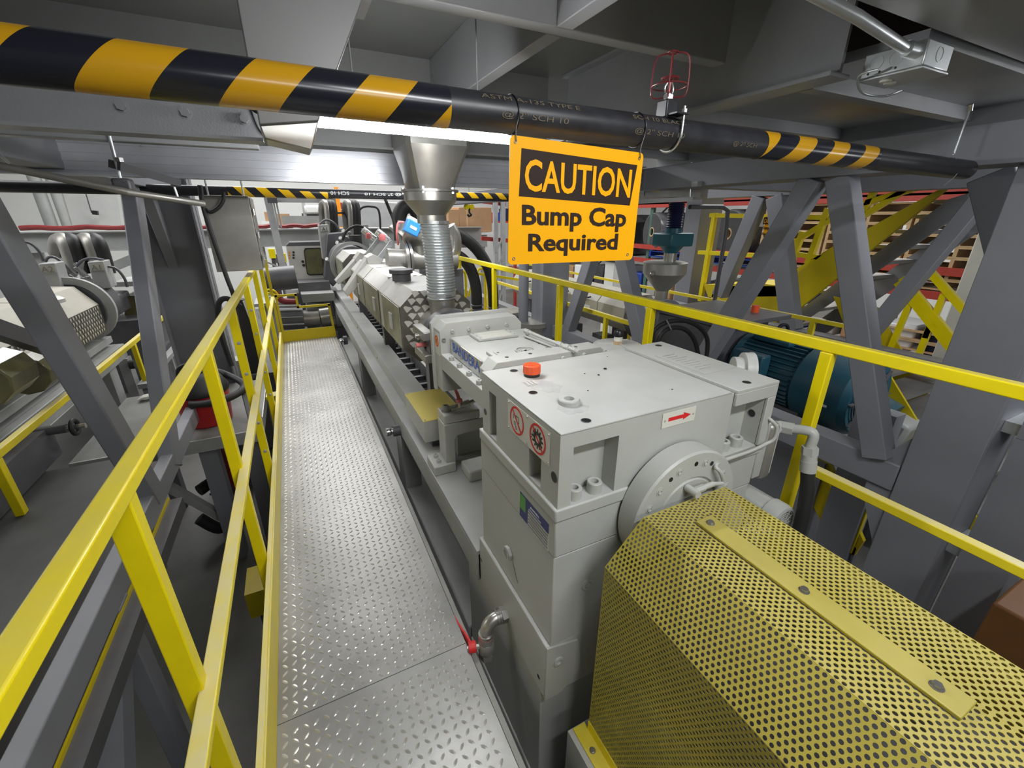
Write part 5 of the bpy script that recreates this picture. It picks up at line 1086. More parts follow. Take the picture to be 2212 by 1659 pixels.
tr1 = thing('truss', 'grey tube truss with slanting braces left of the walkway guardrail', 'truss', (-0.92, 2.5, 0))
MB().box(-0.930, -0.862, -0.6, 4.86, -0.015, 0.105).build('bottom_chord', 'structure_grey', tr1, bevel=0.006)
def brace(parent, a, b_, w_, h_, side=(0, 0, 0)): return MB().bar(a, b_, w_, h_, (1, 0, 0)).build('brace', 'structure_grey', parent, bevel=0.008)
XL = -0.90
a, b_ = P(20, 560, x=XL), P(290, 1010, x=XL); d = (a-b_).normalized()
brace(tr1, b_+(b_-a).normalized()*0.25, b_+d*((1.66-b_.z)/d.z), 0.085, 0.13)
a, b_ = P(285, 420, x=XL), P(365, 975, x=XL); d = (a-b_).normalized()
brace(tr1, b_+(b_-a).normalized()*0.1, b_+d*((1.66-b_.z)/d.z), 0.085, 0.15)
a, b_ = P(322, 430, x=-1.0), P(440, 740, x=-1.0); d = (a-b_).normalized()
brace(tr1, Vector(b_)+(b_-a).normalized()*0.4, b_+d*((1.66-b_.z)/d.z), 0.085, 0.12)
MB().box(-0.93, -0.862, 0.35, 0.45, FL, -0.0155).build('leg', 'structure_grey', tr1, bevel=0.004)
MB().box(-0.93, -0.862, 1.85, 1.95, FL, -0.0155).build('leg', 'structure_grey', tr1, bevel=0.004)
MB().bar((-0.93, 1.95, -0.1), (-0.93, 0.9, -1.25), 0.08, 0.1, (1, 0, 0)).build('brace', 'structure_grey', tr1)
ya = thing('cable_channel', 'dusty yellow edged channel slung under the left truss', 'channel', (-0.84, 1.8, -0.1))
MB().box(-0.862, -0.80, -0.5, 2.7, -0.12, -0.045).build('channel', 'dark_machine', ya); MB().box(-0.868, -0.860, -0.5, 2.7, -0.045, -0.028).build('yellow_edge', 'stair_yellow', ya); MB().box(-0.80, -0.785, 1.15, 1.21, -0.13, -0.03).build('yellow_clamp', 'stair_yellow', ya)
lcx = thing('column', 'wide grey i-section column left of the hanging stainless box', 'column', (-1.15, 5.6, 0))
x0, x1 = -1.16, -0.72
mb = MB().box(x0, x1, 5.0, 5.02, FL, 1.80); mb.box(x1-0.015, x1, 4.88, 5.14, FL, 1.80); mb.box(x0, x0+0.015, 4.88, 5.14, FL, 1.80)
mb.build('i_section', 'structure_grey', lcx)
MB().box(x0-0.05, x1+0.05, 4.85, 5.17, FL, FL+0.02).build('base_plate', 'structure_grey', lcx)
# stainless cabinet hanging left of the far walkway
hc = thing('hanging_cabinet', 'brushed steel cabinet hanging over the far end of the left guardrail', 'cabinet', (-0.4, 3.6, 1.3))
A4 = [P(437, 426, y=3.6), P(537, 424, y=3.6), P(566, 584, y=3.6), P(457, 588, y=3.6)]
x0, x1, z0, z1 = A4[3].x+0.02, A4[1].x-0.01, A4[3].z, A4[0].z+0.0
MB().box(-0.485, -0.205, 3.6, 3.95, 1.115, 1.60).build('cabinet_body', 'stainless_dull', hc, bevel=0.004)
MB().box(-0.204, -0.196, 3.62, 3.93, 1.13, 1.59).build('door', 'stainless', hc, bevel=0.003)
for z in (1.2, 1.35, 1.5): MB().cyl((-0.19, 3.61, z-0.02), (-0.19, 3.61, z+0.02), 0.008, n=10).build('hinge', 'chrome', hc)
for x in (-0.45, -0.24): MB().cyl((x, 3.78, 1.60), (x, 3.78, 1.95), 0.006, n=8).build('hanger_rod', 'galvanized', hc)
MB().box(-0.7, 0.0, 3.74, 3.82, 1.95, 1.99).build('hanger_bar', 'dark_machine', hc)
for pts, r_, lb in (([(432, 400), (440, 450), (462, 520), (490, 600), (506, 645), (512, 700)], 0.014, 'black cable running down across the brushed steel cabinet'),
                    ([(482, 415), (482, 432), (472, 448), (455, 458), (445, 450)], 0.012, 'short bent conduit in front of the brushed steel cabinet'),
                    ([(520, 662), (490, 645), (473, 655), (472, 690), (480, 730), (500, 790)], 0.018, 'thick black cable bowing beside the wide grey column')):
    t_ = MB().tube([P(a, b_, y=3.5) for a, b_ in pts], r_, 10).build('cable', 'rubber'); tag(t_, lb, 'cable')
# hanger rods, strut and the thin pipe at upper left
hg = thing('pipe_hanger', 'strut hanger on a threaded rod at the upper left with chrome nuts', 'hanger', P(258, 370, y=1.9))
MB().cyl(P(190, 120, y=1.9), P(260, 385, y=1.9), 0.005, n=10).build('threaded_rod', 'galvanized', hg)
MB().bar(P(247, 356, y=1.9), P(380, 393, y=2.1), 0.04, 0.024, (0, 1, 0)).build('strut', 'dark_machine', hg)
for px, py, yy in ((259, 350, 1.9), (375, 394, 2.1), (377, 403, 2.1)): c = P(px, py, y=yy); MB().hexa(c, c+Vector((0, 0, 0.012)), 0.012).build('nut', 'chrome', hg)
MB().cyl(P(374, 396, y=2.1), P(384, 425, y=2.1), 0.004, n=8).build('rod_tail', 'galvanized', hg)
MB().box(P(262, 400, y=1.9).x-0.02, P(262, 400, y=1.9).x+0.03, 1.88, 1.93, P(262, 420, y=1.9).z, P(262, 385, y=1.9).z).build('beam_clamp', 'dark_machine', hg, bevel=0.008)
t_ = MB().tube([P(-30, 352, y=1.85), P(275, 415, y=1.85), P(440, 440, y=2.0)], 0.011, 12, smooth=False).build('thin_pipe', 'stainless_dull'); tag(t_, 'thin dull steel pipe slanting across the upper left', 'pipe')
t_ = MB().cyl(P(0, 335, y=1.9), P(20, 352, y=1.9), 0.004).build('hanger_rod', 'galvanized'); tag(t_, 'short threaded rod at the left picture edge', 'rod')
# shelf platform with the red vacuum cleaner
pl = thing('platform', 'dusty grey steel platform left of the walkway carrying the red vacuum', 'platform', (-1.0, 4.2, -0.1))
MB().box(-1.60, -0.455, 3.60, 4.86, -0.108, -0.100).build('top_plate', 'dusty_plate', pl); MB().box(-1.60, -0.455, 3.585, 3.5995, -0.20, -0.10).build('front_edge', 'frame_grey', pl)
MB().box(-0.454, -0.446, 3.6, 4.86, -0.20, -0.10).build('side_edge', 'galvanized', pl); MB().box(-1.75, -1.2, -0.5, 3.55, -0.16, -0.108).build('side_walk', 'floor_dark_plate', pl)
for x, y in ((-0.9, 3.65), (-0.62, 3.7), (-0.6, 4.72), (-1.5, 3.7), (-1.5, 4.72)): MB().box(x, x+0.12, y, y+0.12, FL, -0.2005).build('leg', 'structure_grey', pl)
MB().bar((-1.35, 3.7, -0.22), (-0.9, 3.75, -0.9), 0.06, 0.06).build('brace', 'frame_grey', pl)
for x in (-1.7, -1.3): MB().box(x, x+0.06, 0.5, 0.56, FL, -0.1605).build('leg', 'structure_grey', pl)
vc_ = thing('vacuum_cleaner', 'red bucket vacuum cleaner with black lid and coiled hose on the grey platform', 'vacuum cleaner', (-0.86, 3.95, -0.1))
vo = Vector((-0.835, 3.95, -0.0995))
MB().lathe([(0.155, 0), (0.165, 0.01), (0.175, 0.12), (0.185, 0.25), (0.188, 0.26), (0.17, 0.262)], vo, n=48).build('bucket', 'red_plastic', vc_)
MB().lathe([(0.19, 0.262), (0.195, 0.28), (0.185, 0.32), (0.15, 0.38), (0.09, 0.42), (1e-5, 0.43)], vo, n=40).build('lid', 'rubber', vc_)
mb = MB()
for k in range(5): mb.ring(vo+Vector((0, 0, 0.30+0.016*k)), (0.05, -0.1, 1), 0.188-0.008*k, 0.007, 40, 6)
mb.build('wound_cord', 'rubber', vc_)
MB().tube([vo+Vector((-0.12, 0, 0.35)), vo+Vector((-0.10, 0, 0.47)), vo+Vector((0.0, 0, 0.49)), vo+Vector((0.09, 0, 0.40))], 0.016, 10).build('handle', 'rubber', vc_)
hp = [vo+Vector((-0.05, -0.20, 0.235)), vo+Vector((0.10, -0.23, 0.235)), vo+Vector((0.26, -0.15, 0.25)), vo+Vector((0.30, 0.0, 0.27)), vo+Vector((0.16, 0.18, 0.32)), vo+Vector((0.0, 0.12, 0.42))]
hq = spline([Vector(p) for p in hp], 14); mb = MB(); mb.tube(hq, lambda t: 0.030+0.003*math.sin(t*420), 14, smooth=False); mb.build('suction_hose', 'rubber', vc_)
t_ = MB().prism([vo+Vector((0.27, -0.05, 0.24)), vo+Vector((0.30, -0.02, 0.22)), vo+Vector((0.40, -0.20, 0.001)), vo+Vector((0.30, -0.24, 0.001))], (0.004, 0.0, 0.004)).build('nozzle_flap', 'dark_machine', vc_)
gl = thing('work_glove', 'grubby work glove lying on the platform beside the red vacuum', 'glove', (-1.35, 3.9, -0.09)); go_ = P(332, 856, z=-0.08)
MB().lathe([(0.03, 0), (0.05, 0.03), (0.045, 0.09), (0.02, 0.11)], go_, (0.6, 0.3, 0.15), 14).build('palm', 'plate_cream', gl)
for k in range(4): MB().tube([go_+Vector((0.0, -0.03+0.02*k, 0.01)), go_+Vector((-0.06, -0.05+0.022*k, 0.015)), go_+Vector((-0.10, -0.06+0.025*k, 0.0))], 0.011, 8).build('finger', 'plate_cream', gl)
MB().tube([go_+Vector((0.02, 0.05, 0.01)), go_+Vector((-0.01, 0.09, 0.015))], 0.012, 8).build('thumb', 'plate_cream', gl)
hd = MB().tube([P(457, 950, y=4.2), P(490, 1010, y=4.2), P(512, 1080, y=4.2), P(520, 1150, y=4.2)], 0.05, 14).build('red_hose', 'hose_red'); tag(hd, 'dark red hose hanging under the grey platform', 'hose')
hd = MB().tube([P(430, 1060, y=4.0), P(470, 1040, y=4.1), P(500, 1080, y=4.1), P(480, 1140, y=4.0), P(430, 1120, y=4.0)], 0.05, 14).build('black_hose', 'rubber'); tag(hd, 'black hose loop in the dark pit under the grey platform', 'hose')
hd = MB().tube([P(545, 958, y=4.4), P(556, 972, y=4.4), P(575, 975, y=4.4), P(595, 962, y=4.4)], 0.012, 8).build('black_cable', 'rubber'); tag(hd, 'thin black cable sagging beside the walkway posts', 'cable')
yp = MB().box(-0.62, -0.47, 2.55, 2.8, -0.95, -0.75).build('yellow_block', 'stair_yellow'); tag(yp, 'yellow block deep down beside the walkway', 'block'); MB().box(-0.58, -0.50, 2.6, 2.75, FL, -0.9505).build('foot', 'dark_machine', yp)
ys = MB().box(-0.44, -0.31, 4.3, 4.42, -0.13, -0.10).build('yellow_bracket', 'dusty_yellow'); tag(ys, 'pale yellow flat bracket joining the platform and the walkway', 'bracket')
ep = thing('equipment_stand', 'small black stand with electrical gear beyond the far platform edge', 'stand', P(520, 770, y=6))
c = P(525, 775, y=6.2); MB().box(c.x-0.35, c.x+0.35, 6.1, 6.6, c.z-0.25, c.z-0.2).build('shelf', 'dark_machine', ep); MB().box(c.x-0.3, c.x+0.0, 6.2, 6.45, c.z-0.2, c.z-0.02).build('gear_box', 'frame_grey', ep)
MB().box(c.x+0.05, c.x+0.22, 6.15, 6.3, c.z-0.2, c.z+0.75).build('black_mast', 'rubber', ep); MB().box(c.x-0.3, c.x+0.3, 6.15, 6.55, FL, c.z-0.2505).build('cabinet', 'dark_machine', ep)
MB().prism([P(524, 650, y=6.14), P(545, 645, y=6.14), P(558, 690, y=6.14), P(542, 698, y=6.14)], (0, -0.01, 0)).build('pale_sheet', 'white_paint', ep)

# neighbour extruder on the left
t_ = MB().bar(P(-40, 700, y=3.0), P(165, 770, y=3.6), 0.06, 0.09).build('dark_beam', 'dark_machine'); tag(t_, 'dark slanting beam in front of the left neighbour barrel', 'beam')
nb_ = thing('neighbour_barrel', 'dusty eight-sided extruder barrel cover of the left neighbour line', 'extruder barrel', (-2.15, 5.2, 0.55))
def octn(y, s=1.0): return [(-2.15+q[0]*s, y, 0.56+q[1]*s) for q in ((-0.11, 0.27), (-0.26, 0.12), (-0.26, -0.12), (-0.11, -0.27), (0.11, -0.27), (0.25, -0.22), (0.25, 0.06), (0.11, 0.25))]
for y0, y1 in ((3.3, 3.95), (4.0, 4.9), (4.92, 5.9)):
    o = MB().prism(octn(y0), (0, y1-y0, 0)).build('barrel_cover', 'beige_cover', nb_, smooth=0)
    MB().box(-1.898, -1.893, y0+0.02, y1-0.02, 0.345, 0.62).build('side_sheet', 'scale_dark', o)
    fans('scale_pattern', o, (-1.8985+0.01, y0+0.03, 0.35), (0, 1, 0), (0, 0, 1), int((y1-y0-0.06)/0.058), 6, 0.06, 0.045, 0.042, lambda a, b_: True, 0.6)
MB().lathe([(0.27, 0), (0.34, 0), (0.34, 0.05), (0.27, 0.05), (0.27, 0)], (-2.13, 5.95, 0.56), (0, 1, 0), 40, cap=False).build('end_ring', 'frame_grey', nb_)
MB().cyl((-2.15, 5.95, 0.56), (-2.15, 6.5, 0.56), 0.27, n=36).build('end_drum', 'dark_machine', nb_)
for y in (3.6, 4.5, 5.4): MB().box(-2.25, -2.05, y, y+0.15, 0.1, 0.30).build('barrel_foot', 'dark_machine', nb_)
MB().lathe([(0.12, 0), (0.12, 0.03), (0.09, 0.05)], P(100, 655, z=0.80), n=24).build('lid', 'cover_steel', nb_)
for px, py in ((20, 800), (60, 790)): pass
nd = thing('neighbour_drum', 'glossy metal barrel section of the left neighbour line low at the left edge', 'drum', P(10, 790, y=3.0))
for (px, py, yy, r_) in ((-15, 815, 3.2, 0.13), (75, 800, 3.9, 0.13)): c = P(px, py, y=yy); MB().cyl(c-Vector((0, 0.14, 0)), c+Vector((0, 0.16, 0)), r_, n=10).build('drum_section', 'window_amber', nd, bevel=0.01)
MB().box(-2.3, -1.7, 2.8, 3.8, -0.1, 0.12).build('cradle', 'dark_machine', nd)
nf_ = thing('neighbour_frame', 'grey stepped frame of the left neighbour line behind its yellow rail', 'machine frame', (-1.9, 4.5, 0))
MB().box(-2.6, -1.95, 2.2, 6.1, 0.17, 0.24).build('slide_rail', 'frame_grey', nf_, bevel=0.006); MB().box(-1.95, -1.88, 2.2, 6.15, -0.02, 0.13).build('side_channel', 'frame_grey', nf_, bevel=0.006); MB().box(-2.6, -1.951, 2.2, 6.15, 0.05, 0.13).build('side_channel', 'frame_grey', nf_)
MB().box(-1.95, -1.86, 6.02, 6.16, -0.55, -0.021).build('end_plate', 'frame_grey', nf_); MB().box(-1.97, -1.89, 5.55, 5.75, -0.6, -0.021).build('leg', 'frame_grey', nf_)
MB().box(-2.6, -1.86, 2.0, 7.0, -0.66, -0.60).build('sole_plate', 'floor_dark_plate', nf_); MB().box(-2.5, -1.95, 2.1, 6.9, FL, -0.66).build('plinth', 'dark_machine', nf_)
MB().box(-1.97, -1.89, 3.6, 3.85, -0.6, -0.021).build('leg', 'frame_grey', nf_)
for py, px in ((725, 300), (768, 298)): c = P(px-18, py+20, x=-1.84); MB().cyl(c, c+Vector((0.05, 0, 0)), 0.05).build('port', 'rubber', nf_)
c = P(145, 925, x=-1.60); t_ = thing('valve_handwheel', 'small black handwheel valve on the side of the left neighbour frame', 'valve', c); MB().cyl(c, c+Vector((0.10, 0, 0)), 0.018).build('stem', 'chrome', t_); MB().ring(c+Vector((0.04, 0, 0)), (1, 0, 0), 0.05, 0.014).build('wheel', 'rubber', t_); MB().cyl(c-Vector((0.22, 0, 0)), c, 0.03).build('pipe_stub', 'dark_machine', t_)
nr_ = thing('guardrail', 'low dusty yellow guardrail in front of the left neighbour line', 'guardrail', (-1.6, 4.5, 0))
MB().box(-1.64, -1.60, 1.6, 7.2, 0.245, 0.29).build('top_rail', 'dusty_yellow', nr_, bevel=0.004)
for y in (5.5, 3.0): MB().box(-1.64, -1.60, y, y+0.05, -0.15 if y > 4 else -0.1075, 0.2445).build('post', 'safety_yellow', nr_, bevel=0.003)
MB().box(-1.66, -1.58, 5.4, 7.3, -0.2, -0.15).build('foot_channel', 'frame_grey', nr_); MB().box(-1.64, -1.60, 6.6, 6.66, FL, -0.2005).build('leg', 'frame_grey', nr_)
for k, (pts, s_) in enumerate((([(82, 570), (118, 568), (134, 622), (96, 624)], 'A2'), ([(188, 566), (222, 564), (240, 622), (206, 626)], 'A1'))):
    y_ = 5.9+0.4*k; t_ = thing('control_box', 'dusty grey control box marked %s over the left neighbour barrel' % s_, 'control box', P(*pts[0], y=y_))
    MB().prism([P(a, b_, y=y_) for a, b_ in pts], (0, 0.22, 0)).build('box_body', 'frame_grey', t_, bevel=0.008)
    l_ = MB().prism([P(pts[0][0]+3, pts[0][1]+4, y=y_-0.008), P(pts[1][0]-1, pts[1][1]+5, y=y_-0.008), P(pts[1][0]+3, pts[1][1]+20, y=y_-0.008), P(pts[0][0]+6, pts[0][1]+19, y=y_-0.008)], (0, 0.005, 0)).build('label', 'beige_cover', t_)
    text('lettering', s_, P((pts[0][0]+pts[1][0])/2+2, pts[0][1]+12, y=y_-0.012), (1, 0, -0.02), (0, 0, 1), 0.055, 'machine_grey_dark', l_)
    MB().bar(P(pts[3][0]+12, 622, y=y_+0.1), Vector((P(pts[3][0]+12, 622, y=y_+0.1).x, y_+0.3, 0.6)), 0.05, 0.05).build('stand', 'dark_machine', t_)
nh = thing('neighbour_die', 'cluttered dark die head of the left neighbour line with hoses', 'die', P(160, 620, y=6.6))
MB().prism([P(60, 640, y=6.6), P(250, 640, y=6.6), P(262, 680, y=6.6), P(60, 676, y=6.6)], (0, 0.5, 0)).build('die_body', 'dark_machine', nh, bevel=0.02)
MB().prism([P(245, 610, y=6.9), P(342, 606, y=6.9), P(345, 616, y=6.9), P(248, 620, y=6.9)], (0, 0.6, 0)).build('roof', 'frame_grey', nh); MB().prism([P(262, 640, y=7.0), P(345, 640, y=7.0), P(352, 700, y=7.0), P(270, 700, y=7.0)], (0, 0.5, 0)).build('tank', 'window_amber', nh, bevel=0.03)
for k in range(10):
    px, py = 120+9*k, 600+random.uniform(-8, 20); c = P(px, py, y=6.5); MB().cyl(c, c+Vector((random.uniform(-.08, .08), -0.03, random.uniform(0.05, 0.2))), 0.022).build('fitting', 'frame_grey' if k % 2 else 'chrome', nh)
for py in (620, 632, 642): MB().bar(P(70, py, y=6.3), P(118, py, y=6.3), 0.03, 0.02).build('rail', 'cover_steel', nh)
MB().box(-2.5, -1.7, 6.6, 7.2, FL, 0.3).build('base', 'dark_machine', nh)
for k, (px, lab) in enumerate(((135, 'left of two pairs of thick dusty hoses arching before the far beam'), (188, 'right of two pairs of thick dusty hoses arching before the far beam'))):
    t_ = thing('hose_bundle', lab, 'hoses', P(px, 560, y=6.9))
    for j_ in range(2):
        o_ = j_*17; MB().tube([P(px+o_-12, 548, y=7.0), P(px+o_-12, 525, y=6.9), P(px+o_-2, 517, y=6.8), P(px+o_+8, 527, y=6.7), P(px+o_+18, 555, y=6.7), P(px+o_+28, 590, y=6.7)], 0.075, 12).build('hose', 'stainless_dull' if j_ == 0 else 'rubber', t_)
for k, (pts, lab) in enumerate((([(12, 545), (30, 528), (60, 524), (82, 540), (94, 565)], 'thin grey cable hoop at the left edge above the die'), ([(98, 565), (105, 556), (120, 557), (140, 572), (155, 590)], 'thin grey cable from the box marked A2'), ([(165, 575), (180, 562), (200, 558), (225, 562)], 'thin grey cable over the box marked A1 at the left'), ([(225, 575), (250, 580), (268, 600), (275, 620)], 'thin black cable right of the left A1 box'))):
    t_ = MB().tube([P(a, b_, y=6.4) for a, b_ in pts], 0.014, 8).build('cable', 'dark_machine'); tag(t_, lab, 'cable')
t_ = MB().bar(P(225, 585, y=8.5), P(345, 535, y=8.5), 0.2, 0.12).build('slanting_beam', 'frame_grey'); tag(t_, 'grey slanting beam under the far beam at the left', 'beam')

# ================================================================== right side: column, truss, blue motor, neighbour line, stairs, racks
XR = 2.5
rc_ = thing('column', 'massive grey h-section column at the right behind the guardrail', 'column', (XR, 0.62, 0))
mb = MB().box(XR, XR+0.02, 0.53, 0.765, FL, 1.654); mb.box(XR+0.30, XR+0.32, 0.53, 0.765, FL, 1.654); mb.box(XR+0.02, XR+0.30, 0.53, 0.545, FL, 1.654)
mb.build('h_section', 'structure_grey', rc_, bevel=0.004); MB().box(XR-0.06, XR+0.38, 0.45, 0.85, FL, FL+0.025).build('base_plate', 'structure_grey', rc_)
MB().prism([(XR+0.02, 0.70, -0.3), (XR+0.02, 0.70, 0.6), (XR+0.02, 0.88, 0.30), (XR+0.02, 0.88, 0.10)], (0.015, 0, 0)).build('gusset_plate', 'structure_grey', rc_)
rd = thing('column', 'darker grey column at the right picture edge behind the massive one', 'column', (XR+0.2, 0.4, 0))
MB().box(XR+0.05, XR+0.07, 0.315, 0.475, FL, 0.62).build('lower_section', 'structure_grey', rd); MB().box(XR+0.05, XR+0.07, 0.315, 0.475, 0.6215, 1.654).build('upper_section', 'structure_grey', rd); MB().box(XR+0.07, XR+0.3, 0.315, 0.33, FL, 1.654).build('web', 'structure_grey', rd)
for z in (-0.02, 0.62): MB().box(XR+0.08, XR+0.28, 0.476, 0.529, z, z+0.05).build('tie_bar', 'galvanized', rd)
rt = thing('truss', 'grey truss with a v-shaped pair of braces beside the blue motor', 'truss', (2.55, 2, 0))
for ya_, yb_ in ((0.77, 4.04), (4.31, 9.0)): MB().box(2.5, 2.62, ya_, yb_, 0.185, 0.33).build('bottom_chord', 'structure_grey', rt, bevel=0.006)
def leg2(parent, pa, pb, x, w_, h_, top=1.655, bot=0.33, nm='brace'):
    a, b_ = P(*pa, x=x), P(*pb, x=x); d = (b_-a).normalized()
    A_ = a+d*((top-a.z)/d.z); B_ = a+d*((bot-a.z)/d.z)
    return MB().bar(A_, B_, w_, h_, (1, 0, 0)).build(nm, 'structure_grey', parent, bevel=0.006)
leg2(rt, (1765, 380), (1532, 758), XR+0.01, 0.1, 0.112); leg2(rt, (1818, 380), (1896, 970), XR+0.01, 0.1, 0.108)
leg2(rt, (1350, 570), (1420, 880), XR+0.05, 0.1, 0.13, bot=0.2); leg2(rt, (1268, 590), (1228, 715), XR+0.05, 0.1, 0.12, bot=0.2)
for y in (2.6, 6.5): MB().box(2.51, 2.61, y, y+0.12, FL, 0.1845).build('leg', 'structure_grey', rt)
rt2 = thing('truss', 'farther grey truss braces seen between the near v-shaped braces', 'truss', (4.4, 2, 0))
leg2(rt2, (1635, 450), (1550, 650), 4.35, 0.12, 0.14, bot=0.62); leg2(rt2, (1685, 480), (1708, 690), 4.35, 0.12, 0.16, bot=0.42); leg2(rt2, (2120, 430), (1885, 715), 4.35, 0.12, 0.11, bot=0.45); leg2(rt2, (2165, 440), (2195, 560), 3.0, 0.12, 0.16, bot=0.4)
MB().box(4.28, 4.42, 1.2, 4.5, 0.30, 0.44).build('bottom_chord', 'structure_grey', rt2); MB().box(4.3, 4.42, 4.2, 4.35, FL, 0.2995).build('leg', 'structure_grey', rt2); MB().box(2.95, 3.06, 1.0, 1.2, FL, 0.4).build('leg', 'structure_grey', rt2)
cm = thing('column', 'grey column with two side faces just right of the vertical pipes', 'column', P(1210, 600, x=2.8))
a0, a1, a2 = P(1172, 640, y=4.05), P(1197, 640, y=4.05), P(1232, 640, y=4.05)
MB().box(a0.x, a2.x-0.03, 4.05, 4.30, FL, 1.654).build('h_section', 'structure_grey', cm, bevel=0.004)
for k, (px, r_) in enumerate(((1131, 0.055), (1171, 0.05))):
    yy = 4.2+0.2*k; c = P(px, 640, y=yy); t_ = MB().cyl((c.x, yy, FL), (c.x, yy, 1.78), r_, n=28).build('standpipe', 'structure_grey'); tag(t_, ['left of two vertical grey pipes below the caution sign', 'right of two vertical grey pipes below the caution sign'][k], 'pipe')
# blue motor
bm_ = thing('electric_motor', 'big dark blue ribbed electric motor behind the right guardrail', 'motor', (3.25, 1.75, 0.33))
mo = Vector((3.27, 1.28, 0.345))
MB().lathe([(1e-5, 0.01), (0.20, 0.01), (0.245, 0.0), (0.275, 0.04), (0.275, 0.36), (0.262, 0.37)], mo, (0, 1, 0), 48, cap=False).build('fan_cowl', 'blue_motor', bm_)
mb = MB()
for k in range(7): mb.ring(mo-Vector((0, 0.004, 0)), (0, 1, 0), 0.03+0.026*k, 0.005, 36, 6)
for k in range(8):
    a = k*PI/4; u = Vector((math.cos(a), 0, math.sin(a))); mb.bar(mo+u*0.03-Vector((0, 0.006, 0)), mo+u*0.24-Vector((0, 0.006, 0)), 0.016, 0.01, (0, 1, 0))
mb.build('fan_grille', 'dark_machine', bm_)
MB().cyl(mo+Vector((0, 0.37, 0)), mo+Vector((0, 0.85, 0)), 0.235, n=40).build('stator_body', 'blue_motor', bm_)
mb = MB()
for k in range(44):
    a = k*2*PI/44; u = Vector((math.cos(a), 0, math.sin(a))); mb.obox(mo+Vector((0, 0.61, 0))+u*0.245, u*0.018, (0, 0.22, 0), Vector((-u.z, 0, u.x))*0.0035)
mb.build('cooling_fins', 'blue_motor', bm_)
MB().cyl(mo+Vector((0, 0.83, 0)), mo+Vector((0, 0.88, 0)), 0.262, n=40).build('end_shield', 'blue_motor', bm_)
MB().box(mo.x-0.15, mo.x+0.05, mo.y+0.50, mo.y+0.78, mo.z+0.235, mo.z+0.275).build('top_pad', 'blue_motor', bm_, bevel=0.01)
MB().box(mo.x-0.34, mo.x-0.24, mo.y+0.55, mo.y+0.80, mo.z-0.02, mo.z+0.18).build('terminal_box', 'blue_motor', bm_, bevel=0.015)
MB().ring(mo+Vector((0, 0.66, 0.325)), (0.5, 1, 0), 0.035, 0.013).build('lifting_eye', 'black_paint', bm_)
MB().box(mo.x-0.277, mo.x-0.270, mo.y+0.10, mo.y+0.16, mo.z-0.05, mo.z-0.035).build('white_plate', 'white_paint', bm_)
MB().box(mo.x-0.2, mo.x+0.2, mo.y+0.3, mo.y+0.85, mo.z-0.42, mo.z-0.19).build('motor_foot', 'dark_machine', bm_); MB().box(mo.x-0.3, mo.x+0.3, mo.y, mo.y+0.88, FL, mo.z-0.42).build('motor_plinth', 'structure_grey', bm_)
sm_ = thing('gear_motor', 'small blue grey geared motor between the massive column and the truss brace', 'motor', P(1935, 920, x=3.6))
c = P(1925, 905, x=3.7); MB().cyl(c+Vector((0, 0.18, 0.06)), c, 0.12, n=28).build('motor_body', 'blue_motor', sm_); MB().obox(c+Vector((0, -0.06, -0.12)), (0.11, 0, 0), (0, 0.07, 0.02), (0, -0.03, 0.16)).build('gear_case', 'frame_grey', sm_, bevel=0.03); MB().box(c.x-0.05, c.x+0.05, c.y, c.y+0.1, FL, c.z-0.2).build('stand', 'dark_machine', sm_)
bk = MB().box(4.2, 4.9, 1.35, 1.9, FL, -0.35).build('waste_bin', 'dark_machine', bevel=0.02); tag(bk, 'dark wheeled bin on the floor left of the massive column', 'bin')
br_ = thing('brown_cabinet', 'brown cabinet cut by the right picture edge', 'cabinet', P(2190, 1330, x=2.3)); c = P(2190, 1330, x=2.3)
MB().box(2.15, 2.45, -0.25, 0.27, -0.62, 0.12).build('cabinet_body', 'brown_paint', br_, bevel=0.01); MB().box(2.13, 2.16, -0.25, 0.27, -0.66, -0.6205).build('red_skirt', 'print_red', br_); MB().box(2.2, 2.4, -0.2, 0.2, FL, -0.6205).build('stand', 'dark_machine', br_)

# right neighbour line
ng = thing('neighbour_gearbox', 'dark dusty gearbox of the right neighbour line behind the guardrail', 'gearbox', (3.1, 2.3, 0.4))
MB().box(2.78, 3.5, 2.2, 2.75, -0.3, 0.70).build('housing', 'dark_machine', ng, bevel=0.02); MB().box(2.75, 3.53, 2.05, 2.78, 0.70, 0.735).build('cover_plate', 'dark_machine', ng, bevel=0.006)
MB().cyl((3.15, 2.75, 0.48), (3.15, 3.35, 0.48), 0.21, n=36).build('feed_section', 'dark_machine', ng); MB().cyl((3.15, 3.0, 0.48), (3.15, 3.05, 0.48), 0.25, n=36).build('flange', 'structure_grey', ng)
MB().cyl((3.35, 2.25, 0.735), (3.35, 2.25, 0.79), 0.03).build('red_cap', 'cap_orange', ng); MB().box(2.85, 3.45, 2.25, 3.3, FL, -0.3).build('plinth', 'dark_machine', ng)
MB().flat_ring((2.779, 2.30, 0.30), (-1, 0, 0), 0.035, 0.045, 0.004).build('emblem', 'print_grey', ng)
nb2 = thing('neighbour_barrel', 'cream barrel covers with black handles on the right neighbour line', 'extruder barrel', (3.15, 4.2, 0.5))
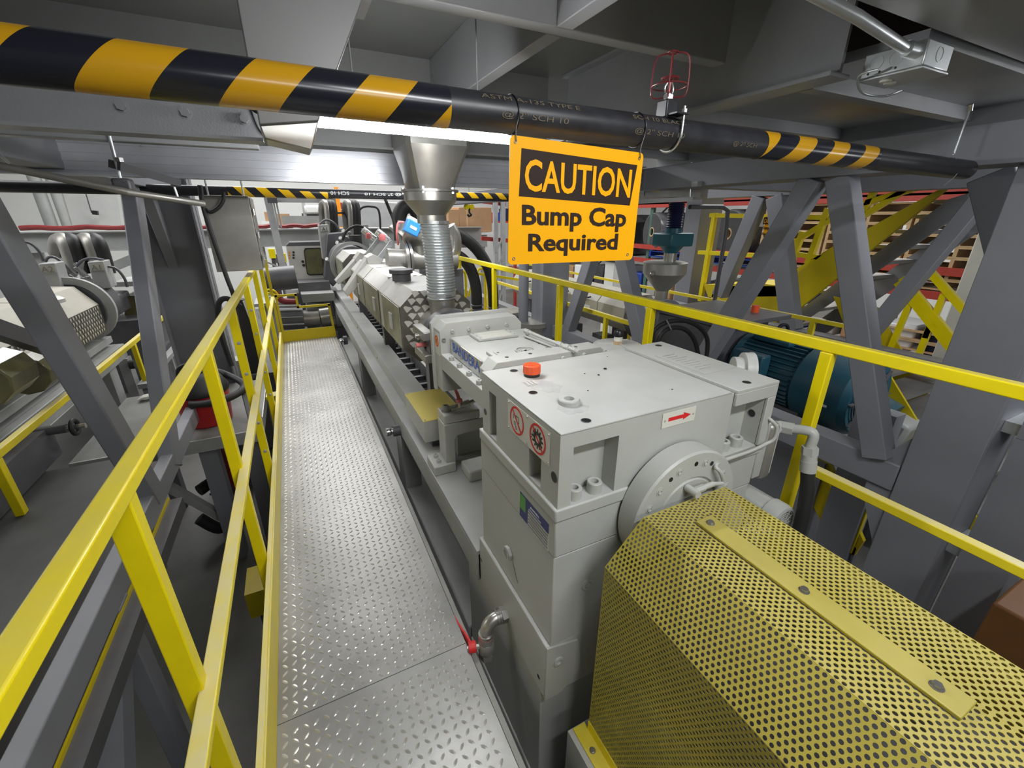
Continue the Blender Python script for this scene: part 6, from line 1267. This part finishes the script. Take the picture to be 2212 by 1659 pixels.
for k, (y0, y1) in enumerate(((3.36, 3.80), (3.81, 4.25), (4.26, 4.7), (4.71, 5.2), (5.21, 5.9))):
    o = MB().prism([(2.93, y0, 0.44), (2.93, y0, 0.60), (3.03, y0, 0.72), (3.27, y0, 0.72), (3.37, y0, 0.60), (3.37, y0, 0.44), (3.27, y0, 0.34), (3.03, y0, 0.34)], (0, y1-y0, 0)).build('barrel_cover', 'beige_cover', nb2, smooth=0, bevel=0.006)
    if k > 0: MB().tube([(2.935, y0+0.13, 0.63), (2.88, y0+0.14, 0.625), (2.88, y0+0.29, 0.625), (2.935, y0+0.30, 0.63)], 0.010, 8).build('handle', 'rubber', o)
    if k > 0:
        lb_ = MB().box(2.924, 2.929, y0+0.12, y0+0.27, 0.45, 0.53).build('label', 'white_paint', o); text('lettering', '240v', Vector((2.9225, y0+0.195, 0.49)), YD, ZD, 0.035, 'black_paint', lb_)
for y in (3.6, 4.6, 5.6): MB().box(3.08, 3.22, y, y+0.1, -0.3, 0.34).build('barrel_foot', 'dark_machine', nb2)
MB().box(2.85, 3.5, 3.35, 6.5, -0.36, -0.30).build('bed', 'dark_machine', nb2); MB().box(2.9, 3.4, 3.5, 6.4, FL, -0.3605).build('plinth', 'dark_machine', nb2)
for k, y in enumerate((3.55, 4.1, 4.7)):
    t_ = thing('cooling_blower', ['nearest of three small grey blowers under the cream barrel covers', 'middle one of three small grey blowers under the cream barrel covers', 'farthest of three small grey blowers under the cream barrel covers'][k], 'blower', (2.9, y, 0.1)); c = Vector((2.88, y, 0.13))
    MB().cyl(c, c+Vector((0.03, 0.22, 0)), 0.085, n=24).build('motor_body', 'frame_grey', t_); MB().cyl(c-Vector((0, 0.01, 0)), c, 0.06).build('end_cap', 'dark_machine', t_); MB().box(2.85, 3.0, y+0.05, y+0.2, 0.10, 0.27).build('duct', 'dark_machine', t_); MB().box(2.88, 2.96, y+0.05, y+0.15, -0.3, 0.05).build('stand', 'dark_machine', t_)
nr2 = thing('guardrail', 'low yellow guardrail in front of the cream barrel covers', 'guardrail', (2.72, 3.5, 0.4))
a, b_ = P(1225, 652, x=2.72), P(1370, 700, x=2.72); zr = a.z
MB().box(2.70, 2.735, 2.75, 6.0, zr-0.04, zr).build('top_rail', 'dusty_yellow', nr2, bevel=0.003)
for y in (2.76, 3.35, 4.1, 5.2): MB().box(2.70, 2.735, y, y+0.04, -0.25, zr-0.0405).build('post', 'dusty_yellow', nr2)
MB().box(2.68, 2.76, 2.7, 6.1, -0.3, -0.2505).build('foot_channel', 'frame_grey', nr2); MB().box(2.7, 2.74, 5.9, 5.96, FL, -0.3005).build('leg', 'frame_grey', nr2)
nr3 = thing('guardrail', 'thin yellow rail behind the cream barrel covers and the hopper', 'guardrail', (3.7, 3.5, 0.4)); z3 = P(1420, 622, x=3.8).z
MB().box(3.78, 3.81, 1.6, 7.0, z3-0.03, z3).build('top_rail', 'dusty_yellow', nr3)
for y in (2.0, 4.2, 6.5): MB().box(3.78, 3.81, y, y+0.04, FL, z3-0.0305).build('post', 'dusty_yellow', nr3)
hp_ = thing('hopper', 'round steel hopper cone of the right neighbour line', 'hopper', (3.17, 3.1, 0.9)); ho = Vector((3.17, 3.12, 0))
MB().lathe([(0.06, 0.66), (0.06, 0.80), (0.20, 0.965), (0.20, 1.06), (0.205, 1.065), (0.17, 1.075)], ho, n=40).build('cone', 'stainless_dull', hp_); MB().cyl(ho+Vector((0.05, 0, 1.075)), ho+Vector((0.05, 0, 1.15)), 0.06).build('neck', 'stainless', hp_)
MB().tube([ho+Vector((-0.19, -0.06, 1.0)), ho+Vector((-0.235, -0.06, 0.98)), ho+Vector((-0.20, -0.06, 0.94))], 0.008, 8).build('latch', 'chrome', hp_)
mf = thing('magnet_feeder', 'teal feeder housing with dark blue bellows above the steel hopper', 'feeder', ho+Vector((0.06, 0, 1.2)))
MB().box(ho.x-0.09, ho.x+0.20, 3.0, 3.24, 1.21, 1.33).build('housing', 'teal', mf, bevel=0.015); MB().lathe([(0.065, 1.15), (0.075, 1.17), (0.11, 1.21)], ho+Vector((0.05, 0, 0)), n=28).build('lower_neck', 'teal', mf); MB().cyl(ho+Vector((0.05, 0, 1.33)), ho+Vector((0.05, 0, 1.37)), 0.075).build('collar', 'teal', mf)
MB().cyl(ho+Vector((0.20, 0, 1.285)), ho+Vector((0.29, 0, 1.285)), 0.008).build('handle', 'dark_machine', mf)
mb = MB(); mb.lathe([(0.066+0.008*(k % 2), 1.37+0.0105*k) for k in range(22)], ho+Vector((0.05, 0, 0)), n=28); mb.build('bellows', 'navy', mf)
ng2 = thing('hose_loop', 'two black corrugated conduits tied in a loop beyond the gearbox top', 'cable', (2.2, 1.7, 0.7))
for pts in ([(1405, 745), (1412, 715), (1440, 696), (1480, 693), (1512, 708), (1528, 735), (1525, 780)], [(1420, 745), (1428, 722), (1450, 708), (1480, 712), (1500, 735), (1510, 775)]):
    MB().tube([P(a, b_, y=1.75) for a, b_ in pts], 0.0135, 12).build('conduit', 'rubber', ng2)
MB().tube([P(1440, 692, y=1.73), P(1450, 712, y=1.73)], 0.004, 6).build('tie', 'galvanized', ng2)
mdc = thing('overhead_duct', 'dull steel box duct with a yellow warning label right of the caution sign', 'duct', P(1450, 400, y=2.9))
p_ = [P(1370, 378, y=2.9), P(1480, 384, y=2.9), P(1480, 432, y=2.9), P(1370, 428, y=2.9)]; x0, x1 = p_[0].x-0.5, p_[1].x; z0, z1 = P(1430, 425, y=2.9).z, P(1430, 380, y=2.9).z
MB().box(x0, x1, 2.9, 3.4, z0, z1).build('box_duct', 'stainless_dull', mdc); cxx = P(1550, 410, y=3.1).x; MB().cyl((x1+0.22, 3.15, z0+0.0), (x1+0.22, 3.15, z1), 0.24, n=40).build('round_end', 'stainless', mdc); MB().box(x1, x1+0.22, 2.91, 3.39, z0, z1).build('joint', 'stainless_dull', mdc)
a, b_ = P(1396, 400, y=2.89), P(1425, 415, y=2.89); MB().box(a.x, b_.x, 2.893, 2.899, b_.z, a.z+0.005).build('yellow_label', 'safety_yellow', mdc); MB().box(a.x, b_.x, 2.893, 2.899, b_.z-0.04, b_.z-0.001).build('pale_label', 'print_grey', mdc)
t_ = MB().bar(P(1365, 436, y=2.6), P(1490, 430, y=2.6), 0.06, 0.03, (0, 1, 0)).build('strut_channel', 'frame_grey'); tag(t_, 'grey strut channel hanging under the steel box duct', 'channel')
t_ = MB().cyl(P(1494, 350, y=2.6), P(1490, 428, y=2.6), 0.005, n=8).build('threaded_rod', 'galvanized'); tag(t_, 'threaded rod holding the strut channel near the steel box duct', 'rod')
t_ = MB().tube([P(1490, 447, y=3.0), P(1560, 447, y=3.0), P(1572, 455, y=3.0), P(1568, 500, y=3.0), P(1545, 640, y=3.0), P(1535, 700, y=3.0)], 0.02, 12, smooth=False).build('drop_pipe', 'dark_machine'); tag(t_, 'thin dark pipe dropping from the duct to the dark gearbox', 'pipe')
gc = MB().box(P(1487, 640, y=4.1).x, P(1530, 640, y=4.1).x, 4.1, 4.35, FL, 1.8).build('column', 'structure_grey', bevel=0.005); tag(gc, 'wide grey column between the teal feeder and the yellow platform rail', 'column')
lt = MB().bar(P(1500, 398, y=2.2), P(1712, 378, y=2.2), 0.05, 0.03, (0, 1, 0)).build('tube_fixture', 'frame_grey'); tag(lt, 'unlit grey tube fixture under the beams right of the sign', 'light')
hk2 = thing('pipe_hanger', 'rod hanger with a thin wire at the right holding the black pipe', 'hanger', P(2080, 280, y=0.9))
MB().cyl(P(2096, 232, y=0.9), P(2060, 335, y=0.9), 0.004, n=8).build('threaded_rod', 'galvanized', hk2); MB().cyl(P(2097, 225, y=0.9), P(2095, 240, y=0.9), 0.008).build('nut', 'chrome', hk2); MB().tube([P(2060, 330, y=0.87), P(2070, 370, y=0.86), P(2040, 400, y=0.86)], 0.0015, 6).build('wire', 'galvanized', hk2)

# stairs
def stair(name, label, rails, steps, loc):
    t_ = thing(name, label, 'stairs', loc)
    for pts, x, nm in rails: MB().prism([P(a, b_, x=x) for a, b_ in pts], (0.04, 0, 0)).build(nm, 'stair_yellow', t_)
    return t_
s1 = stair('upper_stairs', 'yellow stair flight rising to the upper right behind the braces', [([(1545, 618), (1690, 618), (1790, 540), (2045, 400), (2045, 408), (1905, 520), (1720, 672), (1690, 692), (1530, 660)], 4.6, 'stringer')], None, P(1700, 640, x=4.6))
MB().prism([P(a, b_, x=4.7) for a, b_ in ((1700, 690), (2050, 430), (2090, 418), (2090, 450), (1720, 705))], (0.03, 0, 0)).build('soffit_channel', 'structure_grey', s1)
MB().prism([P(a, b_, x=5.3) for a, b_ in ((1740, 712), (2120, 445), (2150, 430), (2150, 475), (1760, 735))], (0.04, 0, 0)).build('soffit_channel', 'structure_grey', s1)
for k in range(9):
    t = k/8; c = P(1720+370*t, 700-270*t, x=4.75); MB().box(4.75, 5.3, c.y-0.02, c.y+0.20, c.z-0.03, c.z).build('tread', 'tread_steel', s1)
for a, b_ in (((1545, 460), (1513, 650)), ((1700, 505), (1670, 700)), ((1735, 500), (1705, 580)), ((1790, 450), (1745, 570))): MB().bar(P(*a, x=4.65), P(*b_, x=4.65), 0.05, 0.05).build('post', 'safety_yellow', s1)
for a, b_ in (((1535, 465), (1790, 470)), ((1510, 545), (1640, 552)), ((1690, 545), (1800, 560)), ((1690, 540), (1830, 452)), ((1700, 600), (1840, 515)), ((1830, 450), (1995, 402)), ((1860, 470), (1960, 408)), ((1860, 470), (1895, 400))): MB().bar(P(*a, x=4.65), P(*b_, x=4.65), 0.045, 0.045).build('rail', 'safety_yellow', s1)
MB().prism([P(a, b_, x=4.6) for a, b_ in ((1520, 615), (1640, 612), (1690, 618), (1690, 640), (1530, 642))], (0.8, 0, 0)).build('landing', 'stair_yellow', s1)
for y in (3.3, 3.9): MB().box(4.9, 5.0, y, y+0.1, FL, 0.5).build('leg', 'structure_grey', s1)
s2 = thing('lower_stairs', 'yellow and grey stair flight going down behind the massive column', 'stairs', P(1960, 880, x=4.3))
xa, xb = 3.75, 4.6
MB().prism([P(a, b_, x=xa) for a, b_ in ((1908, 800), (1912, 795), (2030, 990), (2160, 1200), (2090, 1200), (1985, 1010), (1905, 870))], (0.02, 0, 0)).build('near_stringer', 'stair_yellow', s2)
MB().prism([P(a, b_, x=xb) for a, b_ in ((1800, 640), (1890, 660), (1985, 820), (2110, 1020), (2240, 1220), (2190, 1240), (2010, 960), (1830, 720))], (0.02, 0, 0)).build('far_stringer', 'stair_yellow', s2)
for k in range(8):
    c = P(1905+33*k, 810+50*k, x=xa); MB().box(xa+0.021, xb-0.001, c.y-0.02, c.y+0.2, c.z-0.03, c.z).build('tread', 'tread_steel', s2)
for a, b_ in (((1990, 565), (2110, 700)), ((1940, 610), (2100, 810)), ((1950, 600), (2108, 795)), ((2100, 930), (2230, 1080)), ((2110, 700), (2240, 850))): MB().bar(P(*a, x=xb), P(*b_, x=xb), 0.05, 0.05).build('handrail', 'safety_yellow', s2)
for a, b_ in (((2040, 635), (2000, 730)), ((2012, 700), (1985, 765)), ((1968, 650), (1925, 750)), ((1905, 890), (1900, 940))): MB().bar(P(*a, x=xb), P(*b_, x=xb), 0.04, 0.04).build('post', 'safety_yellow', s2)
s3 = thing('platform_ladder', 'low yellow stair stringer and frame under the right mid rail', 'stairs', P(1830, 1100, x=3.0))
MB().prism([P(a, b_, x=3.0) for a, b_ in ((1730, 905), (1760, 925), (1865, 1170), (1845, 1200), (1800, 1180), (1715, 1010))], (0.03, 0, 0)).build('stringer', 'stair_yellow', s3)
for a, b_ in (((1835, 1190), (1890, 1045)), ((1890, 1050), (1850, 985)), ((1785, 1020), (1850, 1130))): MB().bar(P(*a, x=3.0), P(*b_, x=3.0), 0.035, 0.035).build('frame_bar', 'safety_yellow', s3)
MB().box(3.0, 3.05, 0.98, 1.04, FL, -0.55).build('leg', 'structure_grey', s3)

# pallet racks along the right
RX = 7.5
def zat(px, py, x=RX): return P(px, py, x=x)
rk = thing('pallet_rack', 'long pallet rack with red beams and green uprights along the right background', 'rack', (RX, 6, FL))
lv = [('rack_beam', 0.52), ('rack_beam', 0.83), ('rack_beam', 1.80), ('rack_beam', 1.73), ('rack_beam', -0.35)]
for nm, z in lv: MB().box(RX, RX+0.05, 1.5, 15.5, z-0.07, z+0.03).build('beam', 'rack_red', rk)
for z in (0.52, 1.86): MB().box(RX+1.0, RX+1.05, 1.5, 15.5, z-0.07, z+0.03).build('beam', 'rack_red', rk)
for y in (1.95, 5.15, 8.0, 10.6, 13.4):
    for x in (RX+0.06, RX+0.95):
        MB().box(x, x+0.07, y, y+0.09, FL, 3.2).build('upright', 'rack_green', rk)
for y in (2.0, 5.2, 8.05, 10.65):
    for k in range(5): MB().bar((RX+0.10, y+0.04, FL+0.2+0.8*k), (RX+0.98, y+0.04, FL+0.9+0.8*k), 0.03, 0.03, (0, 1, 0)).build('brace', 'rack_green', rk)
for x0_ in (0.5, 1.85):
    o = MB().box(RX+0.06, RX+1.0, 1.6, 15.4, x0_+0.031, x0_+0.045).build('wire_deck', 'rack_grey', rk)
wcl = thing('building_column', 'cream building column at the right behind the lower stairs', 'column', (6.0, 1.9, 0)); c = P(2115, 600, x=6.0)
MB().box(6.0, 6.25, c.y-0.13, c.y+0.13, FL, 3).build('shaft', 'column_white', wcl, bevel=0.01); MB().box(5.9, 6.35, c.y-0.23, c.y+0.23, FL, FL+0.03).build('base_plate', 'column_white', wcl)
wcm = thing('building_column', 'white building column with black straps between the braces below the sign', 'column', (5.6, 6, 0)); c = P(1340, 620, y=7.0)
MB().box(c.x-0.2, c.x+0.22, 7.0, 7.3, FL, 3).build('shaft', 'white_paint', wcm, bevel=0.01)
for z in (0.62, 0.78): MB().box(c.x-0.24, c.x+0.26, 6.97, 7.33, z, z+0.03).build('strap', 'rubber', wcm)
# pallets
def pallet(x, y, z, mat, label, group):
    t_ = thing('pallet', label, 'pallet', (x, y, z), group); mb = MB()
    for k in range(6): mb.box(x+0.18*k, x+0.18*k+0.10, y, y+1.04, z+0.115, z+0.135)
    mb.build('top_boards', mat, t_); mb = MB()
    for k in (0, 0.50, 1.0): mb.box(x, x+1.0, y+k, y+k+0.04, z+0.018, z+0.1148)
    mb.build('stringers', mat, t_); mb = MB()
    for k in (0, 2.5, 5): mb.box(x+0.18*k, x+0.18*k+0.10, y, y+1.04, z, z+0.0178)
    mb.build('bottom_boards', mat, t_); return t_
GP = 'wooden pallets stacked on the right rack'
first = pallet(RX+0.04, 2.05, 0.566, 'wood', 'pale wooden pallet in the tall stack beside the cream building column', GP)
for k in range(1, 9):
    dup(first, (0, 0.0, 0.136*k))
g2 = 'wooden pallets in the stack left of the tall brace'
f2 = dup(first, (0, 2.15, 0), 'pale wooden pallet in the stack seen left of the near truss brace', g2)
for k in range(1, 9): dup(f2, (0, 0, 0.136*k))
f3 = dup(first, (0, 0.0, -1.3+0.6), 'wooden pallet in the short stack on the lower rack level', 'wooden pallets on the lower rack level')
dup(f3, (0, 0, -0.137))
bpq = pallet(RX+0.02, 6.9, 0.60, 'pallet_blue', 'blue plastic pallet under the wrapped film roll left of the teal feeder', None)
dup(bpq, (0, -1.75, 0), 'blue plastic pallet partly behind the thin dark drop pipe')
def roll(c, r, L_, label):
    t_ = thing('film_roll', label, 'roll', c); c = Vector(c)
    MB().lathe([(0.1, 0), (r*0.97, 0), (r, 0.03), (r, L_), (0.1, L_)], c, (1, -0.25, 0), 48, cap=False).build('film', 'film_wrap', t_)
    MB().lathe([(0.08, -0.012), (0.105, -0.012), (0.105, 0.1), (0.08, 0.1), (0.08, -0.012)], c, (1, -0.25, 0), 28, cap=False).build('core', 'core_tan', t_)
    MB().flat_ring(c-Vector((0.004, -0.001, 0)), (1, -0.25, 0), 0.11, r*0.93, 0.003, 48).build('end_face', 'film_dark', t_); return t_
c = P(1408, 503, x=RX+0.05); roll((c.x, c.y, c.z+0.02), 0.42, 1.0, 'wrapped dark film roll with a pale core on the blue pallet')
c = P(1378, 500, x=RX+0.5); roll((c.x, c.y+0.3, c.z), 0.40, 0.8, 'dark film roll half hidden by the caution sign')
c = P(1573, 505, x=RX+0.05); roll((c.x, c.y, c.z), 0.44, 1.0, 'dark film roll with a tan core framed by the yellow platform rail')
# goods on the racks
cols = ['navy', 'white_paint', 'cardboard', 'film_dark', 'pallet_blue', 'stretch_film', 'brown_paint', 'print_grey']
for k in range(26):
    y_ = 2.2+0.5*k; z_ = -0.318 if k % 2 else 0.0
    hgt = random.uniform(0.35, 0.62); mname = cols[(k*5) % 8]; zz = -0.318
    t_ = MB().box(RX+0.1, RX+0.75, y_, y_+0.42, zz, zz+hgt).build('packed_goods', mname, bevel=0.03)
    tag(t_, 'wrapped stack of goods on the lower level of the right rack', 'goods', 'goods on the lower rack level')
f4 = dup(first, (0, 1.075, 0), 'pale wooden pallet in the middle stack behind the upper stair flight', 'wooden pallets in the middle stack')
for k in range(1, 8): dup(f4, (0, 0, 0.136*k))
for k in range(9):
    t_ = MB().box(RX+0.35, RX+0.9, 5.3+1.05*k, 6.25+1.05*k, 0.57, 1.15+0.4*random.random()).build('packed_goods', ['film_dark', 'cardboard', 'film_wrap'][k % 3], bevel=0.03) if False else None
for k in range(18):
    y_ = 5.4+0.55*k
    if 5.0 < y_ < 6.3 or 6.7 < y_ < 8.2: continue
    t_ = MB().box(RX+0.1, RX+0.9, y_, y_+0.48, 0.57, 0.57+random.uniform(0.25, 0.9)).build('packed_goods', cols[(k*3+1) % 8], bevel=0.03)
    tag(t_, 'wrapped goods on the middle level of the right rack', 'goods', 'goods on the middle rack level')
for k in range(22):
    y_ = 2.0+0.6*k; t_ = MB().box(RX+0.1, RX+0.9, y_, y_+0.5, FL+0.001, FL+random.uniform(0.4, 0.8)).build('packed_goods', cols[(k*7+2) % 8], bevel=0.03)
    tag(t_, 'wrapped goods on the floor under the right rack', 'goods', 'goods on the floor under the rack')
for k in range(9):
    y_ = 3.2+0.6*k; t_ = MB().box(RX+0.1, RX+0.9, y_, y_+0.5, 1.906, 2.5).build('packed_goods', cols[(k*3) % 8], bevel=0.03); tag(t_, 'wrapped goods on the top level of the right rack', 'goods', 'goods on the top rack level')
# red and white rack line far right of the chute
for k, (x0_, y0_, x1_, y1_, c_, lb) in enumerate(((1040, 515, 1100, 523, 'rack_red', 'red rack beam at the lower left of the caution sign'), (1030, 433, 1100, 445, 'rack_red', 'red rack beam just left of the caution sign'))):
    t_ = MB().bar(P(x0_, y0_, y=9.5), P(x1_, y1_-3, y=9.5), 0.06, 0.09).build('rack_beam', c_); tag(t_, lb, 'rack beam')
t2 = thing('rack_upright', 'pale perforated rack upright left of the caution sign', 'rack', P(1080, 520, y=9.4))
for px in (1072, 1088): MB().box(P(px, 500, y=9.4).x-0.05, P(px, 500, y=9.4).x+0.05, 9.4, 9.48, FL, 2.0).build('post', 'rack_grey', t2)
for k in range(6): MB().bar(Vector((P(1072, 500, y=9.4).x, 9.4, FL+0.4*k)), Vector((P(1088, 500, y=9.4).x, 9.4, FL+0.4*k+0.4)), 0.03, 0.03).build('brace', 'rack_grey', t2)
for k in range(7):
    a = P(985+18*k, 440, y=12); t_ = MB().box(a.x, a.x+0.22, 12, 12.5, 1.35, 1.35+random.uniform(0.15, 0.35)).build('packed_goods', ['pallet_blue', 'navy', 'pallet_blue', 'white_paint', 'rack_red', 'pallet_blue', 'navy'][k]); tag(t_, 'small goods on the high far shelf above the cardboard boxes', 'goods', 'goods on the high far shelf')
t_ = MB().box(P(975, 440, y=12).x, P(1120, 440, y=12).x, 12, 12.6, 1.30, 1.3495).build('far_shelf', 'rack_red'); tag(t_, 'high red shelf above the cardboard boxes', 'shelf')
for x in (P(978, 440, y=12).x, P(1115, 440, y=12).x): MB().box(x, x+0.08, 12.1, 12.18, FL, 1.2995).build('shelf_post', 'rack_red', t_)
# caution sign on the platform rail
s4 = thing('caution_sign', 'small yellow caution sign hung on the yellow platform rail beyond the braces', 'sign', P(1660, 485, x=4.6))
MB().prism([P(a, b_, x=4.55) for a, b_ in ((1654, 468), (1668, 468), (1664, 510), (1648, 508))], (0.01, 0, 0)).build('panel', 'sign_yellow', s4)
q = P(1660, 478, x=4.54); MB().box(4.543, 4.548, q.y-0.09, q.y+0.06, q.z-0.03, q.z+0.04).build('header_panel', 'sign_dark', s4)
text('lettering', 'CAUTION', Vector((4.54, q.y-0.015, q.z+0.003)), YD, ZD, 0.045, 'sign_yellow', s4, 0.13, 0.02)
text('lettering', 'Bump Cap', Vector((4.54, q.y-0.015, q.z-0.07)), YD, ZD, 0.04, 'sign_dark', s4, 0.12, 0.02)
text('lettering', 'Required', Vector((4.54, q.y-0.015, q.z-0.13)), YD, ZD, 0.04, 'sign_dark', s4, 0.12, 0.02)
t_ = MB().prism([P(a, b_, x=4.62) for a, b_ in ((1635, 472), (1652, 472), (1648, 490), (1630, 489))], (0.01, 0, 0)).build('notice', 'print_grey'); tag(t_, 'pale printed notice on the yellow platform rail', 'notice')
# cardboard on the floor behind the blue motor
for k, (px, py, yy) in enumerate(((1590, 735, 3.4), (1700, 770, 3.1), (1885, 900, 2.1))):
    c = P(px, py, y=yy); t_ = MB().box(c.x-0.25, c.x+0.3, yy, yy+0.5, c.z-0.1, c.z+0.02).build('cardboard_sheet', 'cardboard'); tag(t_, ['cardboard stack left behind the blue motor', 'cardboard stack right behind the blue motor', 'cardboard beside the fan end of the blue motor'][k], 'cardboard'); MB().box(c.x-0.22, c.x+0.27, yy+0.03, yy+0.47, FL, c.z-0.1005).build('support_table', 'structure_grey', t_)
